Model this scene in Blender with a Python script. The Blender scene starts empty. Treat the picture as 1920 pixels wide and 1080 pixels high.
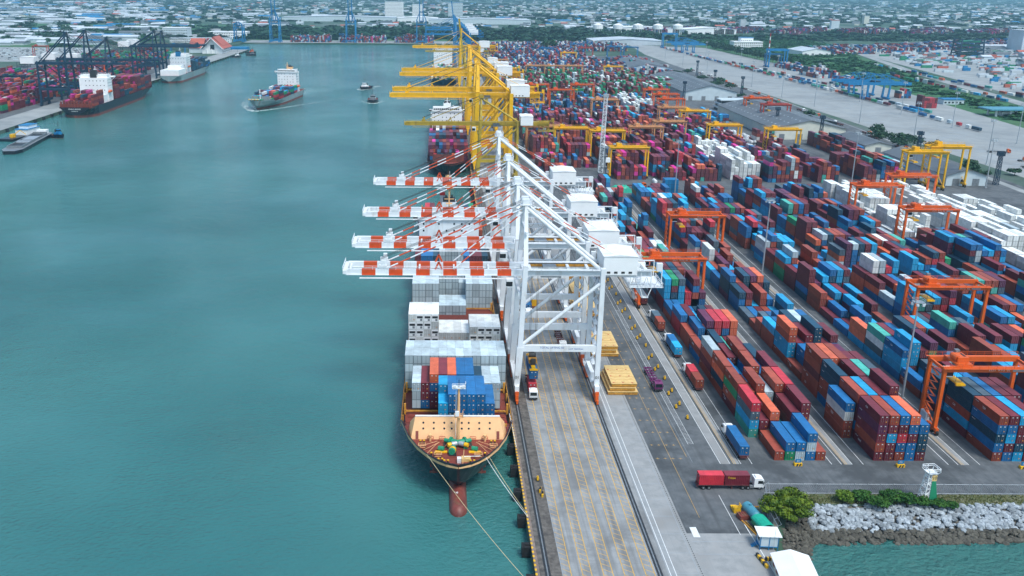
import bpy, math, random
from mathutils import Vector, noise
random.seed(7)
R = math.radians
scene = bpy.context.scene
col = scene.collection

# ---------------------------------------------------------------- camera, sky, sun, exposure
F_PX, PCX, PCY = 1715.6, 828.8, 523.3
CAM_H = 117.33
cam_d = bpy.data.cameras.new("camera")
cam = bpy.data.objects.new("camera", cam_d)
col.objects.link(cam)
scene.camera = cam
cam_d.sensor_width = 36.0
cam_d.lens = F_PX / 1920 * 36.0
cam_d.shift_x = (960 - PCX) / 1920
cam_d.shift_y = -(540 - PCY) / 1920
cam_d.clip_start = 1.0
cam_d.clip_end = 60000
_p, _y, _r = R(17.70), R(0.17354), R(-0.33116)
_F = Vector((math.sin(_y)*math.cos(_p), math.cos(_y)*math.cos(_p), -math.sin(_p)))
_R = Vector((math.cos(_y), -math.sin(_y), 0))
_D = _F.cross(_R)
_R2 = _R*math.cos(_r) + _D*math.sin(_r)
_D2 = -_R*math.sin(_r) + _D*math.cos(_r)
from mathutils import Matrix
cam.matrix_world = Matrix(((_R2.x, -_D2.x, -_F.x, 0), (_R2.y, -_D2.y, -_F.y, 0), (_R2.z, -_D2.z, -_F.z, CAM_H), (0, 0, 0, 1)))

SUN_EL, SUN_AZ = 60.0, 145.0      # azimuth measured clockwise from +Y
world = bpy.data.worlds.new("World")
scene.world = world
world.use_nodes = True
wn = world.node_tree
bgn = wn.nodes["Background"]
sky = wn.nodes.new("ShaderNodeTexSky")
sky.sky_type = 'NISHITA'
sky.sun_disc = False
sky.sun_elevation = R(SUN_EL)
sky.sun_rotation = R(SUN_AZ)
sky.altitude = 0
sky.air_density = 1.0
sky.dust_density = 3.0
sky.ozone_density = 1.0
tint = wn.nodes.new("ShaderNodeVectorMath"); tint.operation = 'MULTIPLY'
tint.inputs[1].default_value = (.84, 1.02, 1.06)     # high thin cloud: greener, less violet than a clear sky
wn.links.new(sky.outputs[0], tint.inputs[0]); wn.links.new(tint.outputs[0], bgn.inputs[0])
bgn.inputs[1].default_value = 0.15
sun_d = bpy.data.lights.new("sun", 'SUN')
sun_d.energy = 1.9
sun_d.angle = R(16)
sun_d.color = (1.0, 0.965, 0.92)
sun = bpy.data.objects.new("sun", sun_d)
col.objects.link(sun)
_s = Vector((math.sin(R(SUN_AZ))*math.cos(R(SUN_EL)), math.cos(R(SUN_AZ))*math.cos(R(SUN_EL)), math.sin(R(SUN_EL))))
sun.rotation_euler = _s.to_track_quat('Z', 'Y').to_euler()
scene.view_settings.view_transform = 'Standard'
scene.view_settings.look = 'None'
scene.view_settings.exposure = 0.42
scene.view_settings.gamma = 1.0
scene.cycles.max_bounces = 6
scene.cycles.diffuse_bounces = 3
scene.cycles.glossy_bounces = 2
scene.cycles.volume_bounces = 1
scene.cycles.caustics_reflective = False
scene.cycles.caustics_refractive = False

# ---------------------------------------------------------------- helpers
def tag(o, label=None, cat=None, group=None, kind=None):
    if label: o["label"] = label
    if cat: o["category"] = cat
    if group: o["group"] = group
    if kind: o["kind"] = kind
    return o

def empty(name, loc=(0, 0, 0), rz=0, label=None, cat=None, group=None, parent=None):
    o = bpy.data.objects.new(name, None)
    o.empty_display_size = 0.5
    col.objects.link(o)
    o.location = loc
    o.rotation_euler = (0, 0, rz)
    if parent: o.parent = parent
    return tag(o, label, cat, group)

def copy_tree(o, parent=None):
    c = o.copy()
    for k in ("label",):
        if parent is None and k in c: del c[k]
    col.objects.link(c)
    c.parent = parent
    for ch in list(o.children):
        copy_tree(ch, c)
    return c

class MB:
    def __init__(s):
        s.v = []; s.f = []; s.m = []; s.c = []; s.uv = []
    def face(s, pts, mi=0, c=None, uv=None):
        n = len(s.v); s.v += [tuple(p) for p in pts]
        s.f.append(tuple(range(n, n+len(pts)))); s.m.append(mi); s.c.append(c); s.uv.append(uv)
    def hexa(s, P, mi=0, skip=()):
        n = len(s.v); s.v += [tuple(p) for p in P]
        fs = [(0, 3, 2, 1), (4, 5, 6, 7), (0, 1, 5, 4), (1, 2, 6, 5), (2, 3, 7, 6), (3, 0, 4, 7)]
        for i, f in enumerate(fs):
            if i in skip: continue
            s.f.append(tuple(n+k for k in f)); s.m.append(mi); s.c.append(None); s.uv.append(None)
    def box(s, x0, x1, y0, y1, z0, z1, mi=0):
        s.hexa([(x0, y0, z0), (x1, y0, z0), (x1, y1, z0), (x0, y1, z0), (x0, y0, z1), (x1, y0, z1), (x1, y1, z1), (x0, y1, z1)], mi)
    def cbox(s, c, d, mi=0):
        s.box(c[0]-d[0]/2, c[0]+d[0]/2, c[1]-d[1]/2, c[1]+d[1]/2, c[2]-d[2]/2, c[2]+d[2]/2, mi)
    def beam(s, p, q, w, h=None, mi=0, w2=None, h2=None):
        h = h or w; p = Vector(p); q = Vector(q); d = (q-p)
        if d.length < 1e-6: return
        d.normalize()
        up = Vector((0, 0, 1)) if abs(d.z) < 0.95 else Vector((0, 1, 0))
        a = d.cross(up).normalized(); b = a.cross(d).normalized()
        w2 = w if w2 is None else w2; h2 = h if h2 is None else h2
        P = []
        for o, ww, hh in ((p, w/2, h/2), (q, w2/2, h2/2)):
            P += [o-a*ww-b*hh, o+a*ww-b*hh, o+a*ww+b*hh, o-a*ww+b*hh]
        s.hexa(P, mi)
    def tube(s, p, q, r, n=8, mi=0, r2=None):
        p = Vector(p); q = Vector(q); d = (q-p)
        if d.length < 1e-6: return
        d.normalize(); r2 = r if r2 is None else r2
        up = Vector((0, 0, 1)) if abs(d.z) < 0.95 else Vector((1, 0, 0))
        a = d.cross(up).normalized(); b = a.cross(d).normalized()
        k = len(s.v)
        for o, rr in ((p, r), (q, r2)):
            for i in range(n):
                t = 2*math.pi*i/n
                s.v.append(tuple(o+a*(math.cos(t)*rr)+b*(math.sin(t)*rr)))
        for i in range(n):
            j = (i+1) % n
            s._f((k+i, k+j, k+n+j, k+n+i), mi)
        s._f(tuple(k+i for i in range(n))[::-1], mi); s._f(tuple(k+n+i for i in range(n)), mi)
    def _f(s, f, mi):
        s.f.append(f); s.m.append(mi); s.c.append(None); s.uv.append(None)
    def prism(s, poly, z0, z1, mi=0, mtop=None):
        n = len(poly); k = len(s.v)
        s.v += [(x, y, z0) for x, y in poly] + [(x, y, z1) for x, y in poly]
        for i in range(n):
            j = (i+1) % n
            s._f((k+i, k+j, k+n+j, k+n+i), mi)
        s._f(tuple(k+i for i in range(n))[::-1], mi); s._f(tuple(k+n+i for i in range(n)), mi if mtop is None else mtop)
    def rail(s, pts, h=1.1, r=0.05, mi=0, step=2.0):
        for a, b in zip(pts[:-1], pts[1:]):
            a = Vector(a); b = Vector(b); L = (b-a).length; n = max(1, int(L/step))
            for hh in (h, h*0.55):
                s.beam(a+Vector((0, 0, hh)), b+Vector((0, 0, hh)), r*2, r*2, mi)
            for i in range(n+1):
                p = a+(b-a)*(i/n); s.beam(p, p+Vector((0, 0, h)), r*2, r*2, mi)
    def lattice(s, p, q, w, h, nb, r=0.15, mi=0, w2=None):
        p = Vector(p); q = Vector(q); d = (q-p).normalized()
        up = Vector((0, 0, 1)) if abs(d.z) < 0.9 else Vector((0, 1, 0))
        a = d.cross(up).normalized(); b = a.cross(d).normalized()
        w2 = w if w2 is None else w2
        def C(t):
            o = p+(q-p)*t; k = 1+(w2/w-1)*t
            return [o-a*w/2*k-b*h/2*k, o+a*w/2*k-b*h/2*k, o+a*w/2*k+b*h/2*k, o-a*w/2*k+b*h/2*k]
        for i in range(nb):
            A = C(i/nb); B = C((i+1)/nb)
            for j in range(4):
                s.beam(A[j], B[j], r, r, mi)
                s.beam(A[j], A[(j+1) % 4], r*.7, r*.7, mi)
                s.beam(A[j], B[(j+1) % 4], r*.7, r*.7, mi) if i % 2 else s.beam(A[(j+1) % 4], B[j], r*.7, r*.7, mi)
    def build(s, name, mats, parent=None, loc=(0, 0, 0), rz=0, smooth=False):
        me = bpy.data.meshes.new(name)
        me.from_pydata(s.v, [], s.f)
        if not isinstance(mats, (list, tuple)): mats = [mats]
        for m in mats: me.materials.append(m)
        if any(s.m): me.polygons.foreach_set("material_index", s.m)
        if any(c is not None for c in s.c):
            ca = me.color_attributes.new("Col", 'FLOAT_COLOR', 'CORNER'); buf = []
            for f, c in zip(s.f, s.c):
                c = c or (1, 1, 1); buf += [c[0], c[1], c[2], 1.0]*len(f)
            ca.data.foreach_set("color", buf)
        if any(u is not None for u in s.uv):
            ul = me.uv_layers.new(name="UVMap"); buf = []
            for f, u in zip(s.f, s.uv):
                if u: 
                    for a in u: buf += [a[0], a[1]]
                else: buf += [0.0, 0.0]*len(f)
            ul.data.foreach_set("uv", buf)
        if smooth: me.polygons.foreach_set("use_smooth", [True]*len(s.f))
        me.update()
        o = bpy.data.objects.new(name, me); col.objects.link(o)
        o.location = loc; o.rotation_euler = (0, 0, rz)
        if parent: o.parent = parent
        return o

_mats = {}
def mat(name, rgb=(.5, .5, .5), rough=.55, metal=0.0, var=0.12, scale=1.5, bump=0.0, bscale=8.0, dirt=None, dirt_amt=0.0, dscale=0.6, spec=0.5, streak=False):
    """painted or natural surface with procedural tone variation and stains"""
    if name in _mats: return _mats[name]
    m = bpy.data.materials.new(name); m.use_nodes = True
    nt = m.node_tree; N = nt.nodes; Lk = nt.links
    b = N["Principled BSDF"]
    b.inputs["Roughness"].default_value = rough
    b.inputs["Metallic"].default_value = metal
    b.inputs["Specular IOR Level"].default_value = spec
    tc = N.new("ShaderNodeNewGeometry")
    n1 = N.new("ShaderNodeTexNoise"); n1.inputs["Scale"].default_value = scale; n1.inputs["Detail"].default_value = 4
    Lk.new(tc.outputs["Position"], n1.inputs["Vector"])
    mr = N.new("ShaderNodeMapRange"); mr.inputs[1].default_value = .3; mr.inputs[2].default_value = .7
    mr.inputs[3].default_value = 1-var; mr.inputs[4].default_value = 1+var
    Lk.new(n1.outputs[0], mr.inputs[0])
    vm = N.new("ShaderNodeVectorMath"); vm.operation = 'SCALE'
    vm.inputs[0].default_value = rgb
    Lk.new(mr.outputs[0], vm.inputs["Scale"])
    out = vm.outputs[0]
    if dirt:
        n2 = N.new("ShaderNodeTexNoise"); n2.inputs["Scale"].default_value = dscale; n2.inputs["Detail"].default_value = 6
        n2.inputs["Roughness"].default_value = .65
        if streak:
            mp = N.new("ShaderNodeMapping"); mp.inputs["Scale"].default_value = (1, 1, .18)
            Lk.new(tc.outputs["Position"], mp.inputs[0]); Lk.new(mp.outputs[0], n2.inputs["Vector"])
        else:
            Lk.new(tc.outputs["Position"], n2.inputs["Vector"])
        m2 = N.new("ShaderNodeMapRange"); m2.inputs[1].default_value = .62-dirt_amt*.2; m2.inputs[2].default_value = .72
        m2.inputs[4].default_value = min(1, dirt_amt*1.4)
        Lk.new(n2.outputs[0], m2.inputs[0])
        mx = N.new("ShaderNodeMix"); mx.data_type = 'RGBA'
        Lk.new(m2.outputs[0], mx.inputs[0]); Lk.new(out, mx.inputs[6]); mx.inputs[7].default_value = (*dirt, 1)
        out = mx.outputs[2]
    Lk.new(out, b.inputs["Base Color"])
    if bump:
        n3 = N.new("ShaderNodeTexNoise"); n3.inputs["Scale"].default_value = bscale; n3.inputs["Detail"].default_value = 3
        Lk.new(tc.outputs["Position"], n3.inputs["Vector"])
        bp = N.new("ShaderNodeBump"); bp.inputs["Strength"].default_value = bump; bp.inputs["Distance"].default_value = .05
        Lk.new(n3.outputs[0], bp.inputs["Height"]); Lk.new(bp.outputs[0], b.inputs["Normal"])
    _mats[name] = m
    return m

RUST = (.20, .07, .03)
M = dict(
    white=mat("white_paint", (.74, .77, .80), .38, var=.05, scale=.4, dirt=(.36, .27, .20), dirt_amt=.34, dscale=.45, streak=True),
    white2=mat("clean_white_panel", (.82, .83, .84), .45, var=.04, scale=.3, dirt=(.5, .45, .4), dirt_amt=.12, dscale=.5),
    redst=mat("signal_red_paint", (.62, .075, .012), .42, var=.12, scale=.5, dirt=(.3, .06, .03), dirt_amt=.25),
    orange=mat("orange_paint", (.68, .11, .012), .42, var=.10, scale=.4, dirt=(.16, .05, .03), dirt_amt=.25, dscale=.5, streak=True),
    yellow=mat("yellow_paint", (.82, .44, .004), .42, var=.10, scale=.3, dirt=(.30, .15, .02), dirt_amt=.35, dscale=.3, streak=True),
    olive=mat("weathered_yellow_paint", (.42, .29, .025), .5, var=.18, scale=.3, dirt=(.12, .08, .03), dirt_amt=.55, dscale=.4, streak=True),
    beige=mat("faded_peach_paint", (.62, .30, .13), .5, var=.15, scale=.4, dirt=(.28, .12, .06), dirt_amt=.4, dscale=.5, streak=True),
    navy=mat("navy_crane_paint", (.006, .034, .068), .45, var=.2, scale=.3),
    blue=mat("bright_blue_paint", (.006, .17, .38), .45, var=.15, scale=.3),
    redp=mat("red_brown_paint", (.42, .05, .03), .45, var=.15, scale=.3, dirt=(.12, .03, .03), dirt_amt=.3),
    steel=mat("grey_steel", (.22, .24, .26), .45, .3, var=.2, scale=1),
    dark=mat("dark_machinery", (.025, .027, .03), .5, var=.4, scale=1.5),
    glass=mat("dark_glass", (.012, .018, .022), .08, var=.1),
    rubber=mat("black_rubber", (.012, .012, .013), .75, var=.3),
    galv=mat("galvanised_steel", (.42, .46, .50), .4, .4, var=.1),
    rope=mat("mooring_rope", (.55, .46, .26), .9, var=.1),
    ropew=mat("white_rope", (.75, .76, .74), .9, var=.1),
    cream=mat("cream_ship_paint", (.80, .46, .22), .45, var=.06, scale=.5, dirt=(.45, .2, .08), dirt_amt=.25, dscale=.6, streak=True),
    deck=mat("red_oxide_deck", (.21, .040, .026), .6, var=.2, scale=.8, dirt=(.12, .03, .02), dirt_amt=.4, dscale=.8),
    green=mat("winch_green", (.012, .24, .13), .4, var=.2, scale=2),
    hullblack=mat("black_hull_paint", (.010, .013, .022), .32, var=.3, scale=.3, dirt=(.05, .03, .025), dirt_amt=.25, dscale=.3, streak=True),
    hullgrey=mat("grey_hull_paint", (.23, .30, .31), .4, var=.12, scale=.3, dirt=(.22, .08, .03), dirt_amt=.5, dscale=.35, streak=True),
    boot=mat("red_antifouling", (.18, .042, .032), .5, var=.35, scale=.5, dirt=(.16, .13, .07), dirt_amt=.45, dscale=.6),
    yblk=mat("yellow_marker_paint", (.75, .42, .01), .5, var=.1),
    hatch=mat("cream_hatch_paint", (.72, .50, .20), .55, var=.10, scale=1.2, dirt=(.45, .16, .04), dirt_amt=.45, dscale=.9),
    hatchside=mat("rusty_yellow_edge", (.55, .26, .03), .55, var=.25, scale=1.5, dirt=RUST, dirt_amt=.6, dscale=1.2),
    mark=mat("red_mark", (.5, .03, .03), .6),
    text=mat("blue_lettering", (.02, .10, .35), .6, var=.05),
    textw=mat("white_lettering", (.8, .8, .8), .6, var=.05),
    textk=mat("black_lettering", (.01, .01, .01), .6, var=.05),
    textr=mat("red_lettering", (.6, .03, .03), .6, var=.05),
    texty=mat("yellow_lettering", (.85, .55, .02), .6, var=.05),
    greenp=mat("green_panel", (.012, .20, .10), .5, var=.1),
    tarp=mat("green_tarpaulin", (.01, .36, .24), .5, var=.15, scale=1, bump=.6, bscale=1.5),
    teal=mat("teal_tank_paint", (.07, .27, .36), .4, var=.12),
    purple=mat("purple_truck_paint", (.16, .03, .12), .45, var=.15),
    brownst=mat("brown_trailer_paint", (.12, .035, .035), .55, var=.25),
    roofgrey=mat("grey_sheet_roof", (.11, .125, .14), .55, var=.2, scale=.08, dirt=(.30, .30, .30), dirt_amt=.3, dscale=.06),
    rooflight=mat("pale_sheet_roof", (.50, .55, .60), .5, var=.15, scale=.05),
    roofred=mat("red_clay_roof", (.42, .10, .065), .6, var=.1, scale=.2),
    wall=mat("pale_wall", (.52, .60, .64), .6, var=.08, scale=.2),
    wallc=mat("cream_wall", (.62, .62, .54), .6, var=.08, scale=.2),
    wood=mat("brown_trunk", (.10, .07, .045), .85, var=.3, scale=3),
)

def text_part(s, size, m, parent, loc, rot=(math.pi/2, 0, 0), depth=0.01, name="lettering"):
    cu = bpy.data.curves.new(name, 'FONT'); cu.body = s; cu.size = size; cu.extrude = depth
    cu.align_x = 'CENTER'; cu.align_y = 'CENTER'
    t = bpy.data.objects.new(name, cu)
    me = bpy.data.meshes.new_from_object(t)
    bpy.data.objects.remove(t)
    me.materials.clear(); me.materials.append(m)
    o = bpy.data.objects.new(name, me); col.objects.link(o)
    o.location = loc; o.rotation_euler = rot
    if parent: o.parent = parent
    return o
# ---------------------------------------------------------------- water, land, quays
def water_mat():
    m = bpy.data.materials.new("harbour_water"); m.use_nodes = True
    N = m.node_tree.nodes; Lk = m.node_tree.links; b = N["Principled BSDF"]
    g = N.new("ShaderNodeNewGeometry")
    n0 = N.new("ShaderNodeTexNoise"); n0.inputs["Scale"].default_value = .0045; n0.inputs["Detail"].default_value = 5
    Lk.new(g.outputs["Position"], n0.inputs["Vector"])
    cr = N.new("ShaderNodeValToRGB")
    cr.color_ramp.elements[0].position = .32; cr.color_ramp.elements[0].color = (.012, .112, .114, 1)
    cr.color_ramp.elements[1].position = .72; cr.color_ramp.elements[1].color = (.06, .225, .21, 1)
    Lk.new(n0.outputs[0], cr.inputs[0])
    sx = N.new("ShaderNodeSeparateXYZ"); Lk.new(g.outputs["Position"], sx.inputs[0])
    sh = N.new("ShaderNodeMapRange"); sh.inputs[1].default_value = 72; sh.inputs[2].default_value = 90; Lk.new(sx.outputs[0], sh.inputs[0])   # shallow turbid corner east of the quay
    mxs = N.new("ShaderNodeMix"); mxs.data_type = 'RGBA'; Lk.new(sh.outputs[0], mxs.inputs[0]); Lk.new(cr.outputs[0], mxs.inputs[6]); mxs.inputs[7].default_value = (.06, .26, .24, 1)
    Lk.new(mxs.outputs[2], b.inputs["Base Color"])
    b.inputs["Roughness"].default_value = .07; b.inputs["IOR"].default_value = 1.7
    def nz(sc, det, rough, stretch=None):
        n = N.new("ShaderNodeTexNoise"); n.inputs["Scale"].default_value = sc; n.inputs["Detail"].default_value = det
        n.inputs["Roughness"].default_value = rough
        mp = N.new("ShaderNodeMapping"); mp.inputs["Scale"].default_value = stretch or (1, 1, 1); mp.inputs["Rotation"].default_value = (0, 0, R(-20))
        Lk.new(g.outputs["Position"], mp.inputs[0]); Lk.new(mp.outputs[0], n.inputs["Vector"]); return n
    a = nz(.75, 5, .62, (1, 1.3, 1)); c = nz(.09, 3, .5, (1, 1.4, 1)); w = nz(.012, 3, .5)
    ad = N.new("ShaderNodeMath"); ad.operation = 'MULTIPLY_ADD'; ad.inputs[1].default_value = 1.3
    Lk.new(c.outputs[0], ad.inputs[0]); Lk.new(a.outputs[0], ad.inputs[2])
    bp = N.new("ShaderNodeBump"); bp.inputs["Distance"].default_value = 1.3
    # ruffled and calmer patches
    mr = N.new("ShaderNodeMapRange"); mr.inputs[1].default_value = .35; mr.inputs[2].default_value = .65
    mr.inputs[3].default_value = .35; mr.inputs[4].default_value = .9
    Lk.new(w.outputs[0], mr.inputs[0]); sa_ = N.new("ShaderNodeMath"); sa_.operation = 'ADD'; sa_.use_clamp = True
    Lk.new(mr.outputs[0], sa_.inputs[0]); Lk.new(sh.outputs[0], sa_.inputs[1]); Lk.new(sa_.outputs[0], bp.inputs["Strength"])
    ds = N.new("ShaderNodeMapRange"); ds.inputs[3].default_value = .95; ds.inputs[4].default_value = 3.2; Lk.new(sh.outputs[0], ds.inputs[0]); Lk.new(ds.outputs[0], bp.inputs["Distance"])
    Lk.new(ad.outputs[0], bp.inputs["Height"]); Lk.new(bp.outputs[0], b.inputs["Normal"])
    return m
MW = water_mat()
b = MB(); b.face([(-9000, -400, -3), (9000, -400, -3), (9000, 9000, -3), (-9000, 9000, -3)])
o = b.build("water", MW); tag(o, "calm teal harbour water with fine ripples", "water", kind="structure")

def ground_mat(name, c1, c2, scale, c3=None, s3=.02, a3=.5, rough=.85, streak=None, joints=None, jc=(.1, .1, .1), jw=.02):
    m = bpy.data.materials.new(name); m.use_nodes = True
    N = m.node_tree.nodes; Lk = m.node_tree.links; b = N["Principled BSDF"]; b.inputs["Roughness"].default_value = rough
    g = N.new("ShaderNodeNewGeometry")
    n = N.new("ShaderNodeTexNoise"); n.inputs["Scale"].default_value = scale; n.inputs["Detail"].default_value = 8; n.inputs["Roughness"].default_value = .6
    Lk.new(g.outputs["Position"], n.inputs["Vector"])
    cr = N.new("ShaderNodeValToRGB"); cr.color_ramp.elements[0].position = .35; cr.color_ramp.elements[1].position = .65
    cr.color_ramp.elements[0].color = (*c1, 1); cr.color_ramp.elements[1].color = (*c2, 1)
    Lk.new(n.outputs[0], cr.inputs[0]); out = cr.outputs[0]
    def mixin(fac, colr, amt, lo, hi, out):
        mr = N.new("ShaderNodeMapRange"); mr.inputs[1].default_value = lo; mr.inputs[2].default_value = hi; mr.inputs[4].default_value = amt
        Lk.new(fac, mr.inputs[0]); mx = N.new("ShaderNodeMix"); mx.data_type = 'RGBA'
        Lk.new(mr.outputs[0], mx.inputs[0]); Lk.new(out, mx.inputs[6]); mx.inputs[7].default_value = (*colr, 1)
        return mx.outputs[2]
    if streak:
        mp = N.new("ShaderNodeMapping"); mp.inputs["Scale"].default_value = (.75, .02, 1)
        Lk.new(g.outputs["Position"], mp.inputs[0])
        n2 = N.new("ShaderNodeTexNoise"); n2.inputs["Scale"].default_value = 1; n2.inputs["Detail"].default_value = 6
        Lk.new(mp.outputs[0], n2.inputs["Vector"]); out = mixin(n2.outputs[0], streak, .75, .48, .72, out)
    if c3:
        n3 = N.new("ShaderNodeTexNoise"); n3.inputs["Scale"].default_value = s3; n3.inputs["Detail"].default_value = 7; n3.inputs["Roughness"].default_value = .65
        Lk.new(g.outputs["Position"], n3.inputs["Vector"]); out = mixin(n3.outputs[0], c3, a3, .5, .62, out)
    if joints:
        br = N.new("ShaderNodeTexBrick"); br.offset = 0; br.inputs["Scale"].default_value = 1; br.inputs["Mortar Size"].default_value = jw
        br.inputs["Brick Width"].default_value = joints[0]; br.inputs["Row Height"].default_value = joints[1]
        br.inputs["Color1"].default_value = (0, 0, 0, 1); br.inputs["Color2"].default_value = (0.12, .12, .12, 1); br.inputs["Mortar"].default_value = (1, 1, 1, 1)
        br.inputs["Mortar Smooth"].default_value = .3
        Lk.new(g.outputs["Position"], br.inputs["Vector"]); out = mixin(br.outputs[0], jc, .6, 0, 1, out)
    Lk.new(out, b.inputs["Base Color"])
    n4 = N.new("ShaderNodeTexNoise"); n4.inputs["Scale"].default_value = 3; n4.inputs["Detail"].default_value = 5
    Lk.new(g.outputs["Position"], n4.inputs["Vector"]); bp = N.new("ShaderNodeBump"); bp.inputs["Strength"].default_value = .25; bp.inputs["Distance"].default_value = .04
    Lk.new(n4.outputs[0], bp.inputs["Height"]); Lk.new(bp.outputs[0], b.inputs["Normal"])
    return m
G = dict(
    terrain=ground_mat("plain_ground", (.016, .055, .030), (.045, .095, .055), .012, (.16, .18, .17), .004, .6),
    asphalt=ground_mat("yard_asphalt", (.085, .095, .105), (.13, .14, .15), .35, (.05, .056, .062), .06, .85, streak=(.06, .065, .07)),
    apron=ground_mat("quay_concrete", (.235, .243, .25), (.32, .33, .338), .3, (.15, .152, .156), .07, .7, streak=(.115, .118, .122), joints=(5.2, 6.0), jc=(.14, .14, .14), jw=.03),
    pale=ground_mat("pale_concrete_strip", (.25, .26, .265), (.33, .335, .34), .4, (.20, .19, .18), .1, .5, joints=(6.5, 9), jc=(.2, .22, .24), jw=.03),
    oldq=ground_mat("oily_quay_edge", (.075, .065, .06), (.16, .145, .13), .8, (.05, .045, .042), .25, .7),
    curb=ground_mat("worn_cap_concrete", (.17, .12, .10), (.28, .22, .19), 1.2, (.10, .07, .06), .3, .6),
    rail=ground_mat("rail_yard_concrete", (.25, .265, .27), (.33, .345, .345), .05, (.19, .20, .205), .012, .6, streak=(.25, .26, .26), joints=(12, 16), jc=(.22, .23, .23), jw=.02),
    lot=ground_mat("pale_lot", (.24, .255, .26), (.33, .345, .345), .05, (.17, .185, .19), .02, .6),
    grass=ground_mat("scrub_ground", (.018, .085, .028), (.045, .15, .045), .08, (.09, .14, .06), .015, .5),
    verge=ground_mat("dry_grass_verge", (.06, .085, .03), (.14, .14, .07), .8, (.22, .20, .16), .3, .5),
    dirt=ground_mat("bare_earth", (.22, .17, .12), (.34, .29, .22), .3, (.14, .12, .09), .1, .5),
)
def struct(o, label, cat="ground"): return tag(o, label, cat, kind="structure")
# main landmass: harbour basin cut out of it
b = MB()
def slab(poly, z=0.0, zb=-9.0): b.prism(poly, zb, z)
# east bank
slab([(20.5, 60), (73, 60), (74.2, 165), (76.5, 176), (82, 188), (88, 191.5), (110, 192), (400, 192), (1500, 192), (9000, 192), (9000, 2055), (20.5, 2055)])
# far bank and west bank
slab([(-9000, 2055.01), (9000, 2055.01), (12000, 24000), (-12000, 24000)])
slab([(-9000, 60), (-371, 60), (-371, 1824), (-430, 1824), (-430, 2054.99), (-9000, 2054.99)])
o = b.build("ground", G['terrain']); struct(o, "flat coastal land around the harbour basin, green and grey")

def sheet(name, poly, z, m, label, cat="ground"):
    b = MB(); b.face([(x, y, z) for x, y in poly]); return struct(b.build(name, m), label, cat)
def rect(x0, x1, y0, y1): return [(x0, y0), (x1, y0), (x1, y1), (x0, y1)]
# east bank surfacing (butted side by side)
sheet("quay_edge_strip", rect(21.4, 26.1, 60, 1700), .005, G['oldq'], "dark oily strip along the quay edge", "pavement")
sheet("quay_apron", rect(26.1, 48.6, 60, 1700), .006, G['apron'], "grey concrete quay apron with tyre streaks", "pavement")
sheet("service_strip", rect(48.6, 56.2, 60, 1700), .005, G['pale'], "pale concrete strip behind the crane rail", "pavement")
sheet("lay_down_apron", [(56.2, 60), (72.9, 60), (73.9, 165), (74, 179.5), (56.2, 179.5)], .005, G['pale'], "pale concrete slab at the quay corner", "pavement")
sheet("yard_ground", [(56.2, 179.5), (75.5, 179.5), (80, 192.5), (87, 196.6), (338, 196.6), (366, 560), (372, 700), (374, 900), (374, 1700), (56.2, 1700)], .005, G['asphalt'], "dark asphalt container yard", "pavement")
sheet("shore_verge", [(87, 192.1), (400, 192.1), (400, 196.6), (87, 196.6)], .01, G['verge'], "dry grass verge above the rocks", "grass")
sheet("bare_earth_patch", [(76.2, 181), (77.2, 181), (81.5, 190), (86.8, 196.5), (80.2, 192.4)], .02, G['dirt'], "sandy earth beside the fence corner")
b = MB(); b.box(20.5, 21.4, 60, 1700, -.5, .12)
o = b.build("quay_kerb", G['curb']); struct(o, "worn concrete kerb along the quay edge", "kerb")
b = MB()
y = 130
while y < 620:
    b.box(20.47, 20.9, y, y+.75, .121, .15, 0); y += 1.6
struct(b.build("kerb_markings", M['yblk']), "yellow painted blocks along the quay kerb", "marking")
# rails and slots
b = MB()
for x in (23.1, 46.7):
    for dx in (-.55, .55): b.box(x+dx-.05, x+dx+.05, 60, 1100, .007, .03, 0)
    b.box(x-.14, x+.14, 60, 1100, .008, .05, 1)
    b.box(x-.48, x-.16, 60, 1100, .007, .012, 0); b.box(x+.16, x+.48, 60, 1100, .007, .012, 0)
struct(b.build("crane_rails", [M['dark'], M['steel']]), "long steel crane rails sunk in the quay", "rail")
# painted markings
MKw = mat("road_white_paint", (.72, .74, .75), .6, var=.1, scale=1, dirt=(.3, .3, .3), dirt_amt=.4, dscale=1.2)
MKy = mat("road_yellow_paint", (.62, .36, .06), .6, var=.15, scale=1, dirt=(.3, .22, .12), dirt_amt=.55, dscale=.9)
MKp = mat("faded_line_paint", (.30, .35, .40), .7, var=.15, scale=1, dirt=(.2, .2, .2), dirt_amt=.5, dscale=1)
b = MB()
def line(x, y0, y1, w=.15, mi=0, z=.012): b.box(x-w/2, x+w/2, y0, y1, z-.006, z, mi)
for x in (28.0, 30.4, 32.3, 34.8, 36.8, 39.2, 41.2, 43.7, 45.6): line(x, 60, 600, .17, 1)
for (xa, xb) in ((26.3, 28.0), (30.4, 32.3), (34.8, 36.8), (39.2, 41.2), (43.7, 45.6)):
    y = 130.0
    while y < 420:
        b.face([(xa, y+.9, .011), (xb, y-.4, .011), (xb, y-.25, .011), (xa, y+1.05, .011)], 1); y += 1.95
line(26.2, 60, 420, .07, 2)
for x in (48.9, 50.1): line(x, 60, 500, .14, 0)
y = 130
while y < 330:
    b.face([(48.97, y, .011), (50.03, y, .011), (50.03, y+.1, .011), (48.97, y+.1, .011)], 2); y += .55
for x in (48.6, 55.0): line(x, 60, 400, .08, 2)
y = 150
while y < 330: b.box(50.3, 54.9, y, y+.08, .006, .011, 2); y += 7.3
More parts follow.
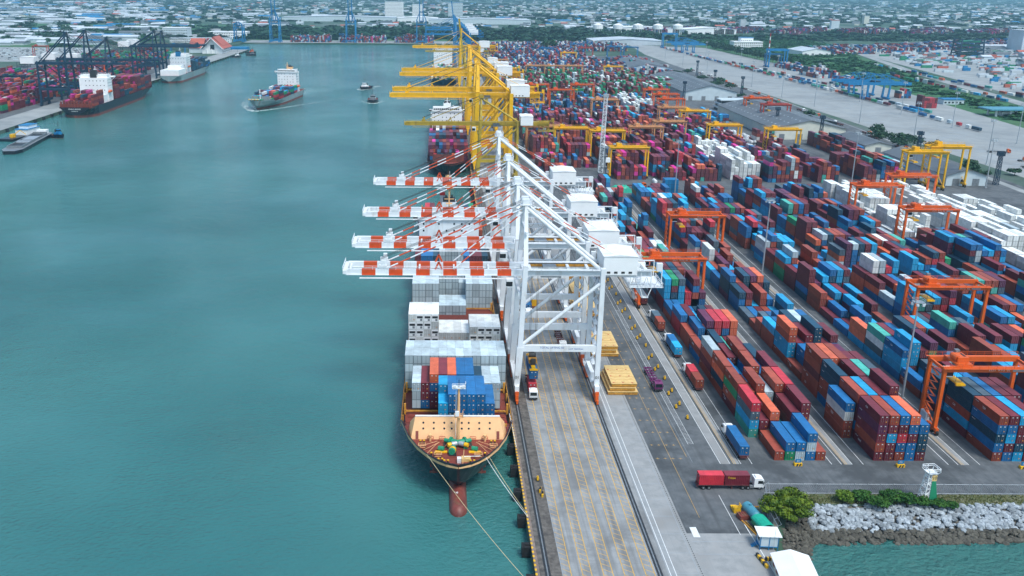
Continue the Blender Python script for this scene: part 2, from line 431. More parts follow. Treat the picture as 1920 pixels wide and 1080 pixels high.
# drain
y = 150
while y < 330: b.box(55.55, 55.72, y, y+.45, .006, .014, 3); y += .8
line(60.8, 186, 330, .08, 1); line(65.2, 215, 330, .08, 1)
y = 214
while y < 340:
    for x in (57.4, 59.4, 61.4, 63.4): b.box(x-.45, x+.45, y-.05, y+.05, .006, .012, 1); b.box(x-.05, x+.05, y-.4, y+.4, .0065, .0125, 1)
    y += 7.4
for x in (67.4, 68.9):
    line(x, 222, 400, .08, 0)
y = 222
while y < 330: b.face([(67.4, y, .011), (68.9, y+.4, .011), (68.9, y+.47, .011), (67.4, y+.07, .011)], 0); y += .75
for x in (66.0,): line(x, 212, 330, .06, 2)
for x0 in (73.1, 102.0, 132.3):
    for dx, mi, w in ((0, 0, .16), (2.5, 0, .14), (3.4, 1, .12), (3.95, 1, .12), (5.3, 0, .13), (8.2, 0, .13)):
        line(x0+dx, 211.3, 532, w, mi)
for x0 in (160.5, 189, 214, 245.5):
    for dx, mi, w in ((0, 0, .16), (2.2, 0, .14), (3.2, 1, .12), (5.2, 0, .13)): line(x0+dx, 230, 532, w, mi)
line(68.2, 179, 196, .12, 0); b.box(57.4, 58.9, 178, 182, .006, .010, 0)
for yy in (171.5, 176.2): b.box(56.6, 71.5, yy, yy+.1, .006, .012, 2)
b.face([(70.9, 165, .011), (71.1, 165, .011), (70.4, 188, .011), (70.2, 188, .011)], 0)
struct(b.build("painted_markings", [MKw, MKy, MKp, M['dark']]), "white and yellow painted lane lines on the quay and yard", "marking")
# pale strips in the lanes
for i, (x0, x1) in enumerate(((73.3, 75.5), (76.5, 78.0), (105.4, 107.2), (135.6, 137.6), (164, 165.5), (192, 194))):
    sheet("lane_strip", rect(x0, x1, 211.2, 532), .0056, G['pale'], "pale concrete runway strip for yard crane wheels, number %d from the quay" % (i+1), "pavement")
# west bank quay and yard, far quay
sheet("west_quay_apron", rect(-402, -371.2, 300, 1823.8), .006, G['lot'], "pale concrete apron of the western quay", "pavement")
sheet("west_yard", rect(-640, -402.01, 500, 1640), .005, G['asphalt'], "asphalt yard of the western terminal", "pavement")
sheet("far_quay", [(-430, 2055.2), (374, 2055.2), (374, 2150), (-430, 2150)], .006, G['lot'], "concrete far quay across the basin", "pavement")
sheet("rail_yard", [(385, 430), (500, 430), (520, 800), (556, 1100), (566, 1300), (556, 1500), (548, 1950), (420, 2040), (389, 1740), (380, 1200), (383, 860)], .006, G['rail'], "pale concrete rail freight yard", "pavement")
sheet("service_road", [(341, 300), (352, 300), (366, 700), (374.5, 900), (380, 1200), (389, 1740), (420, 2040), (409, 2040), (379, 1740), (374.2, 1500), (374.1, 900)], .02, G['lot'], "pale service road between yard and rail yard", "road")
sheet("green_field", [(500.2, 600), (570, 640), (618, 978), (640, 1180), (700, 1420), (800, 1850), (930, 2420), (640, 2520), (560, 2620), (560, 2160), (548.2, 1951), (556.2, 1500), (566.2, 1300), (556.2, 1100), (520.2, 800)], .008, G['grass'], "green scrub field east of the rail yard", "grass")
sheet("scrub_road", [(560, 700), (575, 700), (640, 1000), (716, 1400), (812, 1810), (800, 1815), (702, 1410), (625, 1010)], .03, G['lot'], "pale road along the green field", "road")
sheet("pale_freight_lots", [(640, 900), (1500, 900), (1900, 2000), (840, 2000)], .02, G['lot'], "pale freight lots beyond the green field", "pavement")
sheet("west_grass", [(-1250, 1900), (-760, 1850), (-700, 2300), (-640, 3000), (-1500, 3000)], .02, G['grass'], "green meadow behind the western terminal", "grass")
sheet("west_lots", [(-1500, 1500), (-640, 1500), (-640, 1845), (-1250, 1890), (-1600, 1900)], .02, G['lot'], "pale car lots behind the western terminal", "pavement")
sheet("west_road_lots", [(-700, 2320), (-430, 2160), (-430, 2700), (-640, 3000)], .02, G['lot'], "pale lots north of the red roofed hall", "pavement")
sheet("far_green_belt", [(-560, 2160), (0, 2152), (380, 2152), (540, 2160), (540, 2700), (-560, 2900)], .012, G['grass'], "green belt behind the far quay", "grass")
# quay face fenders
fb = MB(); fb.box(-1.5, 0, -1.0, 1.0, -2.9, -.3); fb.box(-1.9, -1.5, -1.2, 1.2, -2.7, -.4)
fb.box(-1.2, 0, -.3, .3, -.3, .0)
proto = None
for i in range(38):
    yy = 152+i*11.6
    if proto is None: f = proto = fb.build("quay_fender", M['rubber'])
    else: f = copy_tree(proto)
    f.location = (20.45, yy, 0)
    tag(f, "black rubber fender on the eastern quay face", "fender", "fenders along the eastern quay")
# west quay piles and fenders
proto = None
for i in range(60):
    yy = 690+i*19
    if proto is None:
        wb = MB(); wb.box(0, 1.2, -2.2, 2.2, -3.2, -.2); f = proto = wb.build("quay_fender", M['rubber'])
    else: f = copy_tree(proto)
    f.location = (-371, yy, 0)
    tag(f, "dark fender pile on the western quay face", "fender", "fenders along the western quay")
# ---------------------------------------------------------------- shipping containers
PAL = dict(
    maroon=(.12, .014, .024), brown=(.25, .045, .024), blue=(.003, .105, .27), azure=(.006, .26, .48), navy=(.004, .046, .085),
    orange=(.52, .105, .045), white=(.60, .62, .61), grey=(.36, .44, .48), teal=(.045, .30, .25), green=(.008, .20, .085),
    magenta=(.50, .018, .22), red=(.38, .022, .035), slate=(.05, .085, .115), plum=(.085, .014, .048))
WORD = dict(azure="sky-blue", slate="slate-grey", plum="plum-purple")
def cont_mat(attr):
    m = bpy.data.materials.new("container_paint" if not attr else "mixed_container_paint"); m.use_nodes = True
    N = m.node_tree.nodes; Lk = m.node_tree.links; b = N["Principled BSDF"]; b.inputs["Roughness"].default_value = .45; b.inputs["Specular IOR Level"].default_value = .22
    g = N.new("ShaderNodeNewGeometry")
    if attr: s = N.new("ShaderNodeVertexColor"); s.layer_name = "Col"; src = s.outputs[0]
    else: s = N.new("ShaderNodeObjectInfo"); src = s.outputs["Color"]
    n = N.new("ShaderNodeTexNoise"); n.inputs["Scale"].default_value = .45; n.inputs["Detail"].default_value = 6; n.inputs["Roughness"].default_value = .65
    Lk.new(g.outputs["Position"], n.inputs["Vector"])
    mr = N.new("ShaderNodeMapRange"); mr.inputs[1].default_value = .3; mr.inputs[2].default_value = .7; mr.inputs[3].default_value = .76; mr.inputs[4].default_value = 1.26
    Lk.new(n.outputs[0], mr.inputs[0])
    vm = N.new("ShaderNodeVectorMath"); vm.operation = 'SCALE'; Lk.new(src, vm.inputs[0]); Lk.new(mr.outputs[0], vm.inputs["Scale"])
    # roofs tinted lighter: skylight brightness put into the colour, along with chalky fade
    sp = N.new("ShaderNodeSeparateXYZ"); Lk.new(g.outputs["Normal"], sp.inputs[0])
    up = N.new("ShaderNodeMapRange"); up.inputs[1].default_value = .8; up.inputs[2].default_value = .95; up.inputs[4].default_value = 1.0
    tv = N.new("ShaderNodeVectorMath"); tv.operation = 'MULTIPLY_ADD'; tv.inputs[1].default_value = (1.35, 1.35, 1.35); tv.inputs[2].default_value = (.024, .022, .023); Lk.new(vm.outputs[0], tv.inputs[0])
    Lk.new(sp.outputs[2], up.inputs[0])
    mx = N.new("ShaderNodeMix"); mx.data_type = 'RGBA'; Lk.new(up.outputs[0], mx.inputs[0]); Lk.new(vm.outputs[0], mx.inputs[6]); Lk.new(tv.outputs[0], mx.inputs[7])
    n2 = N.new("ShaderNodeTexNoise"); n2.inputs["Scale"].default_value = .9; n2.inputs["Detail"].default_value = 8; n2.inputs["Roughness"].default_value = .7
    Lk.new(g.outputs["Position"], n2.inputs["Vector"])
    m2 = N.new("ShaderNodeMapRange"); m2.inputs[1].default_value = .59; m2.inputs[2].default_value = .70; m2.inputs[4].default_value = .5
    Lk.new(n2.outputs[0], m2.inputs[0])
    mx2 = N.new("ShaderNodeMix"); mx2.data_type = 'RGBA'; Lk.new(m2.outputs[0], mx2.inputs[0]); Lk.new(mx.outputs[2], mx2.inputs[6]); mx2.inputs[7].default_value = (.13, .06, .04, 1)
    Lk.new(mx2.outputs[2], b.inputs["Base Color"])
    if attr:
        # corrugation along y on the long sides and roofs
        wv = N.new("ShaderNodeTexWave"); wv.bands_direction = 'Y'; wv.inputs["Scale"].default_value = 1.1
        Lk.new(g.outputs["Position"], wv.inputs["Vector"])
        bp = N.new("ShaderNodeBump"); bp.inputs["Strength"].default_value = .35; bp.inputs["Distance"].default_value = .04
        Lk.new(wv.outputs[0], bp.inputs["Height"]); Lk.new(bp.outputs[0], b.inputs["Normal"])
    return m
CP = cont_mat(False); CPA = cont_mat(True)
def end_mat():
    """door ends of the far stacks: locking bars, seam and small placards laid out on each door's own UVs"""
    m = bpy.data.materials.new("container_door_ends"); m.use_nodes = True
    N = m.node_tree.nodes; Lk = m.node_tree.links; b = N["Principled BSDF"]; b.inputs["Roughness"].default_value = .5; b.inputs["Specular IOR Level"].default_value = .25
    vc = N.new("ShaderNodeVertexColor"); vc.layer_name = "Col"
    uv = N.new("ShaderNodeUVMap"); sp = N.new("ShaderNodeSeparateXYZ"); Lk.new(uv.outputs[0], sp.inputs[0])
    fr = N.new("ShaderNodeMath"); fr.operation = 'MULTIPLY'; fr.inputs[1].default_value = 4; Lk.new(sp.outputs[0], fr.inputs[0])
    f2 = N.new("ShaderNodeMath"); f2.operation = 'FRACT'; Lk.new(fr.outputs[0], f2.inputs[0])
    f3 = N.new("ShaderNodeMath"); f3.operation = 'COMPARE'; f3.inputs[1].default_value = .5; f3.inputs[2].default_value = .09; Lk.new(f2.outputs[0], f3.inputs[0])
    mx = N.new("ShaderNodeMix"); mx.data_type = 'RGBA'
    k = N.new("ShaderNodeMath"); k.operation = 'MULTIPLY'; k.inputs[1].default_value = .35; Lk.new(f3.outputs[0], k.inputs[0])
    Lk.new(k.outputs[0], mx.inputs[0]); Lk.new(vc.outputs[0], mx.inputs[6]); mx.inputs[7].default_value = (.35, .36, .38, 1)
    g = N.new("ShaderNodeNewGeometry"); n = N.new("ShaderNodeTexVoronoi"); n.inputs["Scale"].default_value = 2.3
    Lk.new(g.outputs["Position"], n.inputs["Vector"])
    c = N.new("ShaderNodeMath"); c.operation = 'LESS_THAN'; c.inputs[1].default_value = .13; Lk.new(n.outputs["Distance"], c.inputs[0])
    mx2 = N.new("ShaderNodeMix"); mx2.data_type = 'RGBA'; Lk.new(c.outputs[0], mx2.inputs[0]); Lk.new(mx.outputs[2], mx2.inputs[6]); mx2.inputs[7].default_value = (.55, .45, .35, 1)
    # dark frame edge
    def edge(o, a):
        q = N.new("ShaderNodeMath"); q.operation = 'COMPARE'; q.inputs[1].default_value = .5; q.inputs[2].default_value = a; Lk.new(o, q.inputs[0]); return q
    e1 = edge(sp.outputs[0], .455); e2 = edge(sp.outputs[1], .46); mu = N.new("ShaderNodeMath"); mu.operation = 'MULTIPLY'
    Lk.new(e1.outputs[0], mu.inputs[0]); Lk.new(e2.outputs[0], mu.inputs[1])
    seam = N.new("ShaderNodeMath"); seam.operation = 'COMPARE'; seam.inputs[1].default_value = .5; seam.inputs[2].default_value = .02; Lk.new(sp.outputs[0], seam.inputs[0])
    sb = N.new("ShaderNodeMath"); sb.operation = 'SUBTRACT'; sb.use_clamp = True; Lk.new(mu.outputs[0], sb.inputs[0]); Lk.new(seam.outputs[0], sb.inputs[1])
    mx3 = N.new("ShaderNodeMix"); mx3.data_type = 'RGBA'; Lk.new(sb.outputs[0], mx3.inputs[0]); Lk.new(mx2.outputs[2], mx3.inputs[7])
    vs = N.new("ShaderNodeVectorMath"); vs.operation = 'SCALE'; vs.inputs["Scale"].default_value = .4; Lk.new(vc.outputs[0], vs.inputs[0])
    Lk.new(vs.outputs[0], mx3.inputs[6]); Lk.new(mx3.outputs[2], b.inputs["Base Color"])
    return m
CE = end_mat()
CW, CH = 2.44, 2.59

def cont_body(L, h=CH):
    """frame, recessed corrugated walls, roof; origin at front bottom left corner"""
    b = MB(); fw = .10
    for x in (0, CW-fw):
        for y in (0, L-fw): b.box(x, x+fw, y, y+fw, 0, h)
        b.box(x, x+fw, fw, L-fw, 0, .14); b.box(x, x+fw, fw, L-fw, h-.08, h)
    for y in (0, L-fw): b.box(fw, CW-fw, y, y+fw, h-.10, h); b.box(fw, CW-fw, y, y+fw, 0, .14)
    p = .42; n = int((L-2*fw)/p); p = (L-2*fw)/n
    for side in (0, 1):
        xo = .022 if side == 0 else CW-.022; xi = .058 if side == 0 else CW-.058
        for i in range(n):
            y = fw+i*p; q = [(xo, y), (xo, y+p*.35), (xi, y+p*.5), (xi, y+p*.85), (xo, y+p)]
            for a, c in zip(q[:-1], q[1:]):
                P = [(a[0], a[1], .14), (c[0], c[1], .14), (c[0], c[1], h-.08), (a[0], a[1], h-.08)]
                b.face(P[::-1] if side == 0 else P)
    # roof panel, slightly below the frame, shallow ribs
    zr = h-.02; n2 = int(L/1.1)
    b.face([(fw, fw, zr), (CW-fw, fw, zr), (CW-fw, L-fw, zr), (fw, L-fw, zr)])
    for i in range(1, n2):
        y = L*i/n2; b.box(fw+.1, CW-fw-.1, y-.1, y+.1, zr, zr+.015)
    b.face([(fw, L-.04, .1), (CW-fw, L-.04, .1), (CW-fw, L-.04, h-.1), (fw, L-.04, h-.1)][::-1])
    b.face([(fw, fw, .10), (CW-fw, fw, .10), (CW-fw, fw, h-.10), (fw, fw, h-.10)])
    b.face([(0, 0, .05), (0, L, .05), (CW, L, .05), (CW, 0, .05)])
    return b
def cont_door(side, h=CH):
    b = MB(); x0 = .12 if side == 0 else CW/2+.015; x1 = CW/2-.015 if side == 0 else CW-.12
    b.box(x0, x1, .035, .095, .15, h-.12, 0)
    w = x1-x0
    for k in (.27, .75):
        x = x0+w*k; b.box(x-.025, x+.025, -.01, .03, .16, h-.13, 1)
        b.box(x-.05, x+.16, -.02, .02, .95, 1.02, 1)
    for z in (.5, 1.2, 1.9): b.box(x0+.04, x1-.04, .02, .034, z-.03, z+.03, 0)
    b.box(x0+w*.35, x0+w*.65, .018, .033, h-.62, h-.38, 2)
    if side == 1: b.box(x0+w*.35, x0+w*.62, .018, .033, .62, .86, 3)
    return b
_cm = {}
def proto_mesh(key, fn, mats):
    if key not in _cm:
        o = fn().build(key, mats); _cm[key] = o.data; bpy.data.objects.remove(o)
    return _cm[key]
PLAC = mat("placard_white", (.6, .6, .6), .6, var=.2, scale=2); PLAO = mat("placard_orange", (.75, .30, .02), .6, var=.3, scale=2)
BAR = mat("lock_bar_steel", (.16, .15, .16), .5, .2, var=.3, scale=2)
def reefer_unit(h=CH):
    b = MB(); b.box(.12, CW-.12, .02, .08, .12, h-.1, 0); b.box(.3, CW-.3, -.02, .02, 1.2, 1.95, 1); b.box(.45, 1.1, -.03, .02, .35, .9, 0); b.box(1.3, 2.0, -.03, .02, .3, 1.0, 2)
    b.tube((.85, -.03, 1.55), (.85, .0, 1.55), .28, 8, 1)
    return b
def container(x, y, z, L, colname, label, group, rz=0, h=CH, doors=True, reefer=False, parent_mark=None):
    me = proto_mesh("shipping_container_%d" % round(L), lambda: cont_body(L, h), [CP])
    o = bpy.data.objects.new("shipping_container", me); col.objects.link(o)
    o.location = (x, y, z); o.rotation_euler = (0, 0, rz)
    j = random.uniform(.82, 1.2); c = PAL[colname]
    o.color = (c[0]*j, c[1]*j, c[2]*j, 1)
    tag(o, label, "container", group)
    if reefer:
        d = bpy.data.objects.new("cooling_unit", proto_mesh("cooling_unit", reefer_unit, [M['white2'], M['dark'], M['steel']])); col.objects.link(d); d.parent = o
    elif doors:
        for s in (0, 1):
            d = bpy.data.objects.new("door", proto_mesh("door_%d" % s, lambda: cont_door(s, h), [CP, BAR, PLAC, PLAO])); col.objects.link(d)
            d.parent = o; d.color = o.color
    return o
def side_text(o, s, L, m, size=.9, h=CH, z=None, yc=None, xside=0):
    """lettering on the -x long side of a container"""
    t = text_part(s, size, m, o, (-.01 if not xside else CW+.01, yc if yc is not None else L*.5, z or h*.55), (math.pi/2, 0, -math.pi/2 if not xside else math.pi/2), .005, "lettering")
    return t

ALL = []      # (x, y, z, L, colour, zone-label info)
def stack(x, y, L, cols, info, h=CH, **k):
    for t, c in enumerate(cols): ALL.append(dict(x=x, y=y, z=t*(h+.01)+k.get('z0', 0), L=L, c=c, t=t, n=len(cols), info=info, reefer=k.get('reefer', False)))
def pick(w):
    ks = list(w); return random.choices(ks, [w[k] for k in ks])[0]
W1 = dict(maroon=24, brown=18, blue=21, azure=13, navy=13, slate=4, orange=4, grey=3, teal=3, red=3, white=2, green=1, plum=5)
W2 = dict(maroon=40, brown=17, plum=10, magenta=6, navy=9, blue=6, azure=3, orange=4, red=4, grey=2, teal=2, white=2)
W3a = dict(blue=24, azure=9, navy=14, maroon=26, brown=10, white=8, grey=4, teal=4, red=3)
W3b = dict(green=34, maroon=34, brown=10, white=9, grey=5, red=3, blue=3)
W4 = dict(maroon=25, blue=22, navy=14, white=12, red=9, brown=10, grey=8, teal=2)
WW = dict(white=20, grey=1)
WL = dict(maroon=42, brown=15, magenta=13, navy=14, red=6, green=5, orange=3, blue=4, plum=8, white=2)
ORD = ["first", "second", "third", "fourth", "fifth", "sixth", "seventh", "eighth", "ninth", "tenth", "eleventh", "twelfth", "thirteenth", "fourteenth", "fifteenth", "sixteenth", "seventeenth", "eighteenth", "nineteenth", "twentieth", "twenty-first", "twenty-second", "twenty-third", "twenty-fourth", "twenty-fifth", "twenty-sixth"]
m_, r_, b_, a_, n_, o_, w_, g_, t_, e_, s_, p_ = 'maroon', 'brown', 'blue', 'azure', 'navy', 'orange', 'white', 'grey', 'teal', 'green', 'slate', 'plum'
FIX = {
    (0, 0): [None, [r_], [e_, b_], [g_, b_], [b_, g_, b_], [r_]],
    (0, 1): [[t_, a_, s_, 'red'], [m_, m_], [m_, m_, o_], [t_], [m_, m_, m_], [m_, r_, m_, m_]],
    (0, 2): [[m_, r_, e_, r_], [m_, m_, r_], [r_, m_, m_, r_], [n_, t_, g_], [m_, m_, m_, r_], [m_, m_, 'red', 'red']],
    (0, 3): [[r_, n_, o_, r_], [b_, b_, b_], [a_, a_], [n_, n_, b_, r_], [b_, m_, b_], [m_, r_, b_, m_]],
    (0, 4): [[r_, m_, r_, g_], [r_, r_], [m_, m_, m_], [m_, m_, m_, r_], [n_, n_, m_], [m_, n_, n_]],
    (1, 0): [[m_, r_, m_, p_, m_], [m_, m_, a_, m_, r_], [r_, b_, 'red', m_, b_], [b_, b_, m_, b_, o_], [m_, n_, n_, b_], None],
    (1, 1): [[m_, b_, m_, m_, r_], [m_, m_, m_, b_, a_], [m_, m_, b_, m_, m_], [m_, n_, m_, m_, m_, m_], [m_, n_, b_, a_], None],
    (1, 2): [[b_, r_, r_, n_, n_], [m_, r_, m_, m_], [m_, b_, m_, r_, m_], [m_, m_, m_, n_, t_], [b_, m_, n_, n_, s_], [m_, m_, m_]],
    (1, 3): [[r_, r_, m_, r_, r_], [m_, n_, r_, m_, o_], [n_, m_, m_, r_, r_], [m_, m_, m_, b_], [m_, r_, m_, m_], [r_, m_, r_, m_]],
    (2, 0): [[r_, b_, n_, b_, r_], [b_, m_, a_, b_, m_], [a_, n_, m_, m_, a_], [m_, n_, a_, m_, m_], [m_, m_, b_, m_], [m_, b_, n_]],
    (2, 1): [[m_, a_, r_, n_, n_], [n_, m_, b_, n_, s_], [m_, b_, n_, b_, b_], [m_, m_, m_, r_, m_], [m_, m_, m_, m_, m_], [n_, b_, m_]],
    (2, 2): [[m_, b_, n_, n_], [b_, m_, b_, m_], [n_, n_, m_, a_], [m_, g_, m_, b_], [b_, b_, m_], [m_, r_]],
}
BX1 = [85.0, 113.6, 144.5, 172.5, 197.8, 226.0, 257.5]
BNAME = ["quayside", "second", "third", "fourth", "fifth", "sixth", "seventh"]
rr = random.Random(11)
for bi, bx in enumerate(BX1):
    y = 213.3; row = 0
    while y < 520:
        twenty = rr.random() < .18 and row > 4
        base = rr.choice([2, 3, 3, 4, 4, 5])
        for c in range(6 if bi < 5 else 7):
            x = bx+c*2.7
            if (bi, row) in FIX:
                cs = FIX[(bi, row)][c] if c < len(FIX[(bi, row)]) else None
            else:
                n = max(1, min(5, base+rr.choice([-2, -1, 0, 0, 0, 1])))
                if rr.random() < .03: n = 0
                random.seed(bi*1000+row*10+c)
                W = W1
                if bi == 5 and y > 430: W = WW; n = min(n, 4)
                if bi == 6 and y > 395: W = WW; n = rr.choice([3, 4, 4])
                if bi == 6 and 350 < y <= 395: W = WW; n = 0 if rr.random() < .4 else 2
                cs = [pick(W) for _ in range(n)]
                # runs of one owner's boxes in a stack
                for t in range(1, len(cs)):
                    if random.random() < .38: cs[t] = cs[t-1]
            if cs:
                if bi == 0 and row > 13 and rr.random() < .35: cs = cs[:2]
                if twenty:
                    stack(x, y, 6.06, cs, (bi, c, row, 0)); stack(x, y+6.14, 6.06, cs[:max(1, len(cs)-rr.choice([0, 0, 1]))], (bi, c, row, 1))
                else: stack(x, y, 12.19, cs, (bi, c, row, 0))
        y += 12.75; row += 1
stack(110.6, 226.0, 12.19, [r_, r_, w_, b_], (1, -1, 1, 0))
for c in range(6):   # extra reefers east of the seventh block
    for k in range(7): stack(282+c*2.7, 405+k*12.8, 12.19, [w_]*rr.choice([2, 3, 3, 4]), (7, c, k, 0))
for c in range(6): stack(309+c*2.7, 430, 12.19, [rr.choice([g_, w_, 'red', m_]) for _ in range(rr.choice([2, 3]))], (8, c, 0, 0))

def fill(bx, nc, y0, y1, W, hs, seed, zone, jag=1, p20=.35, pitch=2.72):
    r = random.Random(seed); random.seed(seed); y = y0; row = 0
    while y+12.2 < y1:
        tw = r.random() < p20; base = r.choice(hs)
        for c in range(nc):
            n = max(0, base+r.choice([-1, 0, 0, 0, 1])*jag)
            if r.random() < .04: n = 0
            cs = [pick(W) for _ in range(n)]
            for t in range(1, len(cs)):
                if random.random() < .35: cs[t] = cs[t-1]
            x = bx+c*pitch
            if tw:
                stack(x, y, 6.06, cs, None); stack(x, y+6.14, 6.06, [pick(W) for _ in cs][:max(0, n-r.choice([0, 1]))], None)
            else: stack(x, y, 12.19, cs, None)
        y += 12.9 if r.random() > .08 else 17; row += 1
WM = dict(W2)
sec2 = [(66.5, 7, 598), (91.5, 6, 620), (113.8, 7, 580), (139, 7, 578), (161, 7, 576), (187, 7, 581), (208.5, 8, 573), (240, 5, 573), (270, 10, 575)]
for i, (x, n, y0) in enumerate(sec2):
    W = W2; y1 = 868
    if i == 5: fill(x, n, y0, 690, WW, [3, 4, 4, 5], 100+i, 2); y0 = 700
    if i == 6: y1 = 790
    if i == 7: y1 = 720
    if i == 8: y1 = 632
    if i in (0, 1): fill(x, n, y0, 640, W2, [2, 3, 4], 140+i, 2); y0 = 652
    fill(x, n, y0, y1, W, [3, 4, 4, 5, 5, 3], 110+i, 2)
fill(292, 4, 650, 740, W2, [3, 4], 171, 2)
for i, x in enumerate((64, 89, 113.5, 141, 167, 192, 209)):
    fill(x, 7 if i < 6 else 5, 905, 1010, W3a, [1, 2, 3, 4], 200+i, 3)
    fill(x, 7, 1032, 1290, W3b if i > 0 else W4, [3, 4, 5], 220+i, 3)
fill(185, 8, 885, 990, WW, [3, 4, 4], 260, 3)
fill(235, 6, 800, 862, dict(blue=5, navy=4, maroon=3, azure=2), [3, 4], 262, 3)
fill(236, 8, 1040, 1290, W3b, [4, 5], 263, 3)
fill(262, 12, 1100, 1180, W3b, [5, 5, 4], 264, 3, jag=0)
for i, x in enumerate((70, 96, 122, 150, 176, 202, 228, 256, 284, 310)):
    fill(x, 7, 1310, 1500 if i < 8 else 1460, W4, [2, 3, 4, 5], 300+i, 4)
    if i < 7: fill(x, 7, 1520, 1800, W4, [3, 4, 5], 320+i, 4)
fill(300, 12, 1480, 1600, W4, [2, 3], 350, 4)
for i in range(14): fill(60+i*22, 6, 1830, 1990, W4, [2, 3, 4], 360+i, 4)
# rail yard trains and stacks
def row_line(x0, y0, x1, y1, n, W, hs, seed):
    r = random.Random(seed); random.seed(seed)
    for i in range(n):
        if r.random() < .12: continue
        t = i/n; stack(x0+(x1-x0)*t, y0+(y1-y0)*t, 12.19 if r.random() < .7 else 6.06, [pick(W) for _ in range(r.choice(hs))], None, z0=.9)
WT = dict(maroon=20, blue=14, azure=10, navy=12, green=8, teal=6, white=8, hatch=0, orange=6, grey=6, red=6)
WT.pop('hatch')
row_line(455, 1940, 474, 905, 74, WT, [1], 400); row_line(462, 1700, 486, 900, 56, WT, [1], 401); row_line(470, 1500, 500, 1100, 26, WT, [1, 1, 2], 402)
row_line(468, 890, 468, 780, 7, WT, [1], 403)
fill(512, 9, 1180, 1230, W4, [3, 4], 410, 5); fill(520, 12, 1290, 1360, W4, [2, 3, 4], 411, 5); fill(530, 8, 1400, 1500, W4, [2, 3], 412, 5); fill(520, 5, 1050, 1075, W4, [3], 413, 5)
fill(500, 6, 960, 985, dict(maroon=1, red=1), [4], 414, 5)
# container depots beyond the green field
for i in range(16): fill(700+i*46, 14, 1750+i*22, 1860+i*25, W4, [2, 3, 4], 430+i, 6, p20=0)
for i in range(26): fill(560+i*60, 20, 2560+(i % 3)*60, 2600+(i % 3)*60+40, dict(maroon=30, plum=10, blue=8, navy=8, white=6, magenta=4), [4, 5], 460+i, 6, p20=0)
for i in range(10): fill(860+i*40, 10, 1250+i*10, 1330+i*10, dict(orange=4, white=10, maroon=4, grey=5), [3, 4, 5], 490+i, 6, p20=0)
row_line(640, 1330, 620, 1000, 22, WT, [1, 2], 495); row_line(700, 1500, 660, 1020, 26, WT, [1, 1, 2], 496)
# west terminal
for i, x in enumerate((-436, -462, -488, -514, -540, -566)):
    fill(x, 7, 880, 1000, WL, [3, 4, 5], 500+i, 7); fill(x, 7, 1020, 1240, WL, [3, 4, 5], 520+i, 7)
    fill(x, 7, 740 if i > 1 else 830, 868, WL, [3, 4, 5], 560+i, 7)
    if i < 5: fill(x-6, 7, 1262, 1420, WL, [3, 4], 540+i, 7)
for i in range(5): fill(-590+i*28, 8, 1440, 1610, dict(green=30, maroon=20, red=10, blue=12, orange=4), [3, 4], 570+i, 7)
fill(-560, 6, 1740, 1800, dict(maroon=4, red=3), [3, 4], 590, 7); fill(-500, 10, 1900, 1990, dict(maroon=4, red=3, blue=2), [3, 4], 591, 7)
# far quay
for i in range(18):
    if i in (5, 12): continue
    W = dict(maroon=10, red=3, blue=6, navy=4, grey=6, magenta=1, brown=5)
    fill(-330+i*17.6, 6, 2078, 2118, W, [4, 5, 5, 6], 600+i, 8, p20=0)
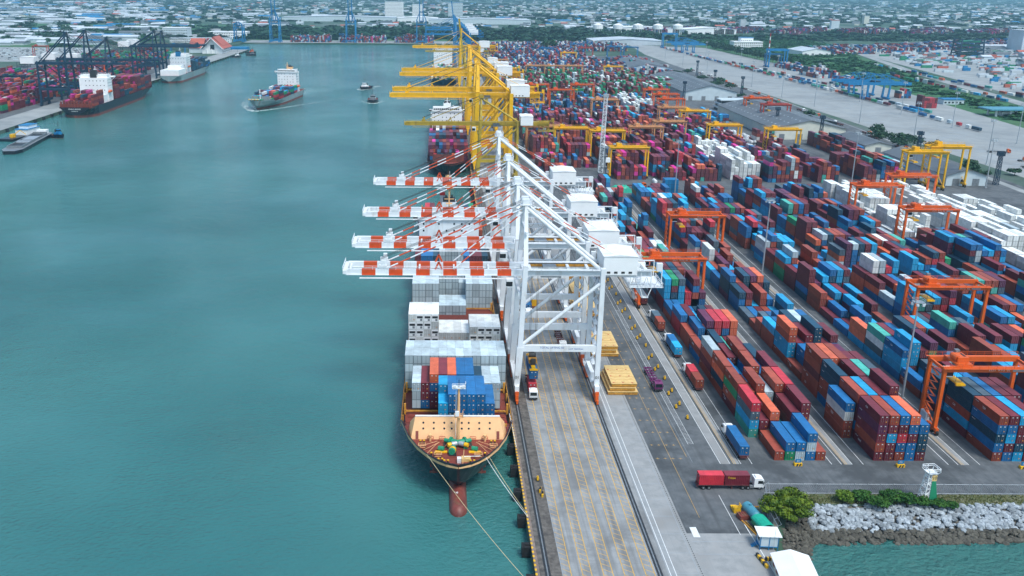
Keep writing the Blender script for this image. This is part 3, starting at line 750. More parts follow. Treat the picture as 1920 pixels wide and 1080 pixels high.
# ---------------------------------------------------------------- ship-to-shore cranes
def sts(name, label, pos, pal, sc=1.0, gauge=23.7, H=37.5, apex=58.0, tip=-50.3, back=41.5, base=18.0, stripes=False, boom_up=False, group=None, flip=False, single=False, house=(24.4, 34.2), depth=1.7, num=None, simple=False, lwk=1.0):
    """origin at sea rail, front legs; x towards land, y away"""
    c0, c1, cw_, cb = pal    # main, stripe, house, bogie
    root = empty(name, pos, math.pi if flip else 0, label, "crane", group)
    def P(nm, b, mats): return b.build(nm, mats, root)
    ym = base/2; gy = 3.8 if not single else 1.0
    # legs
    lw = 1.3*sc*lwk; slope = 1.5
    for y in (0, base):
        b = MB(); b.beam((0, y, 4.6), (slope*.45, y, 17), lw*1.25, lw*1.0, 0, lw*1.5, lw*1.2); b.beam((slope*.45, y, 17), (slope, y, H+4), lw*1.1, lw*1.1, 0); P("leg", b, [c0])
        b = MB(); b.beam((gauge, y, 4.6), (gauge, y, H+3.5), lw*1.15, lw*1.15, 0, lw, lw); P("leg", b, [c0])
        b = MB(); b.beam((lw*.6, y, 16.6), (gauge-lw*.5, y, 16.6), 1.1*sc, 1.9*sc, 0); P("portal_beam", b, [c0])
        b = MB(); b.tube((1.2, y, 17.6), (gauge-.6, y, H-1), .52*sc, 10, 0); P("diagonal_brace", b, [c0])
    # sill beams along the rails and portal ties
    for x in (0, gauge):
        b = MB(); b.beam((x, -2.2, 4.3), (x, base+2.2, 4.3), 1.3*sc, 1.7*sc, 0)
        if x: 
            b.box(x-1.6, x+.2, 1.5, base-1.5, 5.2, 5.5, 0); b.box(x-1.4, x-.2, 3, base-6, 5.5, 7.6, 0)
            b.rail([(x-1.6, 1.5, 5.5), (x-1.6, base-1.5, 5.5)], mi=0)
        P("sill_beam", b, [c0])
        b = MB(); b.beam((x, 0, 33*H/37.5), (x, base, 33*H/37.5), .8*sc, 1.1*sc, 0); P("portal_tie", b, [c0])
    # bogies
    for x in (0, gauge):
        for y, s in ((0, -1), (base, 1)):
            b = MB(); b.box(x-.55, x+.55, y-2.4, y+2.4, 2.5, 3.6, 0)
            for k in (-2.6, .4):
                b.box(x-.45, x+.45, y+k, y+k+2.2, 1.2, 2.5, 0); b.box(x-.5, x+.5, y+k+.1, y+k+2.1, .55, 1.3, 0)
                for q in (.45, 1.7): b.tube((x-.3, y+k+q, .42), (x+.3, y+k+q, .42), .38, 10, 1)
            b.box(x-.3, x+.3, y+s*3.4-.5, y+s*3.4+.5, .3, 1.4, 0)
            P("bogie", b, [cb, M['dark']])
    # main girder and boom as two box girders
    ys = (ym-gy, ym+gy) if not single else (ym,)
    gw = 1.3*sc if not single else 2.6*sc; gh = depth*sc
    for y in ys:
        b = MB(); b.box(slope+1.0, back-3, y-gw/2, y+gw/2, H, H+gh, 0)
        b.box(slope+1.0, back-3, y-gw/2-.35, y+gw/2+.35, H-.12, H+.1, 0); P("girder", b, [c0])
    if stripes and not single:
        for y, s in ((ys[0], 1), (ys[-1], -1)):
            b = MB(); b.box(slope+1.2, back-9, y+s*(gw/2+.002), y+s*(gw/2+.55), H+gh*.35, H+gh*.75, 0); b.box(slope+1.2, back-9, y+s*(gw/2+.1), y+s*(gw/2+.35), H+gh*.75, H+gh*.9, 1); P("trolley_rail", b, [M['hatchside'], M['dark']])
    if not boom_up:
        for y in ys:
            b = MB(); L = -tip; n = 13; x0 = slope+1.0; w = (x0-tip)/n
            per = 7.9; red = 4.0
            xs = [(tip, x0, 0)]
            if stripes:
                xs = []; x = tip
                nxt = tip+4.6; 
                while x < x0-1:
                    e = min(nxt, x0); xs.append((x, e, 0)); 
                    if e >= x0-8: 
                        if e < x0: xs.append((e, x0, 0))
                        break
                    xs.append((e, min(e+red, x0), 1)); x = min(e+red, x0); nxt = x+per-red
            for (a, e, mi) in xs:
                b.box(a, e, y-gw/2, y+gw/2, H, H+gh*.9, mi); b.box(a, e, y-gw/2-.3, y+gw/2+.3, H-.1, H+.12, mi)
            P("boom", b, [c0, c1])
        b = MB()
        if not single:
            for k in range(6):
                x = tip+1+k*(x0-tip-2)/5; b.box(x-.25, x+.25, ym-gy, ym+gy, H+gh*.3, H+gh*.6, 0)
        b.box(tip-.9, tip+.3, ym-gy-1, ym+gy+1, H+.2, H+gh*.75, 0); b.rail([(tip-.9, ym-gy-1, H+gh*.75), (tip-.9, ym+gy+1, H+gh*.75)])
        for y in (ym-gy-gw/2-.7,): b.box(tip+4, x0-2, y-.4, y+.4, H-.9, H-.75, 0)
        b.rail([(tip+1, ym-gy-gw/2-.1, H+gh*.9), (x0-1, ym-gy-gw/2-.1, H+gh*.9)], step=3.2, r=.04)
        P("boom_cross_ties", b, [c0])
    else:
        b = MB(); a = R(83)
        for y in ys: b.beam((slope-1, y, H+2), (slope-1-math.cos(a)*(-tip), y, H+2+math.sin(a)*(-tip)), gw, gh*.9, 0)
        P("boom", b, [c0])
    # walkways, trolley rails and rear platform
    b = MB()
    for k in range(7):
        x = slope+2+k*(back-slope-6)/6; b.box(x-.4, x+.4, ym-gy, ym+gy, H+gh*.4, H+gh*.8, 0)
    b.box(slope, back-3, ym-gy-gw/2-1.1, ym-gy-gw/2, H+gh, H+gh+.1, 0)
    b.rail([(slope, ym-gy-gw/2-1.1, H+gh), (back-3, ym-gy-gw/2-1.1, H+gh)], step=2.4, r=.04)
    P("walkway", b, [c0])
    b = MB()   # hanging rear frame with service platform
    for y in (ym-gy-1.3, ym+gy+1.3):
        for x in (back-9, back-6, back-3, back): b.beam((x, y, H-3.2), (x, y, H+gh+.3), .25, .25, 0)
        b.beam((back-9.3, y, H-3.2), (back+.8, y, H-3.2), .3, .3, 0); b.beam((back-9, y, H), (back, y, H-3.2), .15, .15, 0)
        b.beam((back-9, y, H+gh+.2), (back, y, H+gh+.2), .3, .3, 0)
        b.beam((back-6.2, y, H-3.2), (back-5, y, H-6.5), .22, .22, 0); b.beam((back-2.6, y, H-3.2), (back-3.8, y, H-6.5), .22, .22, 0)
    b.box(back-9.2, back+.6, ym-gy-1.6, ym+gy+1.6, H-3.35, H-3.2, 0); b.box(back-5.4, back-3.4, ym-gy-1.3, ym+gy+1.3, H-6.6, H-6.4, 0)
    b.rail([(back+.6, ym-gy-1.6, H-3.2), (back+.6, ym+gy+1.6, H-3.2)]); b.rail([(back-9.2, ym-gy-1.6, H-3.2), (back+.6, ym-gy-1.6, H-3.2)])
    b.box(back-1.6, back, ym-gy-1.8, ym-gy-.4, H+gh, H+gh+2.3, 0)
    P("service_platform", b, [c0])
    # machinery house
    hx0, hx1 = house; y0, y1 = ym-5.6, ym+6.2; z0 = H+gh*.3; z1 = z0+5.6*sc; xm = (hx0+hx1)/2
    b = MB(); b.prism([(hx0, y0), (hx1, y0), (hx1, y1), (hx0, y1)], z0, z1, 0)
    zr = z1+.55
    b.face([(hx0-.15, y0-.15, z1), (xm, y0-.15, zr), (xm, y1+.15, zr), (hx0-.15, y1+.15, z1)], 1); b.face([(xm, y0-.15, zr), (hx1+.15, y0-.15, z1), (hx1+.15, y1+.15, z1), (xm, y1+.15, zr)], 1)
    b.face([(hx0-.15, y0-.15, z1), (hx1+.15, y0-.15, z1), (xm, y0-.15, zr)], 0); b.face([(hx0-.15, y1+.15, z1), (xm, y1+.15, zr), (hx1+.15, y1+.15, z1)], 0)
    for k in range(6): b.box(hx0+.3, hx1-.3, y0+1+k*1.9, y0+1.06+k*1.9, zr-.25, zr-.18, 0)
    mh = P("machinery_house", b, [cw_, M['white2']])
    if not simple:
        for k in range(4):
            b = MB(); b.box(hx0+1+k*2.1, hx0+2+k*2.1, y0-.06, y0, z0+.5, z0+1.1, 0); b.build("vent", [M['dark']], mh)
    # A-frame mast on sea legs, backstays, forestays
    az = apex
    b = MB(); 
    for y in (0, base):
        b.beam((slope, y, H+4), (slope+.2, ym+(y-ym)*.32, az), lw*1.1, lw*1.0, 0, lw*.75, lw*.8)
    b.beam((slope+.2, ym-ym*.36, az-1), (slope+.2, ym+ym*.36, az-1), 1.1, 1.4, 0); b.beam((slope+.1, 1.5, H+13*(az-H)/20), (slope+.1, base-1.5, H+13*(az-H)/20), .6, .8, 0)
    b.box(slope-1.6, slope+1.9, ym-3.6, ym+3.6, az, az+.15, 0); b.rail([(slope-1.6, ym-3.6, az+.1), (slope+1.9, ym-3.6, az+.1), (slope+1.9, ym+3.6, az+.1)], h=1.3)
    for y in (ym-1.8, ym+1.8): b.tube((slope-.5, y-.25, az+.9), (slope-.5, y+.25, az+.9), .7, 10, 0); b.box(slope-.8, slope+1.2, y-.8, y+.8, az+.1, az+1.6, 0)
    P("mast", b, [c0])
    for y in (ym-gy-.4, ym+gy+.4):
        b = MB(); b.tube((slope+.4, ym+(y-ym)*.8, az-.8), (gauge+.2, y, H+gh), .54*sc, 12, 0); P("backstay", b, [c0])
    def bars(a, e, r, m0, m1, nm, n=9):
        b = MB(); a = Vector(a); e = Vector(e)
        for i in range(n):
            b.tube(a+(e-a)*(i/n), a+(e-a)*((i+1)/n), r, 6, i % 2 if stripes else 0)
        P(nm, b, [m0, m1])
    if not boom_up:
        for y in ys:
            yy = y+(-.3 if y < ym else .3)
            bars((tip+11.5, yy, H+gh), (slope, ym+(yy-ym)*.7, az-.6), .22, c0, c1, "forestay", 11)
            bars((slope-20.5, yy, H+gh), (slope, ym+(yy-ym)*.7, az-1.4), .2, c0, c1, "forestay", 9)
            if simple is False: bars((back-5.5, yy, H+gh), (slope+.6, ym+(yy-ym)*.6, az-.2), .14, c0, c1, "tie_rod", 9)
        b = MB()
        for k in range(4): b.tube((tip+10, ym-1.2+k*.8, H+gh+2), (slope, ym-1.2+k*.8, az+1), .045, 4, 0)
        P("hoist_ropes", b, [M['dark']])
        for y in ys:
            x = tip+11; b = MB(); b.box(x-1.4, x+.8, y-.5, y+.6, H+gh*.9, H+gh*.9+1.4, 0); b.box(x-.5, x+.6, y-.4, y+.5, H+gh*.9+1.4, H+gh+2.4, 0); P("stay_bracket", b, [c0, c1])
            x = tip+27; b = MB(); b.beam((x-1, y, H+gh*.9), (x, y, H+gh*.9+2.2), .35, .5, 1 if stripes else 0); b.beam((x+1, y, H+gh*.9), (x, y, H+gh*.9+2.2), .35, .5, 1 if stripes else 0); P("stay_bracket", b, [c0, c1])
    # trolley, cab and hanging spreader
    tx = 5.0+(int(pos[1]*7) % 11)*1.6-(10 if int(pos[1]) % 2 else 0)
    b = MB(); b.box(tx-3, tx+3, ym-gy-.8, ym+gy+.8, H-.6, H+.1, 0); b.box(tx-2, tx+2, ym-2, ym+2, H+.1, H+1.6, 0); P("trolley", b, [M['steel']])
    b = MB(); b.box(slope-5.2, slope-2.9, ym-gy-2.8, ym-gy-.6, H-3.0, H-.6, 0); oc = P("operator_cab", b, [M['white2']]); b = MB(); b.box(slope-5.25, slope-3.4, ym-gy-2.85, ym-gy-1.2, H-2.7, H-1.3, 0); b.build("window", [M['glass']], oc)
    # festoon loops
    b = MB()
    for k in range(9):
        x0 = slope+7+k*3.6
        for j in range(8):
            t0, t1 = j/8, (j+1)/8
            b.tube((x0+3.4*t0, ym-gy-1.2, H-.3-3.2*(1-(2*t0-1)**2)), (x0+3.4*t1, ym-gy-1.2, H-.3-3.2*(1-(2*t1-1)**2)), .05, 4, 0)
    P("festoon_cable", b, [M['dark']])
    # stair tower on a rear leg
    b = MB()
    for k in range(9):
        z = 6+k*3.3; s_ = 1 if k % 2 else -1
        if z+3 < H: b.beam((gauge+1.4, base-2*s_-2, z), (gauge+1.4, base+2*s_-2, z+3.1), .6, .12, 0); b.box(gauge+.7, gauge+2, base-5, base+1, z-.05, z+.02, 0)
    P("stairway", b, [c0])
    if num and not simple:
        text_part(num, 1.3, M['textk'], root, (0, -lw*.72, 7.6)); text_part(num, 1.3, M['textk'], root, (gauge, -lw*.72, 7.6))
        text_part("TOTAL LIFTING 50", .85, M['text'], root, (gauge*.42, -.56, 16.9)); text_part("LCIT TERMINAL", .62, M['text'], root, (gauge*.72, -.56, 16.5))
    return root
PW = (M['white'], M['redst'], M['white2'], M['orange']); PY = (M['yellow'], M['yellow'], M['white2'], M['yellow'])
PO = (M['olive'], M['olive'], M['white2'], M['olive']); PN = (M['navy'], M['navy'], M['white2'], M['navy']); PB = (M['blue'], M['blue'], M['white2'], M['blue'])
wl = ["white quay crane with red striped boom, nearest of the four, numbered 01", "white quay crane with red striped boom, second of four from the camera",
      "white quay crane with red striped boom, third of four from the camera", "white quay crane with red striped boom, farthest of the four beside the yellow cranes"]
for i, y in enumerate((249.6, 278.6, 320.5, 376.5)):
    sts("quay_crane", wl[i], (23.1, y, 0), PW, stripes=True, group="white quay cranes with striped booms", num="0%d" % (i+1) if i == 0 else None)
g = "yellow quay cranes on the eastern quay"
YK = dict(sc=1.25, H=47.3, apex=68.5, tip=-56, back=46, house=(23.6, 36), depth=2.6, single=True, lwk=1.45)
for i, (y, l) in enumerate(((610, "yellow quay crane with long boom and white machinery house, nearest of the yellow ones"), (648, "yellow quay crane standing directly behind the nearest yellow one"),
                            (765, "yellow quay crane, third in the yellow row beside the green container stacks"), (806, "yellow quay crane, fourth in the yellow row with twin white houses"))):
    sts("quay_crane", l, (23.1, y, 0), PY, group=g, **YK)
sts("quay_crane", "low weathered olive-yellow quay crane with single girder and small white house", (23.1, 553, 0), PO, sc=.95, H=37.2, apex=54, tip=-44, back=46, single=True, depth=2.6, house=(25.5, 33), base=14, simple=True)
sts("quay_crane", "low olive-yellow quay crane farther up the quay with boom lowered over a ship", (23.1, 1205, 0), PO, H=38, apex=54, tip=-42, back=42, single=True, house=(25, 32), base=14, simple=True)
sts("quay_crane", "old olive-yellow quay crane with its boom raised upright", (23.1, 930, 0), PO, sc=1.3, H=42, apex=60, tip=-44, back=40, boom_up=True, house=(24, 34), simple=True)
sts("quay_crane", "farthest yellow quay crane with lowered boom near the basin corner", (23.1, 1130, 0), PY, simple=True, **YK)
# blue cranes at the far end and on the far quay
for i, (x, y, up, l) in enumerate(((23, 1480, False, "blue quay crane with lowered boom behind the yellow row"), (23, 1560, True, "blue quay crane with raised boom at the basin's far corner"),
                      (23, 1640, False, "blue quay crane with lowered boom, second from the basin corner"), (23, 1730, False, "blue quay crane closest to the far quay"))):
    sts("quay_crane", l, (x, y, 0), PB, H=46, apex=68, tip=-48, back=44, boom_up=up, sc=1.2, house=(22, 36), simple=True)
def rot_crane(root, a): root.rotation_euler = (0, 0, a)
for i, (x, l) in enumerate(((-372, "tall blue crane with raised boom on the far quay, left of the pair"), (-206, "tall blue crane with raised boom at the middle of the far quay"), (-52, "tall blue crane with raised boom on the far quay by the yellow cranes"))):
    c = sts("quay_crane", l, (x, 2062, 0), PB, H=45, apex=66, tip=-50, back=40, boom_up=True, sc=1.3, simple=True, base=20)
    rot_crane(c, math.pi/2); c.location = (x+20, 2062, 0)
c = sts("quay_crane", "short blue crane without raised boom on the far quay beside the red roofed hall", (-432, 2062, 0), PB, H=34, apex=42, tip=-4, back=30, boom_up=True, sc=1.3, simple=True, base=18); rot_crane(c, math.pi/2)
for i, (y, H_, a, l) in enumerate(((958, 41, 71, "dark navy quay crane nearest on the western quay, its white house to the left"), (1010, 41, 71, "dark navy quay crane, second on the western quay"),
                     (1072, 36, 60, "dark navy quay crane, third and lower on the western quay"), (1250, 40, 60, "dark navy quay crane over the grey-hulled ship"), (1285, 40, 58, "dark navy quay crane farthest on the western quay"))):
    sts("quay_crane", l, (-374.5, y, 0), PN, sc=1.15, gauge=30, H=H_, apex=a, tip=-56, back=52, flip=True, house=(34, 48), group="dark navy cranes on the western quay", simple=True)

# ---------------------------------------------------------------- rubber-tyred yard cranes
def rtg_proto(m, cab=True, txt=True):
    root = empty("yard_gantry_crane")
    S, T, Hh = 24.0, 7.6, 20.0
    def P(nm, b, mats, par=None): return b.build(nm, mats, par or root)
    for x in (0, S):
        for y in (0, T):
            b = MB(); b.beam((x, y, 1.9), (x+(0 if x else 0), y, Hh-1.2), .95, 1.05, 0, .85, .95); P("leg", b, [m])
        b = MB(); b.box(x-.45, x+.45, -1.6, T+1.6, 1.2, 2.1, 0); b.beam((x, .5, 2.5), (x, T-.5, 6.5), .25, .25, 0); P("sill_beam", b, [m])
        for y in (-1.3, .9, T-.9, T+1.3):
            b = MB(); b.tube((x-.32, y, .78), (x+.32, y, .78), .78, 14, 0); b.tube((x-.34, y, .78), (x+.34, y, .78), .3, 8, 1); P("wheel", b, [M['rubber'], m])
    for y in (0, T):
        b = MB(); b.box(-.6, S+.6, y-.42, y+.42, Hh-1.45, Hh, 0); b.box(-.9, S+.9, y-(1.3 if y == 0 else -.42), y-(.42 if y == 0 else -1.3), Hh-.3, Hh-.2, 0)
        yy = y-1.3 if y == 0 else y+1.3
        b.rail([(-.9, yy, Hh-.2), (S+.9, yy, Hh-.2)], step=2.2, r=.035); P("girder", b, [m])
    b = MB(); 
    for x in (-.1, S+.1): b.beam((x, 0, Hh-.8), (x, T, Hh-.8), .5, .7, 0)
    P("end_tie", b, [m])
    b = MB(); b.box(3.4, 7.6, .2, T-.2, Hh+.05, Hh+.5, 0); b.box(4, 7, 1.6, T-2.2, Hh+.5, Hh+2.0, 0); b.tube((4.4, 2.2, Hh+1.4), (4.4, T-2.4, Hh+1.4), .8, 10, 0)
    b.rail([(3.4, .2, Hh+.5), (7.6, .2, Hh+.5)]); b.box(5.4, 6.6, T-2, T-.8, Hh+.5, Hh+2.6, 2); b.tube((6.3, 2.5, Hh+1.6), (6.3, T-3, Hh+1.6), .55, 10, 1); P("trolley", b, [m, M['dark'], M['steel']])
    b = MB(); b.box(.9, 3.0, .9, 3.0, Hh-3.4, Hh-1.0, 0); oc = P("operator_cab", b, [M['white2']]); b = MB(); b.box(.85, 3.05, .84, .9, Hh-3.1, Hh-1.9, 0); b.box(.84, .9, .9, 2.9, Hh-3.1, Hh-1.9, 0); P("window", b, [M['glass']], oc)
    b = MB(); b.box(-1.5, -.45, 2.4, 5.4, 2.4, 4.9, 0); P("power_unit", b, [M['white2']])
    b = MB(); b.box(S-.2, S+1.6, 2.0, 5.8, 2.2, 3.2, 0); P("battery_box", b, [M['dark']])
    b = MB(); b.box(4.4, 6.6, 1.0, T-1, 14.3, 14.7, 0); b.box(4.2, 6.8, .6, 1.2, 14.0, 14.5, 0); b.box(4.2, 6.8, T-1.2, T-.6, 14.0, 14.5, 0)
    for x in (4.7, 6.3):
        for y in (2, T-2): b.tube((x, y, 14.7), (x, y, Hh), .05, 4, 1)
    P("spreader", b, [M['yellow'], M['dark']])
    b = MB()
    for k in range(16): b.beam((-.9, 1.0+(k % 2)*4, 2.4+k*1.05), (-.9, 5.0-(k % 2)*4, 3.4+k*1.05), .5, .08, 0)
    P("ladder", b, [m])
    if txt:
        text_part("LCIT  RTG  02", .95, M['textw'], root, (14.6, -.44, Hh-.75))
        b = MB(); b.box(18.2, 21.2, -.45, -.42, Hh-1.15, Hh-.35, 0); P("sign_panel", b, [M['galv']])
    return root
RT = {}
def rtg(kind, x, y, label, rz=0, s=1.0):
    mm = dict(orange=M['orange'], yellow=M['yellow'], beige=M['beige'], blue=M['blue'], red=M['redp'], navy=M['navy'])[kind]
    if kind not in RT: RT[kind] = o = rtg_proto(mm, txt=kind == 'orange')
    else: o = copy_tree(RT[kind])
    o.location = (x, y, 0); o.rotation_euler = (0, 0, rz); o.scale = (1, 1, s)
    tag(o, label, "gantry crane", "wheeled gantry cranes straddling the container yard")
    return o
for kind, x, y, l in (
    ('orange', 137.4, 229, "orange yard gantry with white cab, nearest to the shore fence on the right"),
    ('orange', 165.6, 300, "orange yard gantry behind the nearest one, right of the tall lamp mast"),
    ('orange', 76.8, 333, "orange yard gantry over the quayside block beside the first white crane"),
    ('orange', 104.6, 402, "orange yard gantry over the second block, behind the quayside one"),
    ('orange', 218.0, 416, "orange yard gantry at the tank containers on the right"),
    ('orange', 218.2, 470, "orange yard gantry before the white refrigerated stacks"),
    ('orange', 249.6, 497, "orange yard gantry in front of the big yellow gantries"),
    ('yellow', 110.2, 586, "yellow yard gantry beside the lattice jib tower, nearest of its row"),
    ('yellow', 108.8, 658, "yellow yard gantry one behind the nearest beside the lattice tower"),
    ('yellow', 84.2, 670, "yellow yard gantry left of the lattice tower"),
    ('yellow', 202.8, 690, "yellow yard gantry over the drum-like tank stacks"),
    ('yellow', 240.0, 670, "yellow yard gantry in front of the large warehouse gable"),
    ('beige', 141.0, 678, "peach-coloured yard gantry with white containers beneath"),
    ('beige', 165.6, 708, "peach-coloured yard gantry left of the yellow tank gantry"),
    ('beige', 189.2, 795, "peach-coloured yard gantry by the red gantry group"),
    ('beige', 64.5, 679, "peach-coloured yard gantry nearest the quay cranes"),
    ('beige', 139.6, 850, "peach-coloured yard gantry at the middle of the yard"),
    ('orange', 110.4, 932, "orange yard gantry over blue containers in mid yard"),
    ('orange', 139.0, 985, "tall orange yard gantry in mid yard behind the lattice tower top"),
    ('orange', 90.5, 983, "orange yard gantry just right of the yellow quay cranes"),
    ('orange', 207.2, 940, "orange yard gantry, rearmost of the three in a close row"),
    ('orange', 207.0, 897, "orange yard gantry, middle of the three in a close row"),
    ('orange', 202.5, 857, "orange yard gantry, front one of the three in a close row"),
    ('orange', 287.6, 869, "orange yard gantry parked near the rail road trees"),
    ('red', 287.2, 820, "rust-red yard gantry over the warehouse sheds"),
    ('yellow', 202.3, 772, "yellow yard gantry behind the peach-coloured one near the warehouse"),
    ('yellow', 214.4, 1222, "yellow yard gantry among green containers"),
    ('beige', 113.2, 1232, "peach-coloured yard gantry over green stacks, left one of three"),
    ('beige', 137.4, 1230, "peach-coloured yard gantry over green stacks, middle one of three"),
    ('beige', 163.2, 1231, "peach-coloured yard gantry over green stacks, right one of three"),
    ('blue', 168, 1600, "blue yard gantry at the rear of the yard, left of three"),
    ('blue', 238, 1722, "blue yard gantry at the rear of the yard, small and far"),
    ('blue', 293, 1650, "blue yard gantry near the access road, rear yard"),
    ('blue', 320, 1638, "blue yard gantry next to the rail road, rear yard"),
    ('red', 236.8, 1608, "dark red yard gantry in the rear yard"),
    ('yellow', 191, 1485, "yellow yard gantry over white stacks in the rear yard"),
    ('beige', 72, 1330, "peach-coloured yard gantry far behind the yellow quay cranes"),
    ('navy', -493, 1046, "navy yard gantry at the western terminal's left edge"),
    ('orange', -459, 1212, "orange yard gantry beneath the navy cranes of the western terminal"),
    ('navy', -470, 800, "navy yard gantry at the front of the western terminal"),
    ('red', -683, 1577, "red yard gantry beyond the western container stacks"),
    ('blue', -470, 1640, "blue yard gantry beside the green western stacks"),
    ('blue', 514, 1480, "bright blue rail yard gantry, small, beside a train"),
    ):
    rtg(kind, x, y, l)
rtg('yellow', 284.6, 552, "tall yellow gantry with rusty trolley, left of the big pair", s=1.2)
rtg('yellow', 303.5, 562, "tall yellow gantry with rusty trolley, right of the big pair", s=1.28)
# blue rail gantries with cantilevers
def railgantry(x, y, label, sc=1.0):
    root = empty("rail_gantry_crane", (x, y, 0), R(0), label, "gantry crane", "blue cantilever gantries over the railway")
    m = M['blue']
    for yy in (0, 14):
        for xx in (0, 25):
            b = MB(); b.beam((xx-(1 if xx else -1), yy, 1), (xx, yy, 16), 2.2, 1.8, 0, 1.4, 1.4); b.build("leg", [m], root)
        b = MB(); b.box(-22, 48, yy-.8, yy+.8, 16, 19, 0); b.build("girder", [m], root)
        b = MB(); b.beam((0, yy, 19), (4, yy, 27), .7, .7); b.beam((8, yy, 19), (4, yy, 27), .7, .7); b.beam((4, yy, 27), (-18, yy, 19), .5, .5); b.beam((4, yy, 27), (22, yy, 27), .5, .5); b.beam((22, yy, 27), (46, yy, 19), .5, .5); b.beam((18, yy, 19), (22, yy, 27), .6, .6); b.beam((26, yy, 19), (22, yy, 27), .6, .6)
        b.build("stay_frame", [m], root)
    for xx in (0, 25):
        b = MB(); b.box(xx-1, xx+1, -2, 16, .5, 2.4, 0); b.build("sill_beam", [m], root)
    b = MB(); b.box(8, 14, 1, 13, 17, 20.5, 0); b.build("trolley", [M['navy']], root)
    root.scale = (sc, sc, sc)
railgantry(476, 1035, "bright blue cantilever gantry over freight wagons, nearest")
railgantry(478, 1075, "bright blue cantilever gantry close behind the nearest rail gantry", .95)
railgantry(462, 1795, "bright blue cantilever gantry at the far end of the rail yard", .9)
railgantry(466, 1860, "blue cantilever gantry farthest up the rail yard", .9)
def goliath(x, y, l):
    root = empty("rail_gantry_crane", (x, y, 0), 0, l, "gantry crane")
    for yy in (0, 12):
        for xx in (0, 28):
            b = MB(); b.beam((xx, yy, 0), (xx, yy, 27), 1.8, 1.8); b.build("leg", [M['blue']], root)
        b = MB(); b.box(-2, 30, yy-1, yy+1, 25, 28); b.build("girder", [M['blue']], root)
    for xx in (0, 28):
        b = MB(); b.box(xx-1, xx+1, -2, 14, .5, 2.5, 0); b.build("sill_beam", [M['blue']], root)
goliath(515, 1470, "tall plain blue gantry on four legs beside the green field")
goliath(470, 1990, "tall plain blue gantry far behind the rail yard")
# mobile harbour crane tower with lattice jib
root = empty("mobile_crane", (102.5, 571, 0), 0, "grey mobile crane with tall upright lattice jib between container blocks", "crane")
b = MB(); b.box(-2.2, 2.2, -6, 6, 1, 3.2, 0)
for k in range(5):
    for s in (-1.9, 1.9): b.tube((s-.3, -5+k*2.4, .8), (s+.3, -5+k*2.4, .8), .8, 10, 1)
b.build("carrier", [M['steel'], M['rubber']], root)
b = MB(); b.box(-1.6, 1.6, -1.6, 1.6, 3.2, 22, 0); b.box(-2.4, 2.4, -2.4, 2.4, 10, 10.4, 0); b.box(-2.4, 2.4, -2.4, 2.4, 17, 17.4, 0); b.box(1.4, 4.4, -1.5, 1.5, 13, 15.6, 1); b.box(-3, 3, -3.2, 3.2, 22, 22.6, 0); b.rail([(-3, -3.2, 22.6), (3, -3.2, 22.6)])
b.build("tower", [M['steel'], M['white2']], root)
b = MB(); b.lattice((-1.6, -2.4, 7), (-1.0, -3, 54), 2.6, 2.6, 26, .22, 0, 1.9); b.build("jib", [M['white']], root)
b = MB(); b.box(-2.6, .6, -4.2, -1.6, 53.6, 55.4, 0); b.beam((-1, -3, 55), (0, -3, 59), .3, .3); b.build("jib_head", [M['galv']], root)
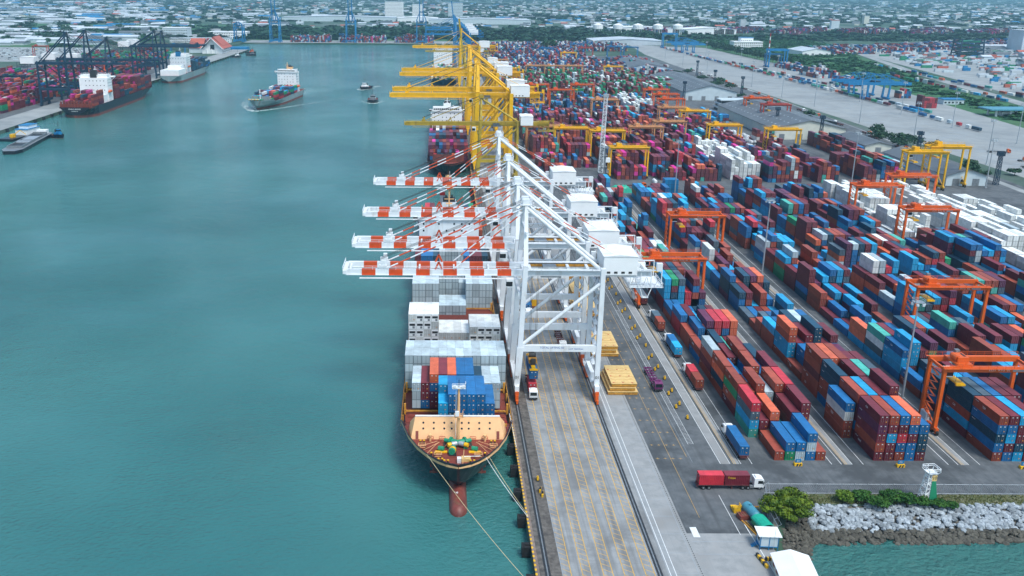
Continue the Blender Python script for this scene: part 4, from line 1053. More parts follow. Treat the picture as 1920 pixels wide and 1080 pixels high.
# ---------------------------------------------------------------- ships (bow at local y=0 pointing to -y, stern at y=L)
def hull_mesh(L, B, zd, zw, boot=None, bowr=4.5, blen=38, fc=0.0, fclen=22, stern=14, pdeck=.75, pwl=.85, wllen=62, bulw=1.1, transom=.82):
    """rings of the hull at four heights; returns MB with slots hull, boot, deck"""
    b = MB(); zb = zw-1.0; boot = zw+.9 if boot is None else boot
    lev = [(zb, 1.0), (zw, .98), (boot, .9), (zw+(zd-zw)*.62, .38), (zd, 0.0)]
    ts = [0, .004, .01, .02, .035, .055, .08, .11, .14, .18, .23, .3, .45, .6, .75, .85, .91, .95, .98, 1.0]
    rings = []
    for z, k in lev:
        ring = []
        for t in ts:
            y = t*L; off = bowr*k*(1-min(1, y/blen))
            # breadth blends from blunt deck line to fine waterline
            fd = (1-(1-y/blen)**2.2)**pdeck if y < blen else 1
            fw = min(1, (y/wllen))**pwl if y < wllen else 1
            f = fd*(1-k)+fw*k
            s = (L-y)/stern
            if s < 1: f *= (transom+(1-transom)*max(0, s)**.6)*(1-k)+max(0, s)**.45*.9*k + (.1*k if s > .99 else 0)
            zz = z
            if z == zd and y < fclen: zz = z+fc
            elif z == zd and y < fclen+4: zz = z+fc*(1-(y-fclen)/4)
            ring.append((max(.02, f)*B/2, y+off, zz))
        rings.append(ring)
    n = len(ts); base = len(b.v)
    for ring in rings:
        for x, y, z in ring: b.v.append((-x, y, z))
        for x, y, z in ring: b.v.append((x, y, z))
    def idx(l, s, i): return base+l*2*n+s*n+i
    for l in range(len(lev)-1):
        mi = 1 if l < 2 else 0
        for i in range(n-1):
            b._f((idx(l, 0, i+1), idx(l, 0, i), idx(l+1, 0, i), idx(l+1, 0, i+1)), mi)
            b._f((idx(l, 1, i), idx(l, 1, i+1), idx(l+1, 1, i+1), idx(l+1, 1, i)), mi)
        b._f((idx(l, 1, n-1), idx(l, 0, n-1), idx(l+1, 0, n-1), idx(l+1, 1, n-1)), mi)
        b._f((idx(l, 0, 0), idx(l, 1, 0), idx(l+1, 1, 0), idx(l+1, 0, 0)), mi)
    # bulwark inner lip and deck
    top = rings[-1]
    for i in range(n-1):
        for s in (-1, 1):
            (x0, y0, z0), (x1, y1, z1) = top[i], top[i+1]; e = .22
            P = [(s*x0, y0, z0), (s*x1, y1, z1), (s*max(0, x1-e), y1+.2, z1), (s*max(0, x0-e), y0+.3, z0)]
            b.face(P if s < 0 else P[::-1], 0)
            Q = [(s*max(0, x0-e), y0+.3, z0), (s*max(0, x1-e), y1+.2, z1), (s*max(0, x1-e), y1+.2, z1-bulw), (s*max(0, x0-e), y0+.3, z0-bulw)]
            b.face(Q if s < 0 else Q[::-1], 3)
            D = [(0, y0+.3, z0-bulw), (s*max(0, x0-e), y0+.3, z0-bulw), (s*max(0, x1-e), y1+.2, z1-bulw), (0, y1+.2, z1-bulw)]
            b.face(D if s > 0 else D[::-1], 2)
    return b
def superstructure(root, x0, x1, y0, y1, z0, z1, mats, wing=3.0, portrows=3, funnel=True, fcol=None, back=False):
    b = MB(); b.box(x0, x1, y0, y1, z0, z1-2.8, 0); b.box(x0+.6, x1-.6, y0-.2, y1-3, z1-2.8, z1, 0)
    b.box(x0-wing, x1+wing, y0-.8, y0+2.2, z1-3.0, z1-2.8, 0); b.box(x0-wing, x1+wing, y0-.8, y0-.7, z1-2.8, z1-1.7, 0)
    for s, xx in ((-1, x0-wing), (1, x1+wing-2)): b.box(xx, xx+2, y0-.8, y0+2.2, z1-2.8, z1-1.5, 0)
    b.beam((x0-wing+.5, y0+.8, z1-3), (x0, y0+.8, z1-6), .4, .4, 0); b.beam((x1+wing-.5, y0+.8, z1-3), (x1, y0+.8, z1-6), .4, .4, 0)
    b.rail([(x0+.6, y0-.2, z1), (x1-.6, y0-.2, z1), (x1-.6, y1-3, z1)]); ab = b.build("accommodation_block", [mats[0]], root)
    b = MB(); n = int((x1-x0-2)/1.6)
    for k in range(n): b.box(x0+1.2+k*1.6, x0+2.5+k*1.6, y0-.26, y0-.2, z1-1.7, z1-.7, 0)
    for r in range(portrows):
        for k in range(int((x1-x0)/3.2)):
            if (k+r*2) % 5 == 3: continue
            xx = x0+1.5+k*3.2; b.box(xx, xx+.7, y0-.05, y0, z1-5.2-r*2.9, z1-4.4-r*2.9, 0)
    for r in range(portrows):
        for k in range(int((y1-y0)/2.6)):
            yy = y0+1+k*2.6; b.box(x1, x1+.05, yy, yy+.7, z1-5.2-r*2.9, z1-4.4-r*2.9, 0); b.box(x0-.05, x0, yy, yy+.7, z1-5.2-r*2.9, z1-4.4-r*2.9, 0)
    if back:
        for r in range(portrows):
            for k in range(6): b.box(x0+3+k*3.6, x0+3.8+k*3.6, y1, y1+.05, z1-6-r*4.5, z1-5.2-r*4.5, 0)
    b.build("window", [M['glass']], ab)
    xm = (x0+x1)/2
    b = MB(); b.beam((xm, (y0+y1)/2-2, z1), (xm, (y0+y1)/2-2, z1+8), .7, .7, 0, .4, .4); b.beam((xm-2, (y0+y1)/2-2, z1+5), (xm+2, (y0+y1)/2-2, z1+5), .2, .3, 0); b.box(xm-1.3, xm+1.3, (y0+y1)/2-3, (y0+y1)/2-1, z1+3, z1+3.2, 0)
    b.tube((xm+5, y0+2, z1), (xm+5, y0+2, z1+1.6), .9, 10, 0)
    b.build("radar_mast", [mats[1]], root)
    if funnel and back:
        b = MB(); b.box(xm-3, xm+3, y1-6, y1-1, z1-3, z1+3.4, 0); b.box(xm-2.5, xm+2.5, y1-5.6, y1-1.4, z1+3.4, z1+4.6, 1); b.build("funnel", [fcol or mats[0], M['dark']], root)
    elif funnel:
        b = MB(); b.box(xm-3, xm+3, y1-1, y1+5, z0, z1+2.0, 0); b.box(xm-2.6, xm+2.6, y1-.6, y1+4.4, z1+2.0, z1+3.2, 1)
        for k in (-1.2, .2, 1.3): b.tube((xm+k, y1+2, z1+3.2), (xm+k, y1+2.3, z1+4.6), .35, 8, 1)
        b.build("funnel", [fcol or mats[0], M['dark']], root)
def lifeboat(root, x, y, z):
    b = MB(); b.tube((x, y-3.2, z), (x, y+3.2, z), 1.3, 10, 0, 1.2); b.tube((x, y-4.4, z+.2), (x, y-3.2, z), .5, 10, 0, 1.3); b.tube((x, y+3.2, z), (x, y+4.2, z+.2), 1.2, 10, 0, .5); b.build("lifeboat", [M['orange']], root)
def winch(root, x, y, z, s=1, big=True):
    b = MB(); b.box(x-1.6, x+1.6, y-1, y+1, z, z+.3, 1); b.tube((x-2.2*s, y-.8, z+1.1), (x-.4*s, y+.1, z+1.1), .75, 12, 0); b.tube((x-.4*s, y+.1, z+1.1), (x, y+.3, z+1.1), 1.15, 14, 0)
    b.tube((x-3.6*s, y-1.5, z+1.1), (x-2.3*s, y-.9, z+1.1), .62, 12, 2); b.tube((x-4.6*s, y-2.0, z+1.1), (x-3.7*s, y-1.55, z+1.1), .55, 12, 3); b.tube((x+.2*s, y+.4, z+1), (x+1.3*s, y+1.0, z+1), .55, 10, 0); b.box(x-.5, x+.5, y-1.9, y-.9, z, z+1.2, 0)
    b.build("mooring_winch", [M['green'], M['dark'], M['galv'], M['yellow']], root)
def bollard(b, x, y, z, mi0=0, mi1=1):
    for dx in (-.45, .45): b.tube((x+dx, y, z), (x+dx, y, z+.75), .22, 8, mi0); b.tube((x+dx, y, z+.75), (x+dx, y, z+.95), .28, 8, mi1)

# ---- the near ship
SX, SY = 4.85, 194.6
root = empty("container_ship", (SX, SY, 0), 0, "large black-hulled container ship moored at the quay with cream breakwater and red deck", "ship")
ZD = 4.6
hb = hull_mesh(284, 30.8, ZD, -3, bowr=7.5, blen=34, fc=3.3, fclen=23, pdeck=.60, pwl=.95, wllen=75, bulw=1.25)
hb.v = [(x, y+1.3 if y < 200 else y, z) for x, y, z in hb.v]
hb.build("hull", [M['hullblack'], M['boot'], M['deck'], M['cream']], root)
# bulb
b = MB(); n = 14; prev = None
for i in range(13):
    y = (-4.2, -4.1, -3.8, -3.3, -2.6, -1.6, -.4, 2, 5, 8, 11, 14, 17)[i]; uu = min(1, (y+4.24)/3.2); r = 2.35*math.sqrt(max(0, 1-(1-uu)**2))
    ring = []
    for j in range(n):
        a = 2*math.pi*j/n; ring.append((math.cos(a)*r*.95, y, -3.35+math.sin(a)*r*1.15))
    k = len(b.v); b.v += ring
    if i:
        for j in range(n): b._f((k-n+j, k-n+(j+1) % n, k+(j+1) % n, k+j), 0)
    else: b._f(tuple(range(k, k+n)), 0)
b.build("bulbous_bow", [M['boot']], root, smooth=True)
text_part("18", 1.1, M['textw'], root, (-.5, 3.0, -.62), (0, 0, 0), .01, "draught_mark")
# anchors
for s in (-1, 1):
    b = MB(); b.box(s*6.2-.8, s*6.2+.8, 10.6, 11.2, 2.2, 3.2, 0); b.beam((s*6.2, 10.6, 2.6), (s*6.0, 10.3, .6), .35, .35, 0); b.beam((s*6.0-1.1, 10.3, 1.0), (s*6.0+1.1, 10.3, 1.0), .35, .5, 0); b.build("anchor", [M['boot']], root)
# sloping breakwater with round openings and side wings
zf = ZD+3.3-1.25
ya, yb, za, zb = 16.8, 19.4, zf, 11.9
b = MB(); xa, xb = 12.0, 10.9
b.hexa([(-xa, ya, za), (xa, ya, za), (xa, ya+.35, za), (-xa, ya+.35, za), (-xb, yb, zb), (xb, yb, zb), (xb, yb+.35, zb), (-xb, yb+.35, zb)], 0)
b.box(-xb, xb, yb-.15, yb+.5, zb, zb+.14, 1)
for s in (-1, 1):
    b.hexa([(s*xa, ya, za), (s*12.9, ya+4, za-.4), (s*12.8, ya+4.3, za-.4), (s*(xa-.1), ya+.3, za), (s*xb, yb, zb), (s*12.2, yb+1.6, zb-2.2), (s*12.1, yb+1.9, zb-2.2), (s*(xb-.1), yb+.3, zb)], 0)
b.build("breakwater", [M['cream'], M['white2']], root)
b = MB(); nrm = Vector((0, -(zb-za), (yb-ya))).normalized()
def onbw(x, t): return Vector((x, ya+(yb-ya)*t, za+(zb-za)*t))+nrm*.02
for t in (.72, .47):
    for x in (-8.8, -6.1, -3.4, -1.5, 1.1, 2.9, 5.6, 8.3):
        c = onbw(x, t); b.tube(c, c+nrm*.03, .27, 12, 0)
b.build("porthole", [M['glass']], root)
for x in (-10.4, 10.4):
    b = MB(); b.beam(onbw(x, .02)+nrm*.05, onbw(x, .36)+nrm*.05, .7, .12, 0); b.build("door", [M['deck']], root)
# foremast
b = MB(); b.tube((.2, 16.2, zf), (.2, 16.2, 21.5), .42, 10, 0, .3); b.box(-.9, 1.3, 15.4, 17.0, 13.4, 13.6, 0); b.rail([(-.9, 15.4, 13.6), (1.3, 15.4, 13.6), (1.3, 17, 13.6)], mi=0); b.box(-1.5, 1.9, 15.4, 17.0, 21.4, 21.7, 1); b.rail([(-1.5, 15.4, 21.7), (1.9, 15.4, 21.7), (1.9, 17, 21.7)], mi=1)
b.box(-.7, .3, 15.1, 15.4, 14.0, 15.4, 1); b.tube((.2, 16.2, 21.7), (.2, 16.2, 23.6), .1, 6, 2); b.box(-1.2, -.5, 15.2, 15.5, 21.9, 22.5, 1); b.box(.9, 1.6, 15.2, 15.5, 21.9, 22.5, 1)
b.beam((-.5, 15.9, zf), (-.5, 16.0, 21), .08, .3, 1); b.build("foremast", [M['cream'], M['white2'], M['dark']], root)
for s in (-1, 1):
    winch(root, s*2.0, 13.6, zf, s)
    b = MB(); b.tube((s*4.2-.7, 10.9, zf+.7), (s*4.2+.7, 10.4, zf+.7), .6, 10, 0); b.box(s*4.2-1.5, s*4.2+1.5, 9.5, 10.4, zf, zf+.25, 1); b.beam((s*4.2, 10.4, zf+.2), (s*2.6, 12.6, zf+1.0), .15, .15, 2); b.build("anchor_windlass", [M['green'], M['yellow'], M['boot']], root)
b = MB(); b.tube((-1.6, 8.2, zf+1.1), (-1.2, 10.2, zf+1.1), .85, 12, 0); b.tube((-1.45, 8.8, zf+1.1), (-1.35, 9.4, zf+1.1), .92, 12, 1); b.box(-2.4, -.4, 8, 10.2, zf, zf+.3, 2); b.build("capstan_winch", [M['green'], M['yellow'], M['dark']], root)
b = MB(); b.box(.8, 3.0, 5.0, 6.6, zf, zf+.9, 0); b.box(-.3, .7, 4.4, 5.6, zf, zf+1.2, 1); b.beam((1.0, 3, zf), (1.3, 3.4, zf+4.2), .18, .18, 2); b.beam((1.2, 5.2, zf+1.4), (5.4, 5.6, zf+1.4), .12, .12, 1); b.build("deck_locker", [M['hatch'], M['white2'], M['cream']], root)
b = MB()
for x, y in ((-9.0, 14.6), (9.0, 14.6), (-6.2, 8.2), (6.2, 8.2), (-3.0, 4.4), (3.4, 4.4), (-4.4, 5.2), (-12.0, 24), (12.0, 24), (-12.1, 30), (12.1, 30)): bollard(b, x, y, zf if y < 22 else ZD-1.2)
b.build("deck_bollards", [M['dark'], M['yblk']], root)
b = MB()
for s in (-1, 1):
    for x, y in ((s*9.0, 12.0), (s*5.0, 7.4)):
        b.rail([(x-.9, y-.7, zf), (x+.9, y-.7, zf), (x+.9, y+.7, zf), (x-.9, y+.7, zf), (x-.9, y-.7, zf)], mi=0, step=1)
    for x in (3.2, 6.2): b.rail([(s*x, 16.2, zf), (s*(x+1.5), 16.2, zf)], mi=1)
    b.tube((s*7.0, 15.8, zf), (s*7.0, 15.8, zf+1.5), .28, 8, 2); b.tube((s*7.0, 15.8, zf+1.5), (s*7.0, 15.8, zf+1.9), .5, 8, 2)
b.build("deck_railing", [M['cream'], M['mark'], M['cream']], root)
b = MB()
for s in (-1, 1):
    for x0, y0, x1, y1 in ((8.6, 10.4, 4.6, 13.2), (9.6, 12.2, 5.2, 13.8), (7.8, 8.4, 5.0, 13.0)):
        b.tube((s*x0, y0, zf+.4), (s*x1, y1, zf+1.1), .05, 5, 0)
b.build("deck_ropes", [M['cream']], root)
# lashing bridge pieces, side rails and hatch coamings
b = MB()
for x in (-11.6, -9.3, -6.9, -4.8, 9.6, 12.1): b.box(x, x+.4, 22.4, 23.2, ZD-1.2, 7.6, 0)
b.box(-12, -4.4, 22.3, 23.3, 7.6, 8.0, 0); b.rail([(-12, 22.3, 8), (-4.4, 22.3, 8)], mi=1); b.box(9.4, 13.0, 22.3, 23.3, 7.6, 8.0, 0); b.rail([(9.4, 22.3, 8), (13, 22.3, 8)], mi=1)
for k in range(18):
    y = 37.6+k*14.3
    for s in (-1, 1):
        b.box(s*14.3-.3, s*14.3+.3, y, y+.8, ZD-1.2, 6.6, 2); b.box(s*14.6-.15, s*14.6+.15, y-6, y-5.6, ZD-1.2, ZD+1.5, 2)
    b.box(-14.6, 14.6, y+.1, y+.6, 4.2, 4.6, 2)
b.build("lashing_bridge", [M['hatchside'], M['mark'], M['hatchside']], root)
b = MB(); b.box(-13.4, 13.4, 36, 276, ZD-1.2, 3.55, 0); b.box(-11.4, 11.6, 22.5, 37, ZD-1.2, 3.55, 0); b.build("hatch_coaming", [M['deck']], root)
b = MB(); b.box(2.6, 12.4, 74, 84.2, 5.2, 6.4, 0); b.build("hatch_cover", [M['hatch']], root)
b = MB(); b.rail([(-15, 28, ZD), (-15.1, 270, ZD)], step=4, mi=0); b.rail([(15, 28, ZD), (15.1, 270, ZD)], step=4, mi=0); b.build("side_railing", [M['hatchside']], root)
superstructure(root, -13.4, 11.6, 178, 190, 3.4, 27.5, (M['white'], M['cream']), wing=2.6, portrows=4)
b = MB(); b.box(-12, 12, 190, 202, 3.4, 12, 0); b.beam((-.6, 199, 12), (-.6, 199, 38), 1.1, 1.1, 1, .8, .8); b.tube((-.6, 199, 33.5), (-.6, 199, 34.6), 2.0, 12, 1); b.beam((-3.6, 199, 37.5), (2.4, 199, 37.5), .35, .35, 1); b.beam((-.6, 199, 38), (-.6, 199, 41), .3, .3, 2)
b.box(-4.8, -2.6, 198, 201, 12, 33, 2); b.box(-4.9, -2.5, 197.9, 201.1, 30.5, 32, 3); b.box(1.5, 3, 198, 200, 12, 26, 0)
b.build("after_mast", [M['white'], M['cream'], M['galv'], M['mark']], root)
lifeboat(root, -14.2, 186, 12)

def ship_stack(bay, row, colr, cols, L=12.19, y=None, z0=3.6, h=2.6, reefer=False, x0=-14.82, indiv=True, pitch=2.47):
    for t, c in enumerate(cols):
        ALL.append(dict(x=SX+x0+colr*pitch, y=SY+y, z=z0+t*h, L=L, c=c, t=t, n=len(cols), info=('ship', colr, row) if indiv else None, reefer=reefer and (t*7+colr*5) % 4 != 1, ship=True))
Y0 = 24.0
B1 = {3: None, 4: [m_, a_, a_], 5: [n_, n_, b_, b_], 6: [b_, b_, b_, b_], 7: [b_, b_, b_, b_], 8: [b_, b_, b_, b_], 9: [m_, b_, b_]}
for c, cs in B1.items():
    if not cs: continue
    if c == 4:
        ship_stack(0, 0, c, [m_, a_, a_], 6.06, Y0, z0=5.6); ship_stack(0, 1, c, [m_, a_, a_, a_], 6.06, Y0+6.13, z0=5.6)
    elif c == 5: ship_stack(0, 0, c, cs, 12.19, Y0, z0=5.6)
    elif c == 9: ship_stack(0, 0, c, cs, 12.19, Y0, z0=5.6)
    else: ship_stack(0, 0, c, cs, 12.19, Y0, z0=5.6)
Y1 = 39.2
for c, cs in {1: [g_]*3, 2: [b_, m_, m_], 3: [m_, p_, b_, o_], 4: [b_, m_, m_, m_], 5: [b_, m_, m_, o_], 6: [b_, b_, b_, b_], 7: [b_, b_, b_, b_], 8: [b_, b_, n_], 9: [g_, g_, g_], 10: [g_]*3}.items():
    z0 = 4.6
    if c in (1, 9, 10):
        ship_stack(1, 2, c, cs, 6.06, Y1, z0=z0); ship_stack(1, 3, c, cs, 6.06, Y1+6.13, z0=z0)
    else: ship_stack(1, 2, c, cs, 12.19, Y1, z0=z0)
Y2 = 53.4
for c in range(12):
    ship_stack(2, 4, c, [g_]*4, 6.06, Y2, z0=4.3); ship_stack(2, 5, c, [g_]*4, 6.06, Y2+6.13, z0=4.3)
Y3 = 84.6
for c in range(12):
    if c < 4: ship_stack(3, 6, c, [w_]*4, 12.19, Y3, z0=5.8, reefer=True)
    elif c < 8: ship_stack(3, 6, c, [w_]*2, 12.19, Y3, z0=4.7)
    else: ship_stack(3, 6, c, [w_]*4, 12.19, Y3-5, z0=3.4, reefer=True)
Y4 = 119.0
for c in range(4, 8):
    ship_stack(4, 7, c, [g_]*2, 6.06, Y4, z0=2.0); ship_stack(4, 8, c, [g_]*2, 6.06, Y4+6.13, z0=2.0)
Y5 = 135.0
for c in range(12):
    n = 4 if c < 4 or c > 7 else 3
    Y5 = 135.0 if 4 <= c < 8 else 125.5
    ship_stack(5, 9, c, [g_]*n+( [g_] if n == 3 and c < 7 else []), 6.06, Y5, z0=3.0); ship_stack(5, 10, c, [g_]*4, 6.06, Y5+6.13, z0=3.0)
Y6 = 162.0
for c in range(12):
    cs = [g_]*5 if 4 <= c < 8 else random.choice([[n_, b_, g_, m_], [b_, w_, b_, b_], [n_, r_, m_, b_], [b_, m_, m_, n_]])
    ship_stack(6, 11, c, cs, 12.19, Y6, z0=3.0, indiv=False)
for k in range(4):
    for c in range(12): ship_stack(7, 12, c, [pick(W1) for _ in range(random.choice([2, 3]))], 12.19, 212+k*14.5, z0=3.4, indiv=False)
# mooring lines, each a thing
def rope(p, q, sag, r, m, label):
    b = MB(); n = 14; p = Vector(p); q = Vector(q)
    pts = [p+(q-p)*(i/n)-Vector((0, 0, sag*4*(i/n)*(1-i/n))) for i in range(n+1)]
    for a, c in zip(pts[:-1], pts[1:]): b.tube(a, c, r, 6, 0)
    tag(b.build("mooring_line", m), label, "rope")
rope((-2.9, 200.6, 8.2), (21.0, 156, .4), 1.2, .065, M['rope'], "long tan mooring line running from the ship's left bow down to the quay corner")
rope((12.3, 200.2, 8.0), (20.9, 185.8, .5), .4, .06, M['rope'], "tan mooring line from the ship's right bow to a quay bollard")
rope((11.6, 199.4, 8.0), (20.8, 185.2, .5), .5, .06, M['ropew'], "white mooring line from the ship's right bow to a quay bollard")
rope((19.2, 226, 7.0), (20.8, 219, .5), .1, .08, M['ropew'], "short white mooring line from the ship's shoulder to the quay")

def small_containers(cx, cy, bays, W, seed, z0, rz=0, B=30, pitch=2.5, bl=13.2, h=2.6):
    """stowage of a distant ship, added to the common mass of containers"""
    random.seed(seed); ca, sa = math.cos(rz), math.sin(rz)
    for (yb_, n0, n1, hmax, inset) in bays:
        nc = int((B-2*inset)/pitch)
        for c in range(nc):
            n = max(0, random.choice([n0, n1]) if isinstance(hmax, int) else 1)
            X = -nc*pitch/2+c*pitch
            for t in range(n):
                lx, ly = X, yb_
                wx = cx+lx*ca-ly*sa; wy = cy+lx*sa+ly*ca
                if abs(rz-math.pi) < .01: wx -= 2.44; wy -= 12.19
                ALL.append(dict(x=wx, y=wy, z=z0+t*h, L=12.19, c=pick(W), t=t, n=n, info=None, reefer=False, ship=True))
# ---- second ship at the quay
root = empty("container_ship", (5.6, 596, 0), 0, "black-hulled ship with maroon and magenta containers moored ahead under the yellow cranes", "ship")
hull_mesh(245, 29, 3.8, -3, bowr=6, blen=30, fc=2.6, fclen=16, wllen=60).build("hull", [M['hullblack'], M['boot'], M['deck'], M['boot']], root)
b = MB(); b.box(-10.5, 10.5, 15, 15.4, 4.8, 10.2, 0); b.build("breakwater", [M['boot']], root)
b = MB(); b.tube((0, 11, 5), (0, 11, 16), .4, 8, 0); b.box(-1, 1, 10.4, 11.6, 13, 13.2, 0); b.tube((0, -1, -3.6), (0, 12, -3.6), 2.2, 10, 1); b.build("foremast", [M['boot'], M['cream']], root)
superstructure(root, -12, 12, 143, 156, 3, 25.5, (M['white2'], M['white2']), wing=2.4, portrows=4)
small_containers(5.6, 596, [(19, 2, 3, 3, 1.2), (33, 3, 4, 4, .3), (47, 4, 4, 4, 0), (61, 4, 5, 4, 0), (75, 4, 5, 4, 0), (89, 4, 4, 4, 0), (103, 3, 5, 4, 0), (117, 3, 4, 4, 0), (164, 3, 4, 4, 0), (178, 2, 4, 4, 0), (192, 3, 4, 4, 0), (206, 2, 3, 3, 1)], dict(plum=26, maroon=26, navy=14, magenta=9, blue=7, orange=5, brown=8, white=4, red=3), 71, 3.2, B=29)
# ---- third ship
root = empty("container_ship", (3.5, 1152, 0), 0, "navy-hulled ship with green containers moored far up the eastern quay", "ship")
hull_mesh(240, 32, 6, -3, bowr=6, blen=30, fc=2.6, fclen=16, wllen=60).build("hull", [M['navy'], M['boot'], M['deck'], M['navy']], root)
superstructure(root, -13, 13, 168, 182, 4, 36, (M['white2'], M['white2']), wing=2, portrows=4)
small_containers(3.5, 1152, [(18+i*14, 2, 4, 4, 0) for i in range(10)]+[(190+i*14, 3, 4, 4, 0) for i in range(3)], dict(green=30, maroon=14, navy=12, white=14, grey=6, blue=6, red=4), 72, 5.4, B=31)
# ---- ship under way in the basin
rzm = R(-7)
root = empty("container_ship", (-187, 935, 0), rzm, "rust-streaked grey container ship under way in mid channel with white wake", "ship")
hull_mesh(150, 27.5, 4.2, -3, boot=-.9, bowr=7, blen=30, fc=2.6, fclen=20, wllen=55).build("hull", [M['hullgrey'], M['boot'], M['deck'], M['hullgrey']], root)
b = MB(); b.box(-9.6, 9.6, 19, 19.4, 5, 9.4, 0); b.build("breakwater", [M['hullgrey']], root)
b = MB(); b.tube((0, 17, 5), (0, 17, 16.5), .45, 8, 0); b.box(-1, 1, 16.4, 17.6, 13, 13.3, 0); b.build("foremast", [M['white2']], root)
superstructure(root, -10.8, 10.8, 116, 128, 3, 28, (M['white2'], M['cream']), wing=3, portrows=5, fcol=M['cream'])
lifeboat(root, -12.6, 118, 10); lifeboat(root, 12.6, 118, 10)
for s in (-5.6, -2.5, .6, 3.5): winch(root, s, 12, 5.7, 1)
ca, sa = math.cos(rzm), math.sin(rzm); random.seed(5)
_shipw = dict(maroon=20, blue=10, azure=8, orange=12, green=5, navy=8, red=8, white=3)
def ms_container(lx, ly, z, L, c):
    """container aboard the moving ship (turned with it) built into the ship mass mesh"""
    MSB.append((lx, ly, z, L, c))
MSB = []
for (yb_, n0, n1, ins) in ((20, 1, 2, 2.2), (33.5, 1, 3, .6), (47, 1, 3, 0), (60.5, 1, 2, 0), (74, 1, 2, 0), (87.5, 1, 3, 0), (101, 1, 3, 0)):
    nc = int((25-2*ins)/2.5)
    for c in range(nc):
        n = random.choice([n0, n1, n1 if yb_ < 90 else n0])
        for t in range(n): ms_container(-nc*1.25+c*2.5, yb_, 3.9+t*2.6, 12.19, pick(_shipw))
b = MB()
for (lx, ly, z, L, c) in MSB:
    cc = PAL[c]; j = random.uniform(.85, 1.2); cc = (cc[0]*j, cc[1]*j, cc[2]*j)
    def W_(x, y, zz): return (-187+x*ca-y*sa, 935+x*sa+y*ca, zz)
    x0, x1, y0, y1, z0, z1 = lx, lx+CW, ly, ly+L, z, z+CH
    b.face([W_(x0, y0, z0), W_(x1, y0, z0), W_(x1, y0, z1), W_(x0, y0, z1)], 1, cc, [(0, 0), (1, 0), (1, 1), (0, 1)])
    b.face([W_(x0, y1, z0), W_(x0, y0, z0), W_(x0, y0, z1), W_(x0, y1, z1)], 0, cc); b.face([W_(x1, y0, z0), W_(x1, y1, z0), W_(x1, y1, z1), W_(x1, y0, z1)], 0, cc)
    b.face([W_(x0, y0, z1), W_(x1, y0, z1), W_(x1, y1, z1), W_(x0, y1, z1)], 0, cc); b.face([W_(x1, y1, z0), W_(x0, y1, z0), W_(x0, y1, z1), W_(x1, y1, z1)], 0, cc)
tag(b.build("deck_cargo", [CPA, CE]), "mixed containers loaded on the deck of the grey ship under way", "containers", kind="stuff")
# wakes (foam on the water)
def foam_mat():
    m = bpy.data.materials.new("foam"); m.use_nodes = True; N = m.node_tree.nodes; Lk = m.node_tree.links; p = N["Principled BSDF"]
    p.inputs["Base Color"].default_value = (.62, .72, .72, 1); p.inputs["Roughness"].default_value = .8
    g = N.new("ShaderNodeNewGeometry"); n = N.new("ShaderNodeTexNoise"); n.inputs["Scale"].default_value = .35; n.inputs["Detail"].default_value = 8; n.inputs["Roughness"].default_value = .75
    Lk.new(g.outputs["Position"], n.inputs["Vector"]); vc = N.new("ShaderNodeVertexColor"); vc.layer_name = "Col"
    ad = N.new("ShaderNodeMath"); ad.operation = 'ADD'; Lk.new(n.outputs[0], ad.inputs[0]); Lk.new(vc.outputs[0], ad.inputs[1])
    mr = N.new("ShaderNodeMapRange"); mr.inputs[1].default_value = .92; mr.inputs[2].default_value = 1.25; Lk.new(ad.outputs[0], mr.inputs[0]); Lk.new(mr.outputs[0], p.inputs["Alpha"])
    return m
FM = foam_mat()
def wake_strip(b, pts, w0, w1, d0, d1):
    n = len(pts)-1
    for i in range(n):
        a = Vector(pts[i]); c = Vector(pts[i+1]); d = (c-a).normalized(); nn = Vector((-d.y, d.x, 0)); t0, t1 = i/n, (i+1)/n
        wa = w0+(w1-w0)*t0; wc = w0+(w1-w0)*t1; da = d0+(d1-d0)*t0; dc = d0+(d1-d0)*t1
        k = len(b.v)
        b.face([a, c, c+nn*wc, a+nn*wa], 0, ((da+dc)/2,)*3); b.face([a-nn*wa, c-nn*wc, c, a], 0, ((da+dc)/2,)*3)
b = MB()
def wp(x, y): return (-187+x*ca-y*sa, 935+x*sa+y*ca, -2.97)
wake_strip(b, [wp(-4-.0, -1), wp(-9, 8), wp(-16, 20), wp(-25, 40), wp(-34, 70), wp(-43, 110), wp(-50, 160), wp(-58, 230)], 3.0, 4, .62, .33)
wake_strip(b, [wp(4, -1), wp(10, 8), wp(17, 20), wp(28, 45), wp(44, 80), wp(66, 125), wp(92, 175), wp(125, 240)], 2.4, 4, .60, .30)
wake_strip(b, [wp(11, 30), wp(14, 60), wp(15, 100), wp(15, 150), wp(14, 230), wp(12, 330)], 2.0, 5, .42, .28)
wake_strip(b, [wp(-4, -2), wp(0, -3.4), wp(4, -2)], 2.2, 2.2, .75, .75)
wake_strip(b, [wp(0, 150), wp(2, 200), wp(6, 260), wp(12, 330)], 8, 12, .45, .3)
tag(b.build("wake", FM), "white foamy bow wave and wake of the grey ship", "wake", kind="stuff")
